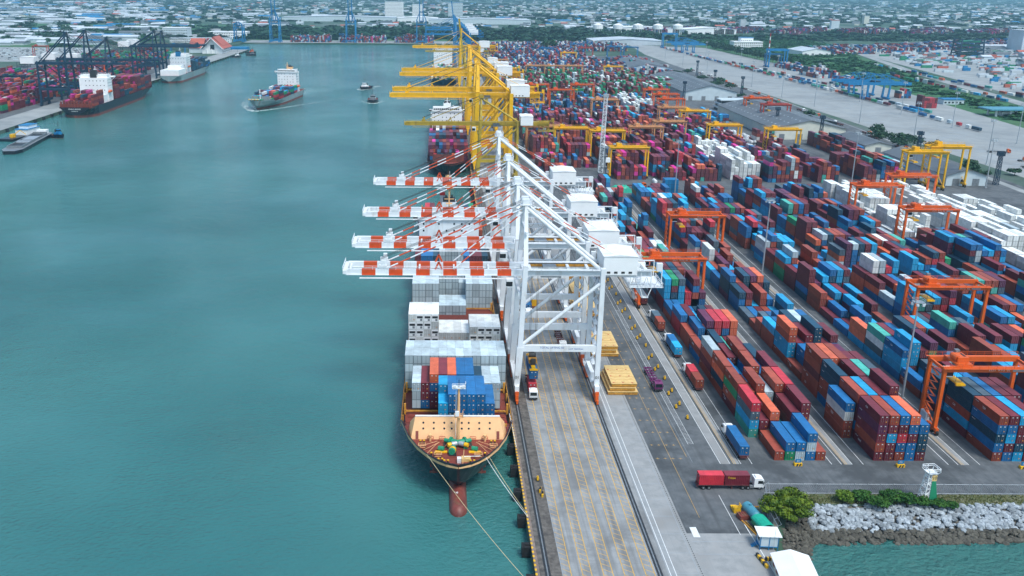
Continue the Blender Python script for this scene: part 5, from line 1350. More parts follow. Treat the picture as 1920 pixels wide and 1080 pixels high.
# ---- western ships (stern towards the camera)
root = empty("container_ship", (-346, 1092, 0), math.pi, "black-hulled container ship with maroon containers at the western quay", "ship")
WL_ = 218
hull_mesh(WL_, 32, 7, -3, boot=-.6, bowr=8, blen=34, fc=2.6, fclen=16, wllen=60, transom=.9, stern=12).build("hull", [M['navy'] if False else M['hullblack'], M['boot'], M['deck'], M['boot']], root)
superstructure(root, -14, 14, 150, 163, 6, 32, (M['white2'], M['white2']), wing=4, portrows=3, fcol=M['dark'], back=True)
b = MB(); b.box(-14, -9, 166, 176, 6, 14, 0); b.box(9, 14, 166, 172, 6, 14, 0); b.build("side_galleries", [M['white2']], root); lifeboat(root, -15, 160, 16)
text_part("SPRING BREEZE", 1.7, M['textw'], root, (0, WL_+.12, 5.2), (math.pi/2, 0, math.pi)); text_part("MONROVIA", 1.2, M['textw'], root, (0, WL_+.12, 3.2), (math.pi/2, 0, math.pi))
b = MB(); b.box(-15.4, 15.4, 213, 214, 6.2, 9.6, 0)
for k in range(12): b.box(-15+k*2.6, -14.4+k*2.6, 212, 215, 6.2, 12, 0)
b.build("lashing_bridge", [M['deck']], root)
small_containers(-346, 1092, [(20, 3, 5, 4, 1), (34, 5, 6, 4, 0), (48, 6, 6, 4, 0), (62, 6, 6, 4, 0), (76, 2, 3, 4, 0), (90, 2, 4, 4, 0), (104, 2, 3, 4, 0), (118, 6, 7, 4, 0), (132, 5, 6, 4, 0), (180, 3, 5, 4, 0), (195, 2, 4, 4, 0)], dict(maroon=34, brown=22, magenta=8, navy=8, red=7, plum=6, orange=3), 73, 7, rz=math.pi, B=30)
root = empty("container_ship", (-350, 1392, 0), math.pi, "grey-hulled ship with white superstructure and blue funnel at the western quay", "ship")
hull_mesh(190, 28, 6.5, -3, boot=-.6, bowr=8, blen=34, fc=2, fclen=16, wllen=60, transom=.9, stern=12).build("hull", [M['hullgrey'], M['boot'], M['deck'], M['hullgrey']], root)
superstructure(root, -11, 11, 120, 140, 6, 30, (M['white2'], M['white2']), wing=3, portrows=3, fcol=M['blue'], back=True)
b = MB(); b.box(-12, 12, 150, 184, 6, 13, 0); b.box(-9, 9, 146, 160, 13, 17, 0); b.build("after_deckhouse", [M['white2']], root); lifeboat(root, -13, 134, 14)
small_containers(-350, 1392, [(18+i*13.5, 3, 5, 4, 0) for i in range(7)], dict(navy=30, slate=10, blue=8, maroon=5, white=3), 74, 6.5, rz=math.pi, B=27)

# ---- tugs and small craft
def tug(x, y, rz, label, hullm, housem, s=1.0, wake=True):
    root = empty("tugboat", (x, y, 0), rz, label, "tugboat")
    hull_mesh(26*s, 9.5*s, -.6, -3, boot=-2.7, bowr=1.2, blen=8*s, wllen=11*s, fc=1.0, fclen=8*s, stern=4, bulw=.8, pdeck=.7, pwl=.6).build("hull", [hullm, M['boot'], M['deck'], M['rubber']], root)
    b = MB(); b.box(-2.9*s, 2.9*s, 6*s, 15*s, -1.4, 1.6, 0); b.box(-2.1*s, 2.1*s, 7*s, 11.5*s, 1.6, 4.3, 0); b.box(-2.15*s, 2.15*s, 6.95*s, 11.55*s, 2.8, 3.7, 1); b.build("wheelhouse", [housem, M['glass']], root)
    b = MB(); b.tube((0, 9*s, 4.3), (0, 9*s, 11), .18, 6, 0); b.beam((-1.2, 9*s, 7), (1.2, 9*s, 7), .12, .12, 0)
    for sx in (-1.7, 1.7): b.tube((sx*s, 13.4*s, 1.6), (sx*s, 13.4*s, 4.2), .5, 8, 0)
    b.build("mast", [M['dark']], root)
    if wake:
        c_, s_ = math.cos(rz), math.sin(rz); b = MB()
        def q(a, d): return (x+a*c_-d*s_, y+a*s_+d*c_, -2.965)
        wake_strip(b, [q(-1, -1), q(-6*s, 5), q(-9*s, 20), q(-14*s, 46)], 1.6, 2, .62, .35); wake_strip(b, [q(1, -1), q(6*s, 5), q(9*s, 20), q(14*s, 46)], 1.6, 2, .62, .35); wake_strip(b, [q(0, 26*s), q(0, 50*s), q(0, 90*s)], 3.5, 5, .55, .35)
        wake_strip(b, [q(-5, -1), q(0, -2.5), q(5, -1)], 1.6, 1.6, .72, .72)
        tag(b.build("wake", FM), "white foam trailing the %s" % ("nearer tug" if y < 1100 else "farther tug"), "wake", kind="stuff")
tug(-73, 1003, R(4), "dark tug heading towards the camera, nearer of two beside the yellow cranes", M['hullblack'], M['steel'], 1.25)
tug(-97, 1138, R(-22), "dark tug with tall mast, farther of two in mid channel", M['hullblack'], M['white2'], 1.0)
tug(-309, 752, R(62), "small blue-decked tug beside the dark barge at the left edge", M['hullblack'], M['blue'], .62, wake=False)
tug(-333, 1700, R(70), "small dark workboat off the tip of the western quay", M['hullblack'], M['steel'], .8, wake=False)
tug(-345, 1760, R(80), "orange and dark workboat at the tip of the western quay", M['hullblack'], M['orange'], .8, wake=False)
tug(-352, 1660, R(80), "grey workboat moored by the end of the western quay", M['hullblack'], M['white2'], .7, wake=False)
# hopper barge and its neighbours
root = empty("barge", (-320, 676, 0), R(7), "long dark hopper barge with open hold at the left edge", "barge")
b = MB(); b.prism([(-7.5, 8), (-4, 0), (4, 0), (7.5, 8), (7.5, 88), (5, 94), (-5, 94), (-7.5, 88)], -4, -.4, 0, 1); b.build("hull", [M['hullblack'], M['steel']], root)
b = MB()
for a in ((-5.6, -5.0), (5.0, 5.6)): b.box(a[0], a[1], 14, 80, -.38, 1.3, 0)
b.box(-5.6, 5.6, 13.4, 14, -.38, 1.3, 0); b.box(-5.6, 5.6, 80, 80.6, -.38, 1.8, 0); b.build("hold_coaming", [M['steel']], root)
b = MB(); b.box(-4.9, 4.9, 14.1, 79.9, -.36, .2, 1); b.box(-4.9, 4.9, 34, 40, .2, 1.2, 0); b.box(-4.9, 4.9, 48, 66, .2, .7, 0); b.build("hold_cargo", [M['galv'], M['dark']], root)
b = MB(); b.box(-4, 4, 84, 91, -.38, 2.6, 0); b.build("deckhouse", [M['white2']], root)
root = empty("barge", (-349, 735, 0), R(-8), "flat barge with blue-roofed cabin behind the hopper barge", "barge")
b = MB(); b.box(-6, 6, 0, 46, -4, -1, 0); b.build("hull", [M['hullblack']], root)
b = MB(); b.box(-5, 5, 22, 42, -1, 3.4, 0); b.box(-5.6, 5.6, 21.5, 42.5, 3.4, 3.7, 1); b.box(-4, 4, 26, 40, 3.7, 6.2, 0); b.box(-4.6, 4.6, 25.5, 40.5, 6.2, 6.4, 1); b.build("cabin", [M['white2'], M['blue']], root)
b = MB(); b.box(-1.5, 1.5, 8, 12, -1, 1.6, 0); b.beam((1, 10, 1), (5, 13, 4.4), .5, .5, 0); b.beam((5, 13, 4.4), (8, 16, .6), .4, .4, 0); b.build("excavator", [M['yellow']], root)
# ---------------------------------------------------------------- trucks (local: rear at y=0, front at y=L)
def truck(x, y, rz, label, cabm=None, trm=None, L=16.5, trailer=True, group="container trucks", cat="truck"):
    cabm = cabm or M['white2']; trm = trm or M['brownst']
    root = empty("container_truck", (x, y, 0), rz, label, cat, group)
    if trailer:
        b = MB(); 
        for s in (-.45, .45): b.box(s-.09, s+.09, 0, 12.6, .98, 1.28, 0)
        for k in range(7): b.box(-1.2, 1.2, .1+k*2.05, .4+k*2.05, 1.1, 1.38, 0)
        b.box(-1.22, -1.1, .2, 12.5, 1.15, 1.35, 0); b.box(1.1, 1.22, .2, 12.5, 1.15, 1.35, 0); b.box(-1.1, 1.1, -.12, .04, .75, .95, 0); b.box(-.9, .9, 8.4, 8.7, .1, 1, 0)
        b.build("trailer", [trm, M['mark']], root)
        for yy in (1.5, 2.9):
            for s in (-1, 1):
                b = MB(); b.tube((s*.72, yy, .5), (s*1.2, yy, .5), .5, 14, 0); b.tube((s*1.19, yy, .5), (s*1.22, yy, .5), .24, 8, 1); b.build("wheel", [M['rubber'], M['steel']], root)
    b = MB()
    for s in (-.42, .42): b.box(s-.1, s+.1, 10.2, 16.0, .75, 1.0, 0)
    b.box(-1.1, 1.1, 10.9, 12.6, 1.0, 1.15, 0); b.box(-1.2, -.6, 12.9, 13.9, .5, 1.1, 1); b.box(.6, 1.2, 12.9, 13.9, .5, 1.1, 1); b.build("chassis", [M['dark'], M['steel']], root)
    for yy in (11.2, 12.5, 15.3):
        for s in (-1, 1):
            b = MB(); b.tube((s*.75, yy, .5), (s*1.18, yy, .5), .5, 14, 0); b.tube((s*1.17, yy, .5), (s*1.2, yy, .5), .24, 8, 1); b.build("wheel", [M['rubber'], M['steel']], root)
    b = MB(); P = [(13.9, .7), (16.3, .7), (16.45, 1.6), (16.2, 2.75), (15.5, 3.05), (13.9, 3.05)]
    k = len(b.v); n = len(P); b.v += [(-1.2, a, z) for a, z in P]+[(1.2, a, z) for a, z in P]
    for i in range(n): b._f((k+i, k+n+i, k+n+(i+1) % n, k+(i+1) % n), 0)
    b._f(tuple(k+i for i in range(n)), 0); b._f(tuple(k+n+i for i in range(n))[::-1], 0)
    b.box(-.7, .7, 14.3, 15.0, 3.05, 3.35, 0); b.box(-1.2, 1.2, 16.3, 16.55, .45, .95, 1)
    cb_ = b.build("cab", [cabm, M['dark']], root)
    b = MB(); b.face([(-1.05, 16.48, 1.65), (1.05, 16.48, 1.65), (1.0, 16.26, 2.62), (-1.0, 16.26, 2.62)][::-1], 0); b.box(-1.22, -1.2, 14.8, 16.0, 1.7, 2.5, 0); b.box(1.2, 1.22, 14.8, 16.0, 1.7, 2.5, 0); b.build("windscreen", [M['glass']], cb_)
    for s in (-1, 1):
        b = MB(); b.box(s*1.3-.1, s*1.3+.1, 16.1, 16.25, 1.6, 2.3, 0); b.build("mirror", [M['dark']], cb_)
    return root
N_EXTRA = 0
def load(x, y, z, L, c, label, rz=0):
    global N_EXTRA
    N_EXTRA += 1
    return container(x, y, z, L, c, label, "containers riding on trailers", rz=rz)
TZ = 1.39
truck(63.6, 199.6, -math.pi/2, "white-cab truck driving right along the fence with two red containers")
o = load(63.9, 200.82, TZ, 6.06, 'red', "bright red short container, rear one on the truck beside the fence", rz=-math.pi/2); side_text(o, "HB", 6, M['textr'], .8, xside=1)
o = load(70.2, 200.82, TZ, 6.06, 'maroon', "maroon short container with yellow lettering on the truck beside the fence", rz=-math.pi/2); side_text(o, "Triton", 6, M['texty'], .75, z=1.9, yc=1.6, xside=1)
truck(79.7, 213.0, 0, "truck with long blue container at the near end of the quayside block")
load(78.48, 213.3, TZ, 12.19, 'blue', "long blue container on a truck at the end of the quayside block")
truck(79.5, 255.6, 0, "truck with two red-brown containers in the quayside lane")
load(78.28, 255.8, TZ, 6.06, 'brown', "brown short container, rear one on the truck in the quayside lane"); load(78.28, 262.1, TZ, 6.06, 'red', "red short container, front one on the truck in the quayside lane")
truck(79.5, 281.8, 0, "truck with two blue containers farther up the quayside lane")
load(78.28, 282, TZ, 6.06, 'azure', "sky-blue short container, rear one on the second lane truck"); load(78.28, 288.3, TZ, 6.06, 'blue', "blue short container, front one on the second lane truck")
truck(79.5, 306, 0, "truck with an orange-brown container below the orange quayside gantry")
load(78.28, 306.3, TZ, 6.06, 'brown', "orange-brown short container on the third lane truck"); load(78.28, 312.6, TZ, 6.06, 'slate', "slate-blue short container on the third lane truck")
truck(79.5, 335, 0, "truck with a dark red container under the orange quayside gantry")
load(78.28, 335.3, TZ, 6.06, 'maroon', "dark red short container on the truck under the orange quayside gantry")
truck(28.2, 265.2, math.pi, "white-cab truck facing the camera on the quay carrying a red container", L=16)
load(26.98, 252.4, TZ, 6.06, 'red', "red short container on the quay truck under the white crane")
truck(42.0, 304, math.pi, "white-cab truck with empty brown trailer facing the camera under the white cranes")
truck(67.0, 271.6, math.pi, "purple truck with empty skeletal trailer beside the yellow bollards", cabm=M['purple'], trm=M['purple'])
truck(33.5, 337, math.pi, "white-cab truck with blue container under the second white crane")
load(32.28, 324.2, TZ, 6.06, 'blue', "blue short container on the truck under the second white crane")
truck(111, 556, -math.pi/2, "orange-cab truck parked near the green tarpaulin", cabm=M['orange'])
truck(300, 585, -math.pi/2, "white-cab truck by the right-hand warehouse", cabm=M['white2']); load(300.3, 586.2, TZ, 12.19, 'grey', "pale grey long container on the truck by the warehouse", rz=-math.pi/2)
for i, (x, y, r, c) in enumerate(((403, 628, -2.0, 'orange'), (406, 655, -1.7, 'orange'), (416, 640, -2.5, 'orange'), (424, 655, -1.6, 'orange'), (432, 630, -1.7, 'orange'), (447, 640, -1.6, 'yellow'), (452, 606, -1.6, 'orange'), (415, 690, -1.7, 'orange'))):
    truck(x, y, r, ["orange-cab truck, leftmost of the group parked in the rail yard", "orange-cab truck angled beside the leftmost one in the rail yard", "orange-cab truck turned inward in the rail yard group", "orange-cab truck in the middle of the rail yard group",
                    "orange-cab truck with long bed in the rail yard group", "yellow-cab truck in the rail yard group", "orange-cab truck nearest the right edge in the rail yard", "orange-cab truck with flat trailer at the back of the rail yard group"][i], cabm=M[c], trm=M['dark'], trailer=i not in (1,), group="trucks parked in the rail yard")
rq = random.Random(3)
for i in range(22):
    x = 352+(i*37 % 19)*.8+i*1.1*(.9); y = 600+i*38; c = rq.choice(['maroon', 'blue', 'green', 'brown', 'white'])
    truck(346+ (y-300)*.03+rq.uniform(-3, 3), y, rq.choice([0, math.pi])+.04, "truck queuing on the service road by the rail yard", cabm=rq.choice([M['white2'], M['green'], M['orange']]), group="trucks queuing on the service road")
# hatch-cover piles
for i, (x0, y0, tops) in enumerate(((52.2, 253.0, 3), (52.0, 283.2, 3), (52.0, 322.5, 2), (52.2, 340.5, 3), (53, 365, 2))):
    pn = ["nearest the camera", "second up the quay", "third up the quay", "fourth up the quay", "farthest up the quay"][i]
    for k in range(tops):
        dx = (0, .5, 1.0)[k]; w = (8.9, 7.6, 7.6)[k]; L = (15.5, 14.2, 14.0)[k]
        b = MB(); z = .15+k*1.25; b.box(x0-1.0+dx, x0-1.0+dx+w, y0+k*.2, y0+k*.2+L, z, z+.85, 1); b.box(x0-1.0+dx-.1, x0-1+dx+w+.1, y0+k*.2-.1, y0+k*.2+L+.1, z+.85, z+1.0, 0)
        for q in range(6): b.box(x0-1+dx+.4, x0-1+dx+w-.4, y0+1.2+q*2.2, y0+1.28+q*2.2, z+1.0, z+1.03, 1)
        for q in range(3):
            for s in range(3): b.box(x0-.6+dx+s*2.8, x0-.1+dx+s*2.8, y0+.9+q*5, y0+1.3+q*5, z+1.0, z+1.05, 2)
        o = b.build("hatch_cover", [M['hatch'], M['hatchside'], M['mark']]); tag(o, "cream hatch cover, %s of the pile %s" % (("bottom", "middle", "top")[k] if tops == 3 else ("bottom", "top")[k], pn), "hatch cover", "hatch covers piled on the quay")
# box under the crane spreader
o = load(27.2, 252.6, 5.4, 12.19, 'blue', "long blue container hanging from the spreader of the nearest white crane")
root = empty("spreader", (28.4, 258.6, 8.0), 0, "rusty yellow spreader hanging from the nearest white crane", "spreader")
b = MB(); b.box(-.6, .6, -6, 6, .25, .7, 0); b.box(-1.2, 1.2, -6.1, -5.7, .1, .6, 0); b.box(-1.2, 1.2, 5.7, 6.1, .1, .6, 0); b.build("frame", [M['yellow']], root)
b = MB(); b.box(-1.2, 1.2, -2.6, 2.6, .9, 2.2, 0); b.box(-.8, .8, -3.4, -2.6, .8, 2.6, 1); b.box(-.8, .8, 2.6, 3.2, .8, 2.6, 1); b.tube((-1, 0, 2.6), (1, 0, 2.6), .8, 10, 1); b.build("headblock", [M['hatchside'], M['dark']], root)
b = MB()
for x in (-.9, .9):
    for y in (-1.8, 1.8): b.tube((x, y, 2.6), (x, y*.9, 29), .045, 4, 0)
b.build("rope", [M['dark']], root)
root = empty("spreader", (36.5, 330, 0), 0, "rusty yellow spreader frame resting on the quay below the cranes", "spreader")
b = MB(); b.box(-1.2, 1.2, 0, 8, .1, .7, 1); b.box(-1, 1, 2, 6, .7, 3.2, 0); b.tube((-1, 4, 3.2), (1, 4, 3.2), .9, 10, 2); b.build("frame", [M['yellow'], M['boot'], M['dark']], root)
# yellow bollards and barriers
proto = None
def yb(x, y, label, grp):
    global proto
    if proto is None:
        b = MB(); b.box(-.35, .35, -.6, .6, .01, .25, 1); b.box(-.25, .25, -.5, .5, .25, .95, 0); b.tube((0, -.3, .95), (0, -.3, 1.4), .18, 8, 0); proto = o = b.build("yellow_bollard", [M['yblk'], M['dark']])
    else: o = copy_tree(proto)
    o.location = (x, y, 0); tag(o, label, "bollard", grp); return o
for k in range(15):
    for j in ((0, 1) if k % 3 else (1,)):
        y = 235+k*9.2+j*1.6
        yb(69.6+j*1.5-.02*k, y+j*.6, "yellow bollard in the double row along the asphalt apron", "yellow bollards between apron and yard")
yb(24.8, 202.6, "yellow bollard standing alone on the quay near the ship's bow", None)
for i, (x, y) in enumerate(((24.9, 197.4), (25.3, 195.4))):
    b = MB(); b.box(-.2, .2, -.9, .9, .01, .8, 0); b.box(-.2, .2, -.5, 0, .8, 1.3, 1); tag(b.build("road_barrier", [M['yblk'], M['dark']], loc=(x, y, 0), rz=-.2), ["yellow barrier piece on the quay, upper of two", "yellow barrier piece on the quay, lower of two"][i], "barrier")
# block-end signs on yellow plinths
for i, (x, y) in enumerate(((92.9, 210.7), (119.2, 210.2), (150.7, 209.6))):
    root = empty("block_sign", (x, y, 0), 0, ["blue sign on a striped yellow plinth at the quayside block", "blue sign on a striped yellow plinth at the second block", "blue sign on a striped yellow plinth at the third block"][i], "sign", "block signs along the yard road")
    b = MB(); b.box(-1, 1, -.5, .5, .01, .75, 0); 
    for k in (-.6, .1): b.hexa([(k, -.52, .02), (k+.4, -.52, .02), (k+.4, -.5, .02), (k, -.5, .02), (k+.25, -.52, .74), (k+.65, -.52, .74), (k+.65, -.5, .74), (k+.25, -.5, .74)], 1)
    b.build("plinth", [M['yblk'], M['dark']], root)
    b = MB(); b.box(-.75, .75, -.06, .06, .8, 1.8, 0); b.build("sign_board", [M['blue']], root); text_part("C%d" % (i+1), .6, M['textw'], root, (0, -.08, 1.3))
# light masts
def mast(x, y, h, label, grp, m=None, heads=True):
    root = empty("light_mast", (x, y, 0), 0, label, "lamp post", grp); m = m or M['galv']
    b = MB(); b.tube((0, 0, 0), (0, 0, h), .38, 8, 0, .2); b.box(-.6, .6, -.6, .6, 0, .6, 0); b.build("pole", [m], root)
    b = MB(); b.box(-1.5, 1.5, -1.2, 1.2, h-.1, h+.05, 0); b.rail([(-1.5, -1.2, h), (1.5, -1.2, h), (1.5, 1.2, h), (-1.5, 1.2, h), (-1.5, -1.2, h)], h=1.0, step=1.5, r=.04, mi=0); b.build("platform", [m], root)
    b = MB()
    for k in range(6):
        a = k*math.pi/3; b.box(math.cos(a)*1.7-.35, math.cos(a)*1.7+.35, math.sin(a)*1.5-.3, math.sin(a)*1.5+.3, h-.9, h-.3, 0)
    b.build("lamp", [M['wall']], root)
mast(137.6, 248, 32, "tall grey light mast with lamp ring beside the nearest orange yard gantry", "light masts in the container yard")
mast(138.6, 375, 33, "tall grey light mast in the lane between second and third blocks", "light masts in the container yard")
mast(140.3, 536, 32, "tall grey light mast beside the blue container stack at the cross aisle", "light masts in the container yard")
mast(256, 560, 34, "tall grey light mast in front of the dark red stacks", "light masts in the container yard")
mast(340, 560, 30, "tall grey light mast by the right-hand warehouse", "light masts in the container yard")
for k, (x, y) in enumerate(((392, 968), (386, 846), (384, 741), (386, 640), (391, 1168), (389, 1056), (386, 1353), (388, 1500), (460, 1277), (455, 1420), (462, 1140), (457, 819), (462, 731), (458, 640), (458, 1010), (455, 910), (384, 560), (470, 560), (395, 1650), (452, 1600))):
    mast(x, y, 31, "slender grey light mast in the rail yard", "light masts across the rail yard")
for k, (x, y) in enumerate(((307, 738), (344, 655), (352, 570), (343, 1165), (350, 1078), (267, 1016), (362, 1318), (290, 792))):
    root = empty("lattice_tower", (x, y, 0), 0, "dark lattice lighting tower beside the service road", "tower", "dark lattice towers by the service road")
    b = MB(); b.lattice((0, 0, 0), (0, 0, 19), 2.4, 2.4, 8, .3, 0, 1.6); b.build("lattice_mast", [M['navy']], root)
    b = MB(); b.box(-2, 2, -1.4, 1.4, 18.4, 18.7, 0); 
    for q in range(4): b.box(-1.9+q, -1.2+q, -1.6, -1.2, 18.7, 21, 0); b.box(-1.9+q, -1.2+q, 1.2, 1.6, 18.7, 21, 0)
    b.build("floodlight", [M['navy']], root)
root = empty("chimney", (590, 1690, 0), 0, "red and white banded mast in the green field", "mast")
b = MB()
for k in range(7): b.tube((0, 0, k*6), (0, 0, k*6+6), 1.5-.12*k, 8, k % 2, 1.5-.12*(k+1))
b.build("pole", [M['mark'], M['white2']], root)
# navigation beacon "10"
root = empty("beacon_tower", (117.3, 193.4, 0), R(6), "white lattice beacon tower with green board and black number 10", "beacon")
b = MB(); b.lattice((0, 0, 0), (0, 0, 8.0), 3.0, 2.6, 6, .15, 0, 1.5); b.build("lattice_tower", [M['white2']], root)
b = MB(); b.hexa([(-.35, -1.56, .4), (1.85, -1.56, .4), (1.85, -1.48, .4), (-.35, -1.48, .4), (.0, -.95, 6.0), (1.0, -.95, 6.0), (1.0, -.87, 6.0), (.0, -.87, 6.0)], 0); b.build("green_board", [M['greenp']], root)
b = MB(); b.box(-.15, 1.1, -.98, -.92, 6.1, 7.6, 0); b.build("number_board", [M['hatch']], root); text_part("10", 1.15, M['textk'], root, (.48, -1.0, 6.85))
b = MB(); b.box(-1.15, 1.15, -1.15, 1.15, 8.0, 8.12, 0); b.rail([(-1.45, -1.4, 8.5), (1.45, -1.4, 8.5), (1.45, 1.4, 8.5), (-1.45, 1.4, 8.5), (-1.45, -1.4, 8.5)], h=.9, step=1.2, r=.05)
for sx in (-1, 1):
    for sy in (-1, 1): b.beam((sx*.8, sy*.8, 7.6), (sx*1.45, sy*1.4, 8.6), .14, .14, 0)
b.build("platform", [M['white2']], root)
# chain-link fence
def fence(pts, label, angled=False, h=2.6):
    root = empty("chain_link_fence", (0, 0, 0), 0, label, "fence")
    for a, c in zip(pts[:-1], pts[1:]):
        a = Vector(a); c = Vector(c); L = (c-a).length; n = max(1, round(L/3.1))
        for i in range(n+1):
            p = a+(c-a)*(i/n); b = MB(); b.tube(p, p+Vector((0, 0, h)), .055, 6, 0)
            if angled: b.tube(p+Vector((0, 0, h)), p+Vector((.75, -.1, h+.55)), .04, 5, 0)
            else: b.tube(p+Vector((0, 0, h)), p+Vector((0, -.45, h+.4)), .03, 5, 0)
            b.build("post", [M['galv']], root)
        b = MB()
        for z in (h, .1): b.tube(a+Vector((0, 0, z)), c+Vector((0, 0, z)), .05, 5, 0)
        if angled: b.tube(a+Vector((.7, -.1, h+.5)), c+Vector((.7, -.1, h+.5)), .035, 4, 0)
        b.build("top_rail", [M['galv']], root)
        d = (c-a).normalized(); b = MB(); m = int(L/.5)
        for i in range(m):
            t0 = i*.5; 
            for s in (1, -1):
                p = a+d*(t0 if s > 0 else min(L, t0+1.1)); q = a+d*(min(L, t0+1.1) if s > 0 else t0)
                b.beam(p+Vector((0, 0, .1)), q+Vector((0, 0, h)), .008, .008, 0)
        b.build("wire_mesh", [M['galv']], root)
fence([(79.6, 196.9, 0), (176, 196.9, 0)], "chain-link fence along the yard road above the rocks")
fence([(79.6, 196.9, 0), (77.6, 190, 0), (76.4, 184, 0), (76.2, 178.5, 0)], "chain-link fence with outward-leaning tops running down to the shore hut", True)
# shore hut, barge house, canopy truck, tank, clutter
root = empty("site_hut", (72.6, 174.6, 0), R(-4), "white flat-roofed hut on blue stilts at the quay corner", "hut")
b = MB(); b.box(-1.9, 1.9, -1.5, 1.5, .9, 3.3, 0); b.build("wall", [M['wall']], root)
b = MB(); b.box(-2.5, 2.5, -1.9, 2.2, 3.5, 3.62, 0); b.build("roof", [M['white2']], root)
b = MB()
for x in (-1.9, 0, 1.9):
    for y in (-1.5, 1.5): b.box(x-.08, x+.08, y-.08, y+.08, 0, 3.5, 0)
for z in (.85, 3.4): b.box(-2, 2, -1.62, -1.52, z-.08, z+.08, 0); b.box(-2.02, -1.92, -1.6, 1.6, z-.08, z+.08, 0)
for k in range(4): b.box(-3.4+k*.35, -3.05+k*.35, -.6, .6, .05+k*.22, .1+k*.22, 0)
b.build("stilt_frame", [M['blue']], root)
b = MB(); b.tube((.9, -1.9, .2), (.9, -1.9, 5.6), .04, 5, 0); b.build("pole", [M['galv']], root)
b = MB(); b.box(-1.97, -1.9, -.6, .6, 1.7, 2.8, 0); b.build("window", [M['glass']], root)
root = empty("boat_house", (74.2, 161.5, 0), R(-6), "long white-roofed shed at the bottom right quay corner", "shed")
b = MB(); b.box(-3.6, 3.6, -9, 6, .0, 2.6, 0); b.face([(-3.6, 6, 2.6), (3.6, 6, 2.6), (0, 6, 3.6)][::-1], 0); b.build("wall", [M['wallc']], root)
b = MB(); b.hexa([(-4, -9.4, 2.5), (0, -9.4, 3.7), (0, 6.4, 3.7), (-4, 6.4, 2.5), (-4, -9.4, 2.62), (0, -9.4, 3.82), (0, 6.4, 3.82), (-4, 6.4, 2.62)], 0); b.hexa([(0, -9.4, 3.7), (4, -9.4, 2.5), (4, 6.4, 2.5), (0, 6.4, 3.7), (0, -9.4, 3.82), (4, -9.4, 2.62), (4, 6.4, 2.62), (0, 6.4, 3.82)], 0); b.build("roof", [M['white2']], root)
b = MB()
for k in range(5): b.box(-3.66, -3.6, -7+k*2.6, -5.6+k*2.6, 1.0, 2.0, 0)
b.build("window", [M['boot']], root)
root = empty("covered_truck", (73.6, 180.6, 0), R(10), "small truck with bright green arched canopy by the fence", "truck")
b = MB(); b.box(-1.5, 1.5, -2.2, 2.6, .8, 1.2, 0); 
for k in range(8):
    a0, a1 = math.pi*k/8, math.pi*(k+1)/8
    b.face([(math.cos(a0)*1.7, -2.3, 2.0+math.sin(a0)*1.0), (math.cos(a0)*1.7, 2.4, 2.0+math.sin(a0)*1.0), (math.cos(a1)*1.7, 2.4, 2.0+math.sin(a1)*1.0), (math.cos(a1)*1.7, -2.3, 2.0+math.sin(a1)*1.0)], 1)
b.box(-1.5, 1.5, -2.2, 2.3, 1.2, 2.0, 0); b.build("cargo_body", [M['greenp'], M['tarp']], root)
b = MB(); b.box(-1.2, 1.2, -4.2, -2.5, .6, 2.3, 0); b.box(-1.05, 1.05, -4.24, -4.2, 1.5, 2.1, 1); b.build("cab", [M['greenp'], M['glass']], root)
for y in (-3.4, 1.4):
    for s in (-1, 1):
        b = MB(); b.tube((s*.9, y, .5), (s*1.3, y, .5), .5, 12, 0); b.build("wheel", [M['rubber']], root)
root = empty("storage_tank", (72.9, 186.6, 0), R(12), "blue horizontal tank lying by the fence corner", "tank")
b = MB(); b.tube((0, -2.4, 1.5), (0, 2.2, 1.5), 1.2, 18, 0); b.tube((0, 2.2, 1.5), (0, 2.6, 1.5), 1.2, 18, 0, .7); b.tube((0, -2.4, 1.5), (0, -2.8, 1.5), 1.2, 18, 0, .7); b.tube((0, .6, 2.6), (0, .6, 3.0), .35, 10, 0); b.build("tank_shell", [M['teal']], root, smooth=False)
b = MB(); b.box(-1, 1, -1.6, -1.2, 0, .9, 0); b.box(-1, 1, 1.0, 1.4, 0, .9, 0); b.build("saddle", [M['dark']], root)
b = MB(); b.box(-1.2, 1.2, -1, 1, 0, 1.1, 0); 
for k in range(5): b.beam((-1.2+k*.6, -1, 1.1), (-1.2+k*.6, 1, 1.3), .12, .12, 0)
tag(b.build("scrap_skip", M['boot'], loc=(70.9, 185.8, 0), rz=.2), "rusty brown skip of scrap beside the blue tank", "skip")
b = MB(); b.box(-.8, .8, -.8, .8, 0, 1.2, 0); b.rail([(-.8, -.8, 1.2), (.8, -.8, 1.2), (.8, .8, 1.2)], h=.8, step=.8); b.box(-.8, .6, .9, 2.2, 0, .5, 0)
tag(b.build("generator_frame", M['yblk'], loc=(70.2, 188.6, 0)), "small yellow generator frame at the end of the scrap row", "generator")
b = MB(); b.box(-2.4, 2.4, -.12, .12, .05, .3, 0); tag(b.build("steel_pipe", M['hatchside'], loc=(73.8, 190.4, 0), rz=.05), "rusty orange pipe lying across the sandy patch", "pipe")
b = MB(); b.box(-.1, .2, -3.5, 3.5, .02, .22, 0); b.box(.5, .7, -2.5, 3, .02, .3, 0); tag(b.build("timber_stack", M['hatchside'], loc=(71.1, 181.2, 0), rz=.25), "short pile of weathered planks beside the green truck", "timber")
for i, (x, y, rz, lab) in enumerate(((69.6, 168.8, .15, "long striped yellow barrier beside the white-roofed shed"), (71.6, 169.4, math.pi/2, "short striped yellow barrier between hut and shed"))):
    b = MB(); L = 2.4 if i == 0 else 1.1
    for k in range(6): b.box(-.28, .28, -L+k*L/3, -L+(k+1)*L/3, .01, .75, k % 2)
    tag(b.build("road_barrier", [M['yblk'], M['dark']], loc=(x, y, 0), rz=rz), lab, "barrier")
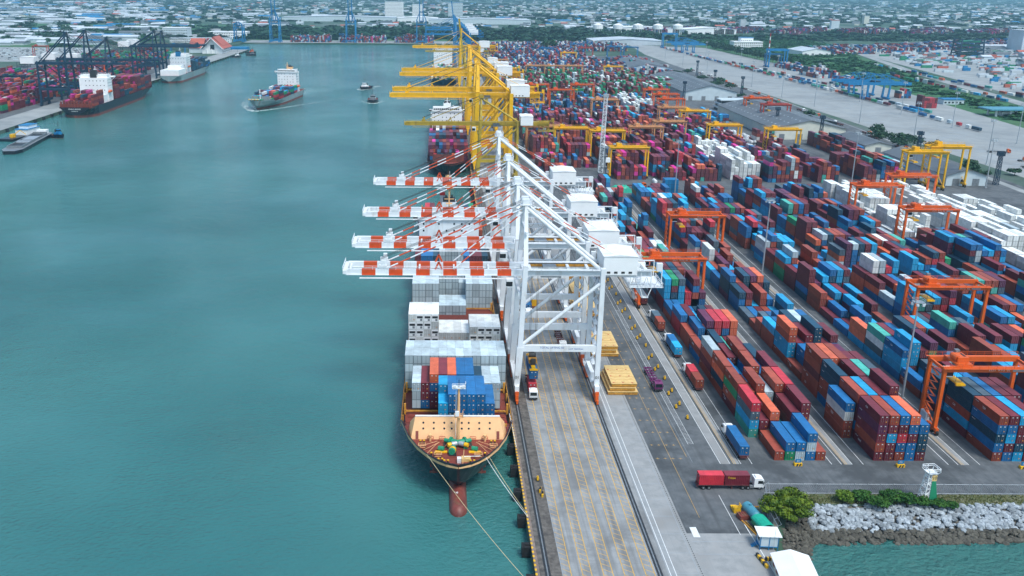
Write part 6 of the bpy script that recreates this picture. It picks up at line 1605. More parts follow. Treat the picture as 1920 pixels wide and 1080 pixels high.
b = MB(); b.box(-.7, .7, -.6, .6, .01, 1.3, 0); tag(b.build("white_cabinet", M['white2'], loc=(73.0, 169.6, 0)), "white cabinet beside the short striped barrier", "cabinet")
# green tarpaulin heap and blue container-like cargo at the cross aisle
b = MB(); rg = random.Random(4)
nx, ny = 16, 10; P = {}
for i in range(nx+1):
    for j in range(ny+1):
        u, v = i/nx, j/ny; e = min(u, 1-u, v*1.2, (1-v)*1.2)*4; z = 3.6*min(1, e)**.5+rg.uniform(-.15, .15)*min(1, e)*2
        P[i, j] = (u*13, v*8, max(0.02, z))
for i in range(nx):
    for j in range(ny): b.face([P[i, j], P[i+1, j], P[i+1, j+1], P[i, j+1]])
o = b.build("tarpaulin_heap", M['tarp'], loc=(103, 540, 0)); tag(o, "heap of cargo under a bright green tarpaulin at the cross aisle", "tarpaulin")
b = MB(); b.box(0, 8, 0, 7, 0, 8.6, 0)
for k in (2.85, 5.7): b.box(-.05, 8.05, -.05, 7.05, k, k+.12, 1)
for k in (2, 4, 6): b.box(k-.06, k+.06, -.08, 0, 0, 8.6, 1)
tag(b.build("blue_crate_stack", [M['blue'], M['dark']], loc=(134.5, 537.5, 0)), "tall royal-blue crated cargo block beside the yard light mast", "cargo")
def tank_container(x, y, z, label, c=None):
    root = empty("tank_container", (x, y, z), 0, label, "tank container", "tank containers in the yard")
    b = MB(); b.tube((1.22, .4, 1.3), (1.22, 5.6, 1.3), 1.1, 12, 0); b.tube((1.22, .15, 1.3), (1.22, .4, 1.3), .7, 12, 0, 1.1); b.build("tank_shell", [c or M['white2']], root)
    b = MB()
    for xx in (.07, 2.37):
        for yy in (.07, 5.99): b.beam((xx, yy, 0), (xx, yy, 2.55), .12, .12)
        b.beam((xx, .07, .07), (xx, 5.99, .07), .12, .12); b.beam((xx, .07, 2.5), (xx, 5.99, 2.5), .1, .1)
    b.build("frame", [M['steel']], root)
rt = random.Random(9)
nt_ = 0
for i in range(9):
    for j in range(5):
        for t in range(rt.choice([1, 2])):
            tank_container(257.5+i*2.9, 352+j*7.6, t*2.62, "white tank container in the field behind the right-hand orange gantry")
for i in range(8):
    for j in range(7):
        for t in range(rt.choice([2, 3])): tank_container(222+i*2.75, 693+j*8.5, t*2.62, "white tank container, like a drum in a frame, stacked before the big warehouse")
for t in range(3): tank_container(128.5, 541, t*2.62, "white tank container stacked left of the royal-blue cargo block")
"""boulders"""
def rocks(name, label, n, xr, yfun, zfun, sr, m, seed):
    r = random.Random(seed); b = MB()
    g = (1+5**.5)/2
    V = [Vector(v).normalized() for v in ((-1, g, 0), (1, g, 0), (-1, -g, 0), (1, -g, 0), (0, -1, g), (0, 1, g), (0, -1, -g), (0, 1, -g), (g, 0, -1), (g, 0, 1), (-g, 0, -1), (-g, 0, 1))]
    Fc = [(0, 11, 5), (0, 5, 1), (0, 1, 7), (0, 7, 10), (0, 10, 11), (1, 5, 9), (5, 11, 4), (11, 10, 2), (10, 7, 6), (7, 1, 8), (3, 9, 4), (3, 4, 2), (3, 2, 6), (3, 6, 8), (3, 8, 9), (4, 9, 5), (2, 4, 11), (6, 2, 10), (8, 6, 7), (9, 8, 1)]
    for i in range(n):
        x = r.uniform(*xr); t = r.random(); y = yfun(x, t); z = zfun(t); s = r.uniform(*sr)
        sc = Vector((r.uniform(.8, 1.35), r.uniform(.7, 1.2), r.uniform(.55, .9)))*s; a = r.uniform(0, 6.28); ca_, sa_ = math.cos(a), math.sin(a)
        k = len(b.v); tone = r.uniform(.6, 1.25)
        for v in V:
            w = Vector((v.x*sc.x, v.y*sc.y, v.z*sc.z))*r.uniform(.82, 1.12); b.v.append((x+w.x*ca_-w.y*sa_, y+w.x*sa_+w.y*ca_, z+w.z))
        for f in Fc: b.f.append(tuple(k+q for q in f)); b.m.append(0); b.c.append((tone, tone, tone*1.02)); b.uv.append(None)
    o = b.build(name, m); return tag(o, label, "rocks", kind="stuff")
def rock_mat(nm, c):
    m = bpy.data.materials.new(nm); m.use_nodes = True; N = m.node_tree.nodes; Lk = m.node_tree.links; p = N["Principled BSDF"]; p.inputs["Roughness"].default_value = .85
    vc = N.new("ShaderNodeVertexColor"); vc.layer_name = "Col"; g = N.new("ShaderNodeNewGeometry"); n = N.new("ShaderNodeTexNoise"); n.inputs["Scale"].default_value = 2.2; n.inputs["Detail"].default_value = 6
    Lk.new(g.outputs["Position"], n.inputs["Vector"]); mr = N.new("ShaderNodeMapRange"); mr.inputs[1].default_value = .3; mr.inputs[2].default_value = .7; mr.inputs[3].default_value = .7; mr.inputs[4].default_value = 1.25; Lk.new(n.outputs[0], mr.inputs[0])
    a = N.new("ShaderNodeVectorMath"); a.operation = 'SCALE'; Lk.new(vc.outputs[0], a.inputs[0]); Lk.new(mr.outputs[0], a.inputs["Scale"])
    q = N.new("ShaderNodeVectorMath"); q.operation = 'MULTIPLY'; q.inputs[1].default_value = c; Lk.new(a.outputs[0], q.inputs[0]); Lk.new(q.outputs[0], p.inputs["Base Color"]); return m
RKL = rock_mat("pale_granite", (.30, .335, .36)); RKD = rock_mat("wet_dark_rock", (.085, .078, .062)); RKB = mat("rubble_bank", (.14, .13, .115), .9, var=.4, scale=1.5, bump=1, bscale=2)
ysh = lambda x, t: 191.6-t*8.4+.02*(x-90)
rocks("pale_boulders", "pale grey granite boulders of the sloping sea revetment", 2000, (86.5, 215), ysh, lambda t: -.05-t*1.75, (.4, .95), RKL, 21)
rocks("wet_boulders", "dark weathered boulders at the waterline of the revetment", 1300, (82, 215), lambda x, t: 183.4-t*3.6+.02*(x-90), lambda t: -1.7-t*1.4, (.4, .95), RKD, 22)
rocks("corner_boulders", "dark mixed boulders around the quay corner below the hut", 620, (0, 1), lambda x, t: 0, lambda t: 0, (.3, .7), RKD, 23)
o = bpy.data.objects["corner_boulders"]; r = random.Random(31); me = o.data
vs = [v.co.copy() for v in me.vertices]
LE = [(75.4, 158), (76.2, 176), (81.5, 187.6), (88.5, 191.2)]; RE = [(78.6, 158), (81.0, 170), (84.5, 178.5), (88.0, 182)]
for i in range(620):
    u = r.random()*3; t = r.random(); k = min(2, int(u)); f_ = u-k
    lx, ly = LE[k][0]+(LE[k+1][0]-LE[k][0])*f_, LE[k][1]+(LE[k+1][1]-LE[k][1])*f_; rx_, ry_ = RE[k][0]+(RE[k+1][0]-RE[k][0])*f_, RE[k][1]+(RE[k+1][1]-RE[k][1])*f_
    cx_ = sum((vs[i*12+q] for q in range(12)), Vector())/12
    for q in range(12): me.vertices[i*12+q].co = vs[i*12+q]-cx_+Vector((lx+(rx_-lx)*t, ly+(ry_-ly)*t, -.15-t*2.9))
b = MB(); b.face([(86, 192.2, -.2), (216, 194.5, -.2), (216, 183, -3.6), (82, 180, -3.6)][::-1]); b.face([(75, 158, -.8), (76, 176, -.8), (80.6, 170, -3.9), (78, 158, -3.9)][::-1]); b.face([(76, 176, -.8), (81.5, 188, -.8), (84.2, 178.5, -3.9), (80.6, 170, -3.9)][::-1]); b.face([(81.5, 188, -.8), (88, 192, -.8), (87.8, 181.8, -3.9), (84.2, 178.5, -3.9)][::-1])
struct(b.build("shore_bank", RKB), "dark rubble bank under the boulders", "bank")
# ---------------------------------------------------------------- container objects: nearest 300 as individuals, the rest in one mass
occ = {}
for k in ALL: occ.setdefault((round(k['x'], 1), round(k['y'], 1)), []).append(k)
def visible(k):
    if k['t'] == k['n']-1: return True
    # front neighbour (towards camera) and left neighbour lower than this tier?
    def hgt(dx, dy):
        best = 0
        for a in (0, 1):
            q = occ.get((round(k['x']+dx, 1), round(k['y']+dy[a], 1))) if a < len(dy) else None
            if q: best = max(best, q[0]['n'])
        return best
    f = hgt(0, (-12.75, -6.14) if k['L'] > 7 else (-12.75, -6.14))
    l = hgt(-2.7, (0,))
    return k['t'] >= f or k['t'] >= l or k.get('ship')
def in_frame(x, y, z):
    v = Vector((x, y, z-CAM_H)); zz = v.dot(_F)
    px = PCX+F_PX*v.dot(_R2)/zz; py = PCY+F_PX*v.dot(_D2)/zz
    return -15 < px < 1935 and 0 < py < 1095
def rank(k):
    d = math.hypot(k['x'], k['y'], CAM_H-k['z']); return d*(1.0 if k['L'] > 7 else 1.25)
cand = [k for k in ALL if k['info'] is not None and in_frame(k['x']+1.2, k['y'], k['z']+2.4) and visible(k)]
cand.sort(key=rank)
ind = cand[:292-N_EXTRA]
for k in ind: k['ind'] = True
_tm = {}
CODES = ["TRHU 4127", "CAIU 8830", "FCIU 2194", "TEXU 7052"]; BIG = ["HMM", "TEX", "CAI"]
def side_mark(o, s, size, yc, z):
    """white lettering on the long side that faces the water; mesh shared between equal marks"""
    k_ = (s, size)
    if k_ not in _tm:
        t = text_part(s, size, M['textw'], None, (0, 0, 0), depth=.004); _tm[k_] = t.data; bpy.data.objects.remove(t)
    t = bpy.data.objects.new("lettering", _tm[k_]); col.objects.link(t); t.parent = o; t.location = (-.008, yc, z); t.rotation_euler = (math.pi/2, 0, -math.pi/2)
for k in ind:
    cw = WORD.get(k['c'], k['c']); inf = k['info']; ln = "long" if k['L'] > 7 else "short"
    if inf[0] == 'ship':
        lab = "%s %s container on moored ship, %s tier, %s column from left, %s row aft" % (cw, "refrigerated" if k['reefer'] else ln, ORD[k['t']], ORD[inf[1]], ORD[inf[2]])
        grp = "containers stowed on the moored ship"
    elif inf[0] == 'x':
        lab = inf[1]; grp = None
    elif inf[0] > 6:
        lab = "white container in the eastern refrigerated stacks, tier %d, column %d, row %d" % (k['t']+1, inf[1]+1, inf[2]+1); grp = "containers stacked in the yard"
    else:
        cc = ORD[inf[1]] if inf[1] >= 0 else "outer left"
        if inf[3]: lab = "%s %s container, %s tier, %s column, back half of %s row, %s yard block" % (cw, ln, ORD[k['t']], cc, ORD[inf[2]], BNAME[inf[0]])
        else: lab = "%s %s container, %s tier, %s column, %s row from fence, %s yard block" % (cw, ln, ORD[k['t']], cc, ORD[inf[2]], BNAME[inf[0]])
        grp = "containers stacked in the yard"
    o = container(k['x'], k['y'], k['z'], k['L'], k['c'], lab, grp, doors=True, reefer=k['reefer'])
    rl = random.Random(int(k['x']*31+k['y']*17+k['z']*7))
    if k['c'] not in ('white', 'grey') and inf[0] != 'ship':
        if rl.random() < .6: side_mark(o, rl.choice(CODES), .34, k['L']-1.6, 2.05)
        if rl.random() < .22: side_mark(o, rl.choice(BIG), rl.choice([.8, 1.0]), k['L']*rl.uniform(.55, .8), 1.45)
b = MB()
for k in ALL:
    if k.get('ind'): continue
    # skip boxes wholly buried inside a block
    if k['t'] < k['n']-1 and not k.get('ship'):
        kk = (round(k['x']-2.72, 1), round(k['y'], 1)); kr = (round(k['x']+2.72, 1), round(k['y'], 1))
        q = occ.get(kk) or occ.get((round(k['x']-2.7, 1), round(k['y'], 1))); q2 = occ.get(kr) or occ.get((round(k['x']+2.7, 1), round(k['y'], 1)))
        qf = occ.get((round(k['x'], 1), round(k['y']-12.9, 1))) or occ.get((round(k['x'], 1), round(k['y']-12.75, 1))) or occ.get((round(k['x'], 1), round(k['y']-6.14, 1)))
        if q and q2 and qf and q[0]['n'] > k['t'] and q2[0]['n'] > k['t'] and qf[0]['n'] > k['t']: continue
    j = random.uniform(.8, 1.22); c = PAL[k['c']]; c = (c[0]*j, c[1]*j, c[2]*j)
    x0, y0, z0 = k['x'], k['y'], k['z']; x1, y1, z1 = x0+CW, y0+k['L'], z0+CH
    b.face([(x0, y0, z0), (x1, y0, z0), (x1, y0, z1), (x0, y0, z1)], 1, c, [(0, 0), (1, 0), (1, 1), (0, 1)])
    b.face([(x0, y1, z0), (x0, y0, z0), (x0, y0, z1), (x0, y1, z1)], 0, c)
    b.face([(x1, y0, z0), (x1, y1, z0), (x1, y1, z1), (x1, y0, z1)], 0, c)
    b.face([(x1, y1, z0), (x0, y1, z0), (x0, y1, z1), (x1, y1, z1)], 0, c)
    b.face([(x0, y0, z1), (x1, y0, z1), (x1, y1, z1), (x0, y1, z1)], 0, c)
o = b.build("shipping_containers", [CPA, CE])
tag(o, "thousands of stacked maroon, blue, green and white containers filling the yards beyond", "containers", kind="stuff")
print("containers total", len(ALL), "individual", len(ind))
# ---------------------------------------------------------------- foliage
def leaf_mat(nm, c1, c2):
    m = bpy.data.materials.new(nm); m.use_nodes = True; N = m.node_tree.nodes; Lk = m.node_tree.links; p = N["Principled BSDF"]; p.inputs["Roughness"].default_value = .6; p.inputs["Specular IOR Level"].default_value = .3
    g = N.new("ShaderNodeNewGeometry"); n = N.new("ShaderNodeTexNoise"); n.inputs["Scale"].default_value = .7; n.inputs["Detail"].default_value = 4; Lk.new(g.outputs["Position"], n.inputs["Vector"])
    cr = N.new("ShaderNodeValToRGB"); cr.color_ramp.elements[0].position = .35; cr.color_ramp.elements[1].position = .65; cr.color_ramp.elements[0].color = (*c1, 1); cr.color_ramp.elements[1].color = (*c2, 1)
    Lk.new(n.outputs[0], cr.inputs[0]); Lk.new(cr.outputs[0], p.inputs["Base Color"]); return m
LG = leaf_mat("olive_leaves", (.035, .085, .004), (.14, .20, .008)); LB = leaf_mat("bush_leaves", (.015, .075, .012), (.06, .16, .022)); LD = leaf_mat("dark_tree_leaves", (.008, .04, .02), (.03, .085, .035)); LY = leaf_mat("yellow_green_leaves", (.06, .13, .008), (.15, .24, .02)); LF = leaf_mat("scrub_leaves", (.012, .07, .022), (.04, .14, .04))
def crown(b, c, rx, ry, rz, n, ls, r, clumps=14, flat=.0):
    cs = []
    for i in range(clumps):
        a = r.uniform(0, 6.283); e = math.acos(r.uniform(-.15, 1)); k = r.uniform(.45, .9)
        cs.append((Vector((c[0]+math.cos(a)*math.sin(e)*rx*k, c[1]+math.sin(a)*math.sin(e)*ry*k, c[2]+math.cos(e)*rz*k)), r.uniform(.28, .5) if clumps < 30 else r.uniform(.10, .30)))
    for _ in range(1 if clumps < 30 else 8): cs.append((Vector(c), .62))
    for i in range(n):
        p0, q = r.choice(cs); d = Vector((r.gauss(0, 1), r.gauss(0, 1), r.gauss(0, 1))).normalized()
        rr_ = r.uniform(.6, 1.12); p = p0+Vector((d.x*rx*q, d.y*ry*q, d.z*rz*q*.8))*rr_
        if p.z < c[2]-rz*.95: p.z = c[2]-rz*.9
        u = Vector((r.gauss(0, 1), r.gauss(0, 1), r.gauss(0, .6))); u = (u-d*u.dot(d)*.6).normalized()*ls*r.uniform(.6, 1.2); w = d.cross(u).normalized()*ls*r.uniform(.4, .9)+Vector((0, 0, -.2*ls))
        b.face([p-u, p-w*.7, p+u, p+w])
def tree(x, y, h, rx, label, name="tree", n=900, ls=.35, m=None, group=None, seed=0, trunk=.25, cat="tree", low=False, ry=None, z=0):
    r = random.Random(seed); root = empty(name, (x, y, z), 0, label, cat, group)
    b = MB(); b.tube((0, 0, 0), (.1, 0, h*.45), trunk, 7, 0, trunk*.6)
    for k in range(5):
        a = k*1.256+r.random(); b.tube((.1, 0, h*(.25+.05*k)), (math.cos(a)*rx*.6, math.sin(a)*rx*.6, h*(.55+.06*k)), trunk*.45, 5, 0, trunk*.15)
    b.build("trunk", [M['wood']], root)
    b = MB(); crown(b, (0, 0, h*(.5 if low else .62)), rx, ry or rx, h*(.5 if low else .4), n, ls, r, clumps=16 if n < 2000 else 90); b.build("crown", [m or LD], root)
tree(80.8, 185.8, 8.2, 6.3, "large olive-green spreading tree at the fence corner above the rocks", n=19000, ls=.30, m=LG, seed=1, low=True, ry=5.2, trunk=.4, z=-1.2)
tree(97.4, 192.8, 3.2, 2.3, "round yellow-green bush, leftmost above the rocks", "bush", 3500, .22, LY, seed=2, low=True, cat="bush")
for i, (x, y, h, r_) in enumerate(((101.5, 192.8, 3.4, 2.8), (104.5, 190.6, 3.0, 3.0), (108.2, 192.4, 3.8, 3.1), (112.0, 191.8, 3.2, 2.7), (115.6, 191.4, 2.4, 2.2), (119.2, 190.6, 2.2, 2.0), (121.8, 190.4, 1.8, 1.7))):
    tree(x, y, h, r_, ["dark green bush just right of the yellow-green one", "dark green bush spilling down onto the rocks", "tallest dark green bush of the hedge above the rocks", "dark green bush in the middle of the hedge", "low bush at the left foot of the beacon", "low bush at the right foot of the beacon", "lowest bush at the right end of the hedge"][i], "bush", 3600, .22, LB, seed=10+i, low=True, cat="bush", ry=r_*.8)
# grass tufts on the verge
b = MB(); r = random.Random(5)
for i in range(5200):
    x = r.uniform(87, 200); y = r.uniform(192.0, 196.4); h = r.uniform(.12, .5); a = r.uniform(0, 3.14); dx, dy = math.cos(a)*.18, math.sin(a)*.18
    b.face([(x-dx, y-dy, 0), (x+dx, y+dy, 0), (x+dx*.3+r.uniform(-.1, .1), y+dy*.3, h)])
tag(b.build("verge_grass", ground_mat("grass_blades", (.07, .11, .02), (.22, .20, .08), .9, rough=.8)), "dry and green grass tufts on the strip above the rocks", "grass", kind="stuff")
# trees near the rail yard and warehouses
spots = [(356, 742, 11, 8), (362, 760, 12, 7), (350, 728, 10, 7), (359, 716, 11, 8), (364, 700, 11, 8), (352, 700, 9, 6), (368, 720, 9, 6), (372, 690, 8, 6), (335, 800, 9, 5), (330, 818, 10, 5), (352, 600, 7, 5), (358, 612, 8, 6), (352, 585, 6, 5), (372, 560, 6, 5), (382, 600, 5, 4), (328, 1010, 9, 6), (345, 985, 8, 6), (350, 1120, 9, 8), (340, 1150, 9, 9), (350, 1170, 8, 8), (362, 1205, 8, 8), (345, 1230, 9, 7), (330, 1300, 9, 8), (352, 1330, 8, 7), (205, 1790, 24, 22), (330, 905, 6, 4), (352, 880, 7, 5), (338, 930, 6, 5)]
for i, (x, y, h, rx) in enumerate(spots):
    big = i == 24
    tree(x, y, h, rx, "dark green tree beside the yard service road" if not big else "lone large round dark tree at the rear of the yard", n=520, ls=.9 if not big else 2.2, m=LD, group=None if big else "trees along the service road", seed=40+i)
for i in range(44):
    t = i/44; x = 560+t*(-6)+((i*7) % 5-2)*2.5; y = 1960-t*480
    tree(x, y, 15, 5, "tall narrow dark conifer in the row at the rail yard's green edge", name="conifer", n=150, ls=1.6, m=LD, group="conifers in a row beside the rail yard", seed=90+i, low=True)
# scattered trees on the west bank meadow
for i in range(40):
    r = random.Random(200+i); x = r.uniform(-1200, -700); y = r.uniform(1850, 2700)
    tree(x, y, r.uniform(9, 16), r.uniform(8, 16), "dark rounded tree on the meadow behind the western terminal", n=170, ls=2.6, m=LD, group="trees on the western meadow", seed=200+i)
for i in range(5): tree(-560+i*17, 1800+(i % 2)*20, 13, 11, "bare greyish tree left of the red roofed hall", n=160, ls=1.8, m=leaf_mat("pale_leaves", (.10, .12, .08), (.2, .2, .14)) if i == 0 else bpy.data.materials["pale_leaves"], group="greyish trees by the red roofed hall", seed=260+i)
# scrub: lumps in the green field and woodland belts (uncountable)
def lumps(name, label, pts, m, seed, nper=26, cat="scrub"):
    b = MB(); r = random.Random(seed)
    for (x, y, rad, h) in pts:
        for k in range(nper):
            a = r.uniform(0, 6.28); q = r.random()**.5*rad; zz = h*(1-(q/rad)**2*.7)*r.uniform(.5, 1.05); s = rad*r.uniform(.22, .42)
            px_, py_ = x+math.cos(a)*q, y+math.sin(a)*q; t = r.uniform(0, 6.28); ux, uy = math.cos(t)*s, math.sin(t)*s
            b.face([(px_-ux, py_-uy, zz*.8), (px_+uy*.7, py_-ux*.7, zz+r.uniform(-.1, .2)*h), (px_+ux, py_+uy, zz*.9), (px_-uy*.7, py_+ux*.7, zz*.75)])
            b.face([(px_-ux, py_-uy, 0), (px_+ux, py_+uy, 0), (px_+ux*.8, py_+uy*.8, zz), (px_-ux*.8, py_-uy*.8, zz*.9)])
    return tag(b.build(name, m), label, cat, kind="stuff")
def inpoly(x, y, P):
    c = False; j = len(P)-1
    for i in range(len(P)):
        if (P[i][1] > y) != (P[j][1] > y) and x < (P[j][0]-P[i][0])*(y-P[i][1])/(P[j][1]-P[i][1])+P[i][0]: c = not c
        j = i
    return c
GF = [(520, 640), (590, 900), (625, 1150), (690, 1420), (800, 1850), (930, 2400), (600, 2500), (570, 2000), (590, 1500), (575, 1100), (540, 820)]
r = random.Random(77); pts = []
while len(pts) < 950:
    x, y = r.uniform(515, 930), r.uniform(640, 2500)
    if inpoly(x, y, GF): pts.append((x, y, r.uniform(4, 10)*(1+y/4000), r.uniform(1.5, 5)))
lumps("scrubland", "dense green scrub covering the triangular field", pts, LF, 78, 16)
pts = [(r.uniform(-540, 560), r.uniform(2170, 2760), r.uniform(14, 34), r.uniform(8, 16)) for _ in range(430)]
lumps("woodland_belt", "green woodland belt behind the far quay", pts, LD, 79, 20, "woodland")
pts = []
for i in range(7600):
    y = 2250*(1+r.random()**1.4*5.5); x = r.uniform(-.52, .68)*y*1.05
    if r.random() < .35 or noise.noise(Vector((x*.0012, y*.0012, 3))) > -.12: pts.append((x, y, r.uniform(14, 40)*(y/4000)**.5, r.uniform(6, 11)))
lumps("distant_woodland", "hazy tree cover spread across the plain to the horizon", pts, LD, 80, 10, "woodland")
pts = [(r.uniform(-1600, -620), r.uniform(1880, 2500), r.uniform(8, 22), r.uniform(3, 9)) for _ in range(160)]
lumps("western_hedges", "low hedges and shrubs around the western lots", pts, LF, 81, 14)

# ---------------------------------------------------------------- warehouses and other buildings near the port
def shed(x0, x1, y0, y1, h, rise, roofm, wallm, label, name="warehouse", spots_=False, group=None, ridge='y'):
    root = empty(name, ((x0+x1)/2, (y0+y1)/2, 0), 0, label, "warehouse" if name == "warehouse" else "building", group)
    hx, hy = (x1-x0)/2, (y1-y0)/2
    b = MB(); b.box(-hx, hx, -hy, hy, 0, h, 0)
    for s in (-1, 1):
        P = [(-hx, s*hy, h), (hx, s*hy, h), (0, s*hy, h+rise)]; b.face(P if s < 0 else P[::-1], 0)
    b.build("wall", [wallm], root)
    o_ = 1.0; b = MB(); k = rise/hx
    for s in (-1, 1):
        A = [(0, -hy-o_, h+rise+.05), (s*(hx+o_), -hy-o_, h-o_*k+.05), (s*(hx+o_), hy+o_, h-o_*k+.05), (0, hy+o_, h+rise+.05)]
        lo = [(p[0], p[1], p[2]) for p in A]; hi = [(p[0], p[1], p[2]+.25) for p in A]
        b.hexa(lo+hi if s > 0 else lo[::-1]+hi[::-1], 0)
    if spots_:
        for i in range(3):
            for j in range(int(hy*2/9)):
                for s in (-1, 1):
                    xx = hx*(.22+.28*i); yy = -hy+5+j*9+(i % 2)*3; zz = h+rise-xx*k+.31
                    b.face([(s*(xx-.6), yy, zz+.6*k), (s*(xx+.6), yy, zz-.6*k), (s*(xx+.6), yy+1.3, zz-.6*k), (s*(xx-.6), yy+1.3, zz+.6*k)][::s], 1)
    b.build("roof", [roofm, M['wall']], root)
    n = max(1, int(hx*2/12))
    for i in range(min(n, 6)):
        b = MB(); xx = -hx+hx*2*(i+.5)/n; b.box(xx-2.2, xx+2.2, -hy-.06, -hy, 0, min(4.5, h*.7), 0); b.build("door", [M['steel']], root)
    return root
shed(272, 331, 748, 905, 9, 6.5, M['roofgrey'], M['wallc'], "large grey-roofed warehouse with rows of pale rooflights, nearest", spots_=True)
shed(268, 326, 1020, 1210, 9, 7, M['roofgrey'], M['wall'], "second large grey-roofed warehouse with pale rooflights behind the orange gantries", spots_=True)
shed(262, 330, 1330, 1470, 9, 6, M['roofgrey'], M['wall'], "third grey warehouse far behind the green containers")
shed(318, 343, 566, 652, 6.5, 4, M['roofgrey'], M['wall'], "long grey-roofed shed behind the yellow gantries at right")
shed(322, 342, 690, 742, 5, 2.5, M['roofgrey'], M['wallc'], "low grey shed beside the trees")
shed(330, 352, 815, 850, 5, 2, M['roofgrey'], M['dark'], "small dark shed under the rust-red gantry")
shed(310, 338, 940, 985, 6, 3, M['roofgrey'], M['wall'], "grey shed behind the two-storey office")
shed(300, 336, 1235, 1290, 6, 3, M['roofgrey'], M['wall'], "grey shed among the yard trees")
root = empty("office_building", (296, 940, 0), 0, "layered glass and concrete port office among the warehouses", "building")
b = MB()
for k in range(3): b.box(-15+k*1.2, 15-k*1.2, -8, 8, k*3.6, k*3.6+2.6, 1); b.box(-16+k*1.2, 16-k*1.2, -9, 9, k*3.6+2.6, k*3.6+3.6, 0)
b.build("storeys", [M['wall'], M['glass']], root)
def blockb(x, y, w, d, h, label, wallm, roofm, name="building", floors=0, group=None, rz=0):
    root = empty(name, (x, y, 0), rz, label, "building", group)
    b = MB(); b.box(-w/2, w/2, -d/2, d/2, 0, h, 0); b.build("wall", [wallm], root)
    b = MB(); b.box(-w/2-.6, w/2+.6, -d/2-.6, d/2+.6, h, h+.9, 0); b.build("roof", [roofm], root)
    if floors:
        b = MB()
        for k in range(floors):
            z = 1.2+k*(h-1)/floors; n = int(w/4)
            for q in range(n): b.box(-w/2+1+q*4, -w/2+3.2+q*4, -d/2-.08, -d/2, z, z+1.7, 0)
        b.build("window", [M['glass']], root)
    return root
blockb(640, 1975, 60, 30, 12, "white control building with upper cabin behind the conifer row", M['white2'], M['white2'], floors=3)
blockb(640, 1980, 26, 18, 20, "white upper cabin block standing behind the control building", M['white2'], M['blue'], floors=3)
shed(668, 720, 1735, 1810, 8, 5, M['rooflight'], M['white2'], "white warehouse with blue-grey roof in the green field")
root = empty("fuel_station", (556, 905, 0), 0, "blue-roofed canopy station on white columns at the right edge", "building")
b = MB(); b.box(-22, 22, -12, 12, 6.2, 7.4, 0); b.build("canopy", [M['teal']], root)
b = MB()
for x in (-14, 0, 14):
    for y in (-7, 7): b.box(x-.8, x+.8, y-.8, y+.8, 0, 6.2, 0)
b.box(-6, 6, -3, 3, 0, 4, 0); b.build("column", [M['white2']], root)
blockb(492+60, 1000, 22, 12, 5, "small pale blue gate office near the canopy station", M['wall'], M['blue'], floors=1)
# Thai style hall with red roofs
root = empty("assembly_hall", (-412, 1745, 0), 0, "white hall with tall tiered red tiled gable roof on the western quay", "building")
b = MB(); b.box(-25, 22, -55, 40, 0, 12, 0)
for s in (-1,): b.face([(-25, -55, 12), (22, -55, 12), (-1.5, -55, 36)], 0)
for k in range(5): b.box(-25.5+k*11.2, -24+k*11.2, -58, -55, 0, 12, 0)
b.build("wall", [M['white2']], root)
b = MB()
for s, xe in ((1, 27), (-1, -30)):
    for (ya_, yb_, zt, w_) in ((-62, 40, 37, 1), (-40, 28, 40, .8)):
        x1_ = -1.5+(xe+1.5)*w_; z1_ = 12 if w_ == 1 else 18
        A = [(-1.5, ya_, zt), (x1_, ya_, z1_), (x1_, yb_, z1_), (-1.5, yb_, zt)]; lo = A; hi = [(p[0], p[1], p[2]+.8) for p in A]; b.hexa(lo+hi if s > 0 else lo[::-1]+hi[::-1], 0)
A = [(-66, -30, 12), (-30, -30, 12), (-30, 0, 34), (-66, 0, 34)]; b.hexa(A+[(p[0], p[1], p[2]+.8) for p in A], 0)
A = [(-66, 0, 34), (-30, 0, 34), (-30, 30, 12), (-66, 30, 12)]; b.hexa(A+[(p[0], p[1], p[2]+.8) for p in A], 0)
b.build("roof", [M['roofred']], root)
b = MB(); b.hexa([(-31, -63, 11), (-29, -63, 11), (-29, -61, 11), (-31, -61, 11), (-2.5, -63, 38), (-.5, -63, 38), (-.5, -61, 38), (-2.5, -61, 38)], 0); b.hexa([(26, -63, 11), (28, -63, 11), (28, -61, 11), (26, -61, 11), (-2.5, -63, 38), (-.5, -63, 38), (-.5, -61, 38), (-2.5, -61, 38)], 0); b.build("gable_trim", [M['white2']], root)
b = MB(); b.box(-6, 4, -55.2, -55, 10, 22, 0)
for k in range(14): 
    for z in (3, 8): b.box(22, 22.2, -50+k*6.4, -47+k*6.4, z, z+2.2, 0)
b.build("window", [M['glass']], root)
b = MB(); b.box(-65, -30, -28, 28, 0, 12, 0); b.build("wing_wall", [M['wall']], root)
root.scale = (.74, .74, .72)
blockb(-500, 2240, 90, 40, 14, "white stepped office block behind the red roofed hall", M['white2'], M['white2'], floors=3)
blockb(-640, 2300, 60, 40, 20, "pale square block left of the white stepped office", M['wall'], M['white2'], floors=3)
blockb(-520, 2050, 130, 18, 9, "long low white building behind the hall", M['white2'], M['rooflight'], floors=2)
b = MB(); b.box(-495, -380, 1848, 1874, -4, 2.5, 0); b.box(-490, -470, 1850, 1870, 2.5, 9, 0); tag(b.build("floating_pontoon", [M['blue']]), "bright blue floating pontoon at the tip of the western quay", "pontoon")
tank_ = None
for i in range(5):
    root = empty("storage_silo", (410+i*52, 2470, 0), 0, "white water tank on slender legs, %s in the row beyond the woodland" % ORD[i], "tank", "white elevated tanks in a row")
    b = MB(); b.tube((0, 0, 16), (0, 0, 26), 13, 14, 0); b.tube((0, 0, 26), (0, 0, 30), 13, 14, 0, 2); b.build("tank_shell", [M['white2']], root)
    b = MB()
    for k in range(5): a = k*1.256; b.tube((math.cos(a)*10, math.sin(a)*10, 0), (math.cos(a)*9, math.sin(a)*9, 16), 1.0, 6, 0)
    b.build("leg", [M['white2']], root)
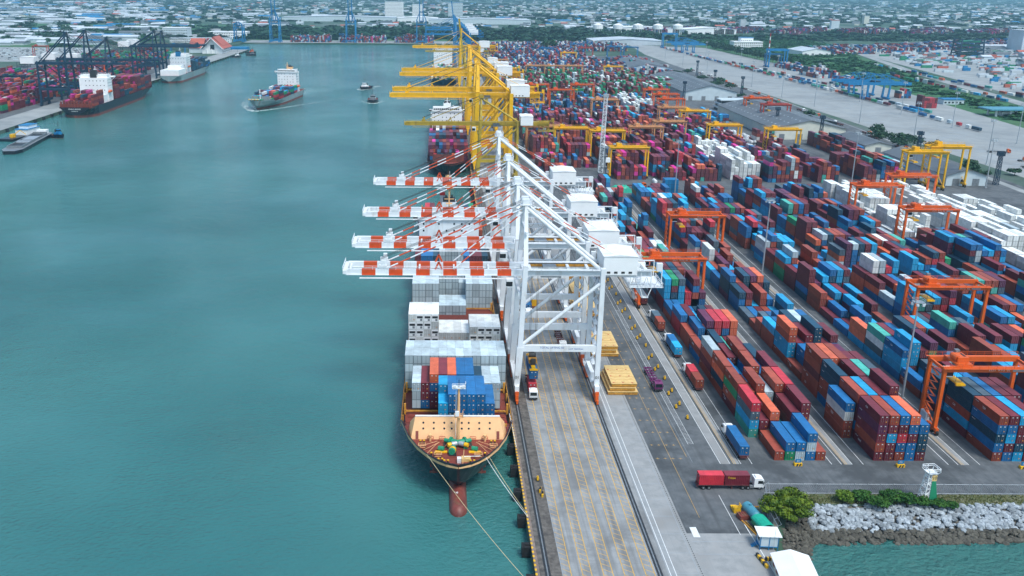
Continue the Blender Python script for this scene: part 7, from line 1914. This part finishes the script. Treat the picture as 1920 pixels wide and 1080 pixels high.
shed(330, 480, 2030, 2140, 9, 4, M['rooflight'], M['rooflight'], "long pale grey warehouse at the head of the rail yard")
shed(470, 640, 2610, 2680, 12, 5, M['white2'], M['white2'], "very long white warehouse beyond the field, left of two")
shed(660, 800, 2560, 2640, 12, 5, M['white2'], M['white2'], "very long white warehouse beyond the field, right of two")
shed(-40, 300, 3150, 3260, 14, 5, M['rooflight'], M['wall'], "huge pale flat warehouse behind the quay cranes, right")
shed(-560, -160, 3350, 3450, 14, 5, M['rooflight'], M['wall'], "huge pale flat warehouse behind the quay cranes, left")
shed(-150, -10, 3300, 3400, 14, 5, M['white2'], M['white2'], "white warehouse between the two huge ones")
root = empty("steel_framework", (975, 1740, 0), 0, "dark green steel process structure among the freight lots", "building")
b = MB(); b.lattice((0, 0, 0), (0, 0, 32), 44, 30, 5, 2.0, 0, 40)
for k in range(4): b.box(-16, 16, -10, 10, 4+k*7, 8+k*7, 1)
b.build("frame", [M['navy'], M['greenp']], root)
for i in range(4): shed(960+i*95, 1042+i*95, 1420+i*12, 1500+i*12, 24, 5, M['white2'], M['rooflight'], "white hangar, %s from left, at the right edge" % ORD[i], group="white hangars at the right edge")
blockb(1175, 1880, 60, 50, 42, "tall pale cube-like silo building at the right edge", M['rooflight'], M['rooflight'])
blockb(-180, 3700, 70, 40, 62, "white high-rise pair behind the far quay, left tower", M['white2'], M['wall'], floors=12)
blockb(-90, 3720, 40, 40, 52, "white high-rise pair behind the far quay, right tower", M['white2'], M['wall'], floors=10)
blockb(60, 3900, 60, 40, 58, "blue-grey tower block behind the yellow cranes", M['wall'], M['blue'], floors=10)
# ---------------------------------------------------------------- the town and industry across the plain
BW = [M['white2'], M['wall'], M['wallc'], M['rooflight'], M['white2']]; BR = [M['rooflight'], M['roofgrey'], M['roofgrey'], M['rooflight'], M['roofgrey'], M['rooflight'], M['roofgrey'], M['blue'], M['rooflight'], M['roofred'] if False else M['rooflight']]
r = random.Random(55); town = []
def try_town(x, y, kind):
    for (px0, px1, py0, py1) in ((-660, 560, 1500, 2170), (480, 960, 600, 2560), (560, 1900, 2500, 2740), (-720, -380, 1600, 2200), (-80, 120, 3620, 3960), (-560, 310, 3130, 3470), (310, 810, 2440, 2700)):
        if px0 < x < px1 and py0 < y < py1: return
    if kind == 'w': w, d, h = r.uniform(24, 95), r.uniform(14, 34), r.uniform(4, 8)
    elif kind == 's': w, d, h = r.uniform(10, 30), r.uniform(9, 20), r.uniform(4, 7)
    else: w, d, h = r.uniform(14, 26), r.uniform(12, 20), r.uniform(12, 30)
    town.append((x, y, w, d, h, kind))
for i in range(620):     # west industry
    y = 1900+r.random()**1.4*5200; x = -y*r.uniform(.28, .52)*1.05
    try_town(x, y, r.choice('wwwss'))
for i in range(500):
    y = 2800+r.random()**1.3*4500; x = y*r.uniform(-.3, .2)
    try_town(x, y, r.choice('wssssssss'))
for i in range(480):
    y = 2700+r.random()**1.4*5200; x = y*r.uniform(.12, .68)
    try_town(x, y, r.choice('sssssssw') if r.random() > .015 else 't')
for i in range(150):
    y = r.uniform(950, 2000); x = y*r.uniform(.5, .72)+120
    if x > 640+(y-900)*.19: try_town(x, y, r.choice('ssws'))
town.sort(key=lambda t: (t[1])/max(t[2], 20))
COLN = {'wall': "pale", 'white2': "white"}
def bgeo(b, x, y, w, d, h, kind, rnd, mw, mr_):
    if kind == 't' or rnd < .3:
        b.box(x-w/2, x+w/2, y-d/2, y+d/2, 0, h, mw); b.box(x-w/2-.5, x+w/2+.5, y-d/2-.5, y+d/2+.5, h, h+1.2, mr_)
    else:
        b.box(x-w/2, x+w/2, y-d/2, y+d/2, 0, h, mw); k = min(6, h*.5)
        P = [(x-w/2-1, y-d/2-1, h), (x+w/2+1, y-d/2-1, h), (x+w/2+1, y+d/2+1, h), (x-w/2-1, y+d/2+1, h), (x-w/2-1, y-.2, h+k), (x+w/2+1, y-.2, h+k), (x+w/2+1, y+.2, h+k), (x-w/2-1, y+.2, h+k)]
        b.hexa(P, mr_)
NB = 240
TW = mat('town_wall_paint', (.46, .50, .53), .7, var=.2, scale=.02)
slots = [TW, M['wall'], M['wallc'], M['rooflight'], M['roofgrey'], M['roofred'], M['blue'], M['greenp']]
for i, (x, y, w, d, h, kind) in enumerate(town[:NB]):
    rnd = r.random(); mw = r.choice([TW, M['wall'], TW, M['rooflight']]); mr_ = r.choice(BR)
    side = "western industrial plain" if x < -.2*y else ("plain beyond the far quay" if x < .15*y else "eastern town plain")
    root = empty("distant_building", (x, y, 0), 0, ("long low warehouse" if kind == 'w' else "small house" if kind == 's' else "tall block")+" on the hazy "+side, "building", {"w": "warehouses on the ", "s": "houses on the ", "t": "blocks on the "}[kind]+side)
    b = MB(); b.box(-w/2, w/2, -d/2, d/2, 0, h, 0); b.build("wall", [mw], root)
    b = MB(); k = min(6, h*.5) if kind != 't' else 1
    b.hexa([(-w/2-1, -d/2-1, h), (w/2+1, -d/2-1, h), (w/2+1, d/2+1, h), (-w/2-1, d/2+1, h), (-w/2-1, -.2 if kind != 't' else -d/2, h+k), (w/2+1, -.2 if kind != 't' else -d/2, h+k), (w/2+1, .2 if kind != 't' else d/2, h+k), (-w/2-1, .2 if kind != 't' else d/2, h+k)], 0); b.build("roof", [mr_], root)
b = MB()
for (x, y, w, d, h, kind) in town[NB:]: bgeo(b, x, y, w, d, h, kind, r.random(), r.choice([0, 0, 1, 2, 3]), r.choice([0, 3, 4, 4, 3, 5, 4, 3, 6]))
for i in range(1250):
    y = 3400+r.random()**1.2*6500; x = y*r.uniform(-.53, .7)
    bgeo(b, x, y, r.uniform(8, 34), r.uniform(8, 18), r.uniform(3, 7), 's', r.random(), r.choice([0, 0, 1, 2]), r.choice([3, 3, 4, 1, 4, 3, 3, 4, 6, 0]))
tag(b.build("distant_town", slots), "countless small pale houses and sheds fading into the haze", "town", kind="stuff")
# parked cars on the western lots and freight bits in the eastern lots (uncountable at this distance)
b = MB()
for i in range(2600):
    x = r.uniform(-1400, -660); y = r.choice([1540, 1570, 1600, 1640, 1680, 1720, 1760, 1800])+r.uniform(-6, 6); c = r.choice([0, 0, 0, 1, 4]); b.box(x-2.2, x+2.2, y-1, y+1, .3, 1.6, c)
tag(b.build("parked_cars", slots), "rows of tiny parked cars on the western lots", "cars", kind="stuff")
b = MB()
for i in range(1800):
    y = r.uniform(950, 1950); x = 640+(y-900)*.19+r.random()**.8*500+15; c = r.choice([0, 0, 1, 4, 5, 6, 3, 7]); w = r.uniform(2, 9); b.box(x-w, x+w, y-2, y+2, .1, r.uniform(2, 5), c)
tag(b.build("freight_clutter", slots), "mixed trailers, sheds and cargo scattered across the eastern freight lots", "freight", kind="stuff")
# rails of the freight yard
b = MB()
for k in range(12):
    x = 448+k*4.4
    b.face([(x, 430, .012), (x+.35, 430, .012), (x+.35, 2000, .012), (x, 2000, .012)])
    b.face([(x+1.4, 430, .012), (x+1.75, 430, .012), (x+1.75, 2000, .012), (x+1.4, 2000, .012)])
struct(b.build("railway_tracks", M['steel']), "parallel railway tracks across the rail yard", "track")
b = MB(); r = random.Random(91)
for k in range(1500):
    x = r.uniform(388, 446); y = r.uniform(440, 1500); L = r.uniform(5, 12); b.box(x, x+L, y, y+.5, .011, .02, 0)
struct(b.build("yard_bay_lines", MKp), "short faded parking bay lines in the rail yard", "marking")
# ---------------------------------------------------------------- air between the camera and the far plain
b = MB(); b.box(-14000, 14000, -300, 20000, -12, 150)
hz = b.build("haze", [])
hm = bpy.data.materials.new("haze_air"); hm.use_nodes = True; N = hm.node_tree.nodes; Lk = hm.node_tree.links
for n_x in list(N):
    if n_x.type == 'BSDF_PRINCIPLED': N.remove(n_x)
pv = N.new("ShaderNodeVolumePrincipled"); pv.inputs["Color"].default_value = (.46, .80, 1.0, 1); pv.inputs["Density"].default_value = .000068; pv.inputs["Anisotropy"].default_value = .2
Lk.new(pv.outputs[0], [n_x for n_x in N if n_x.type == 'OUTPUT_MATERIAL'][0].inputs["Volume"])
hz.data.materials.append(hm)
tag(hz, "thin blue haze over the harbour plain", "haze", kind="stuff")
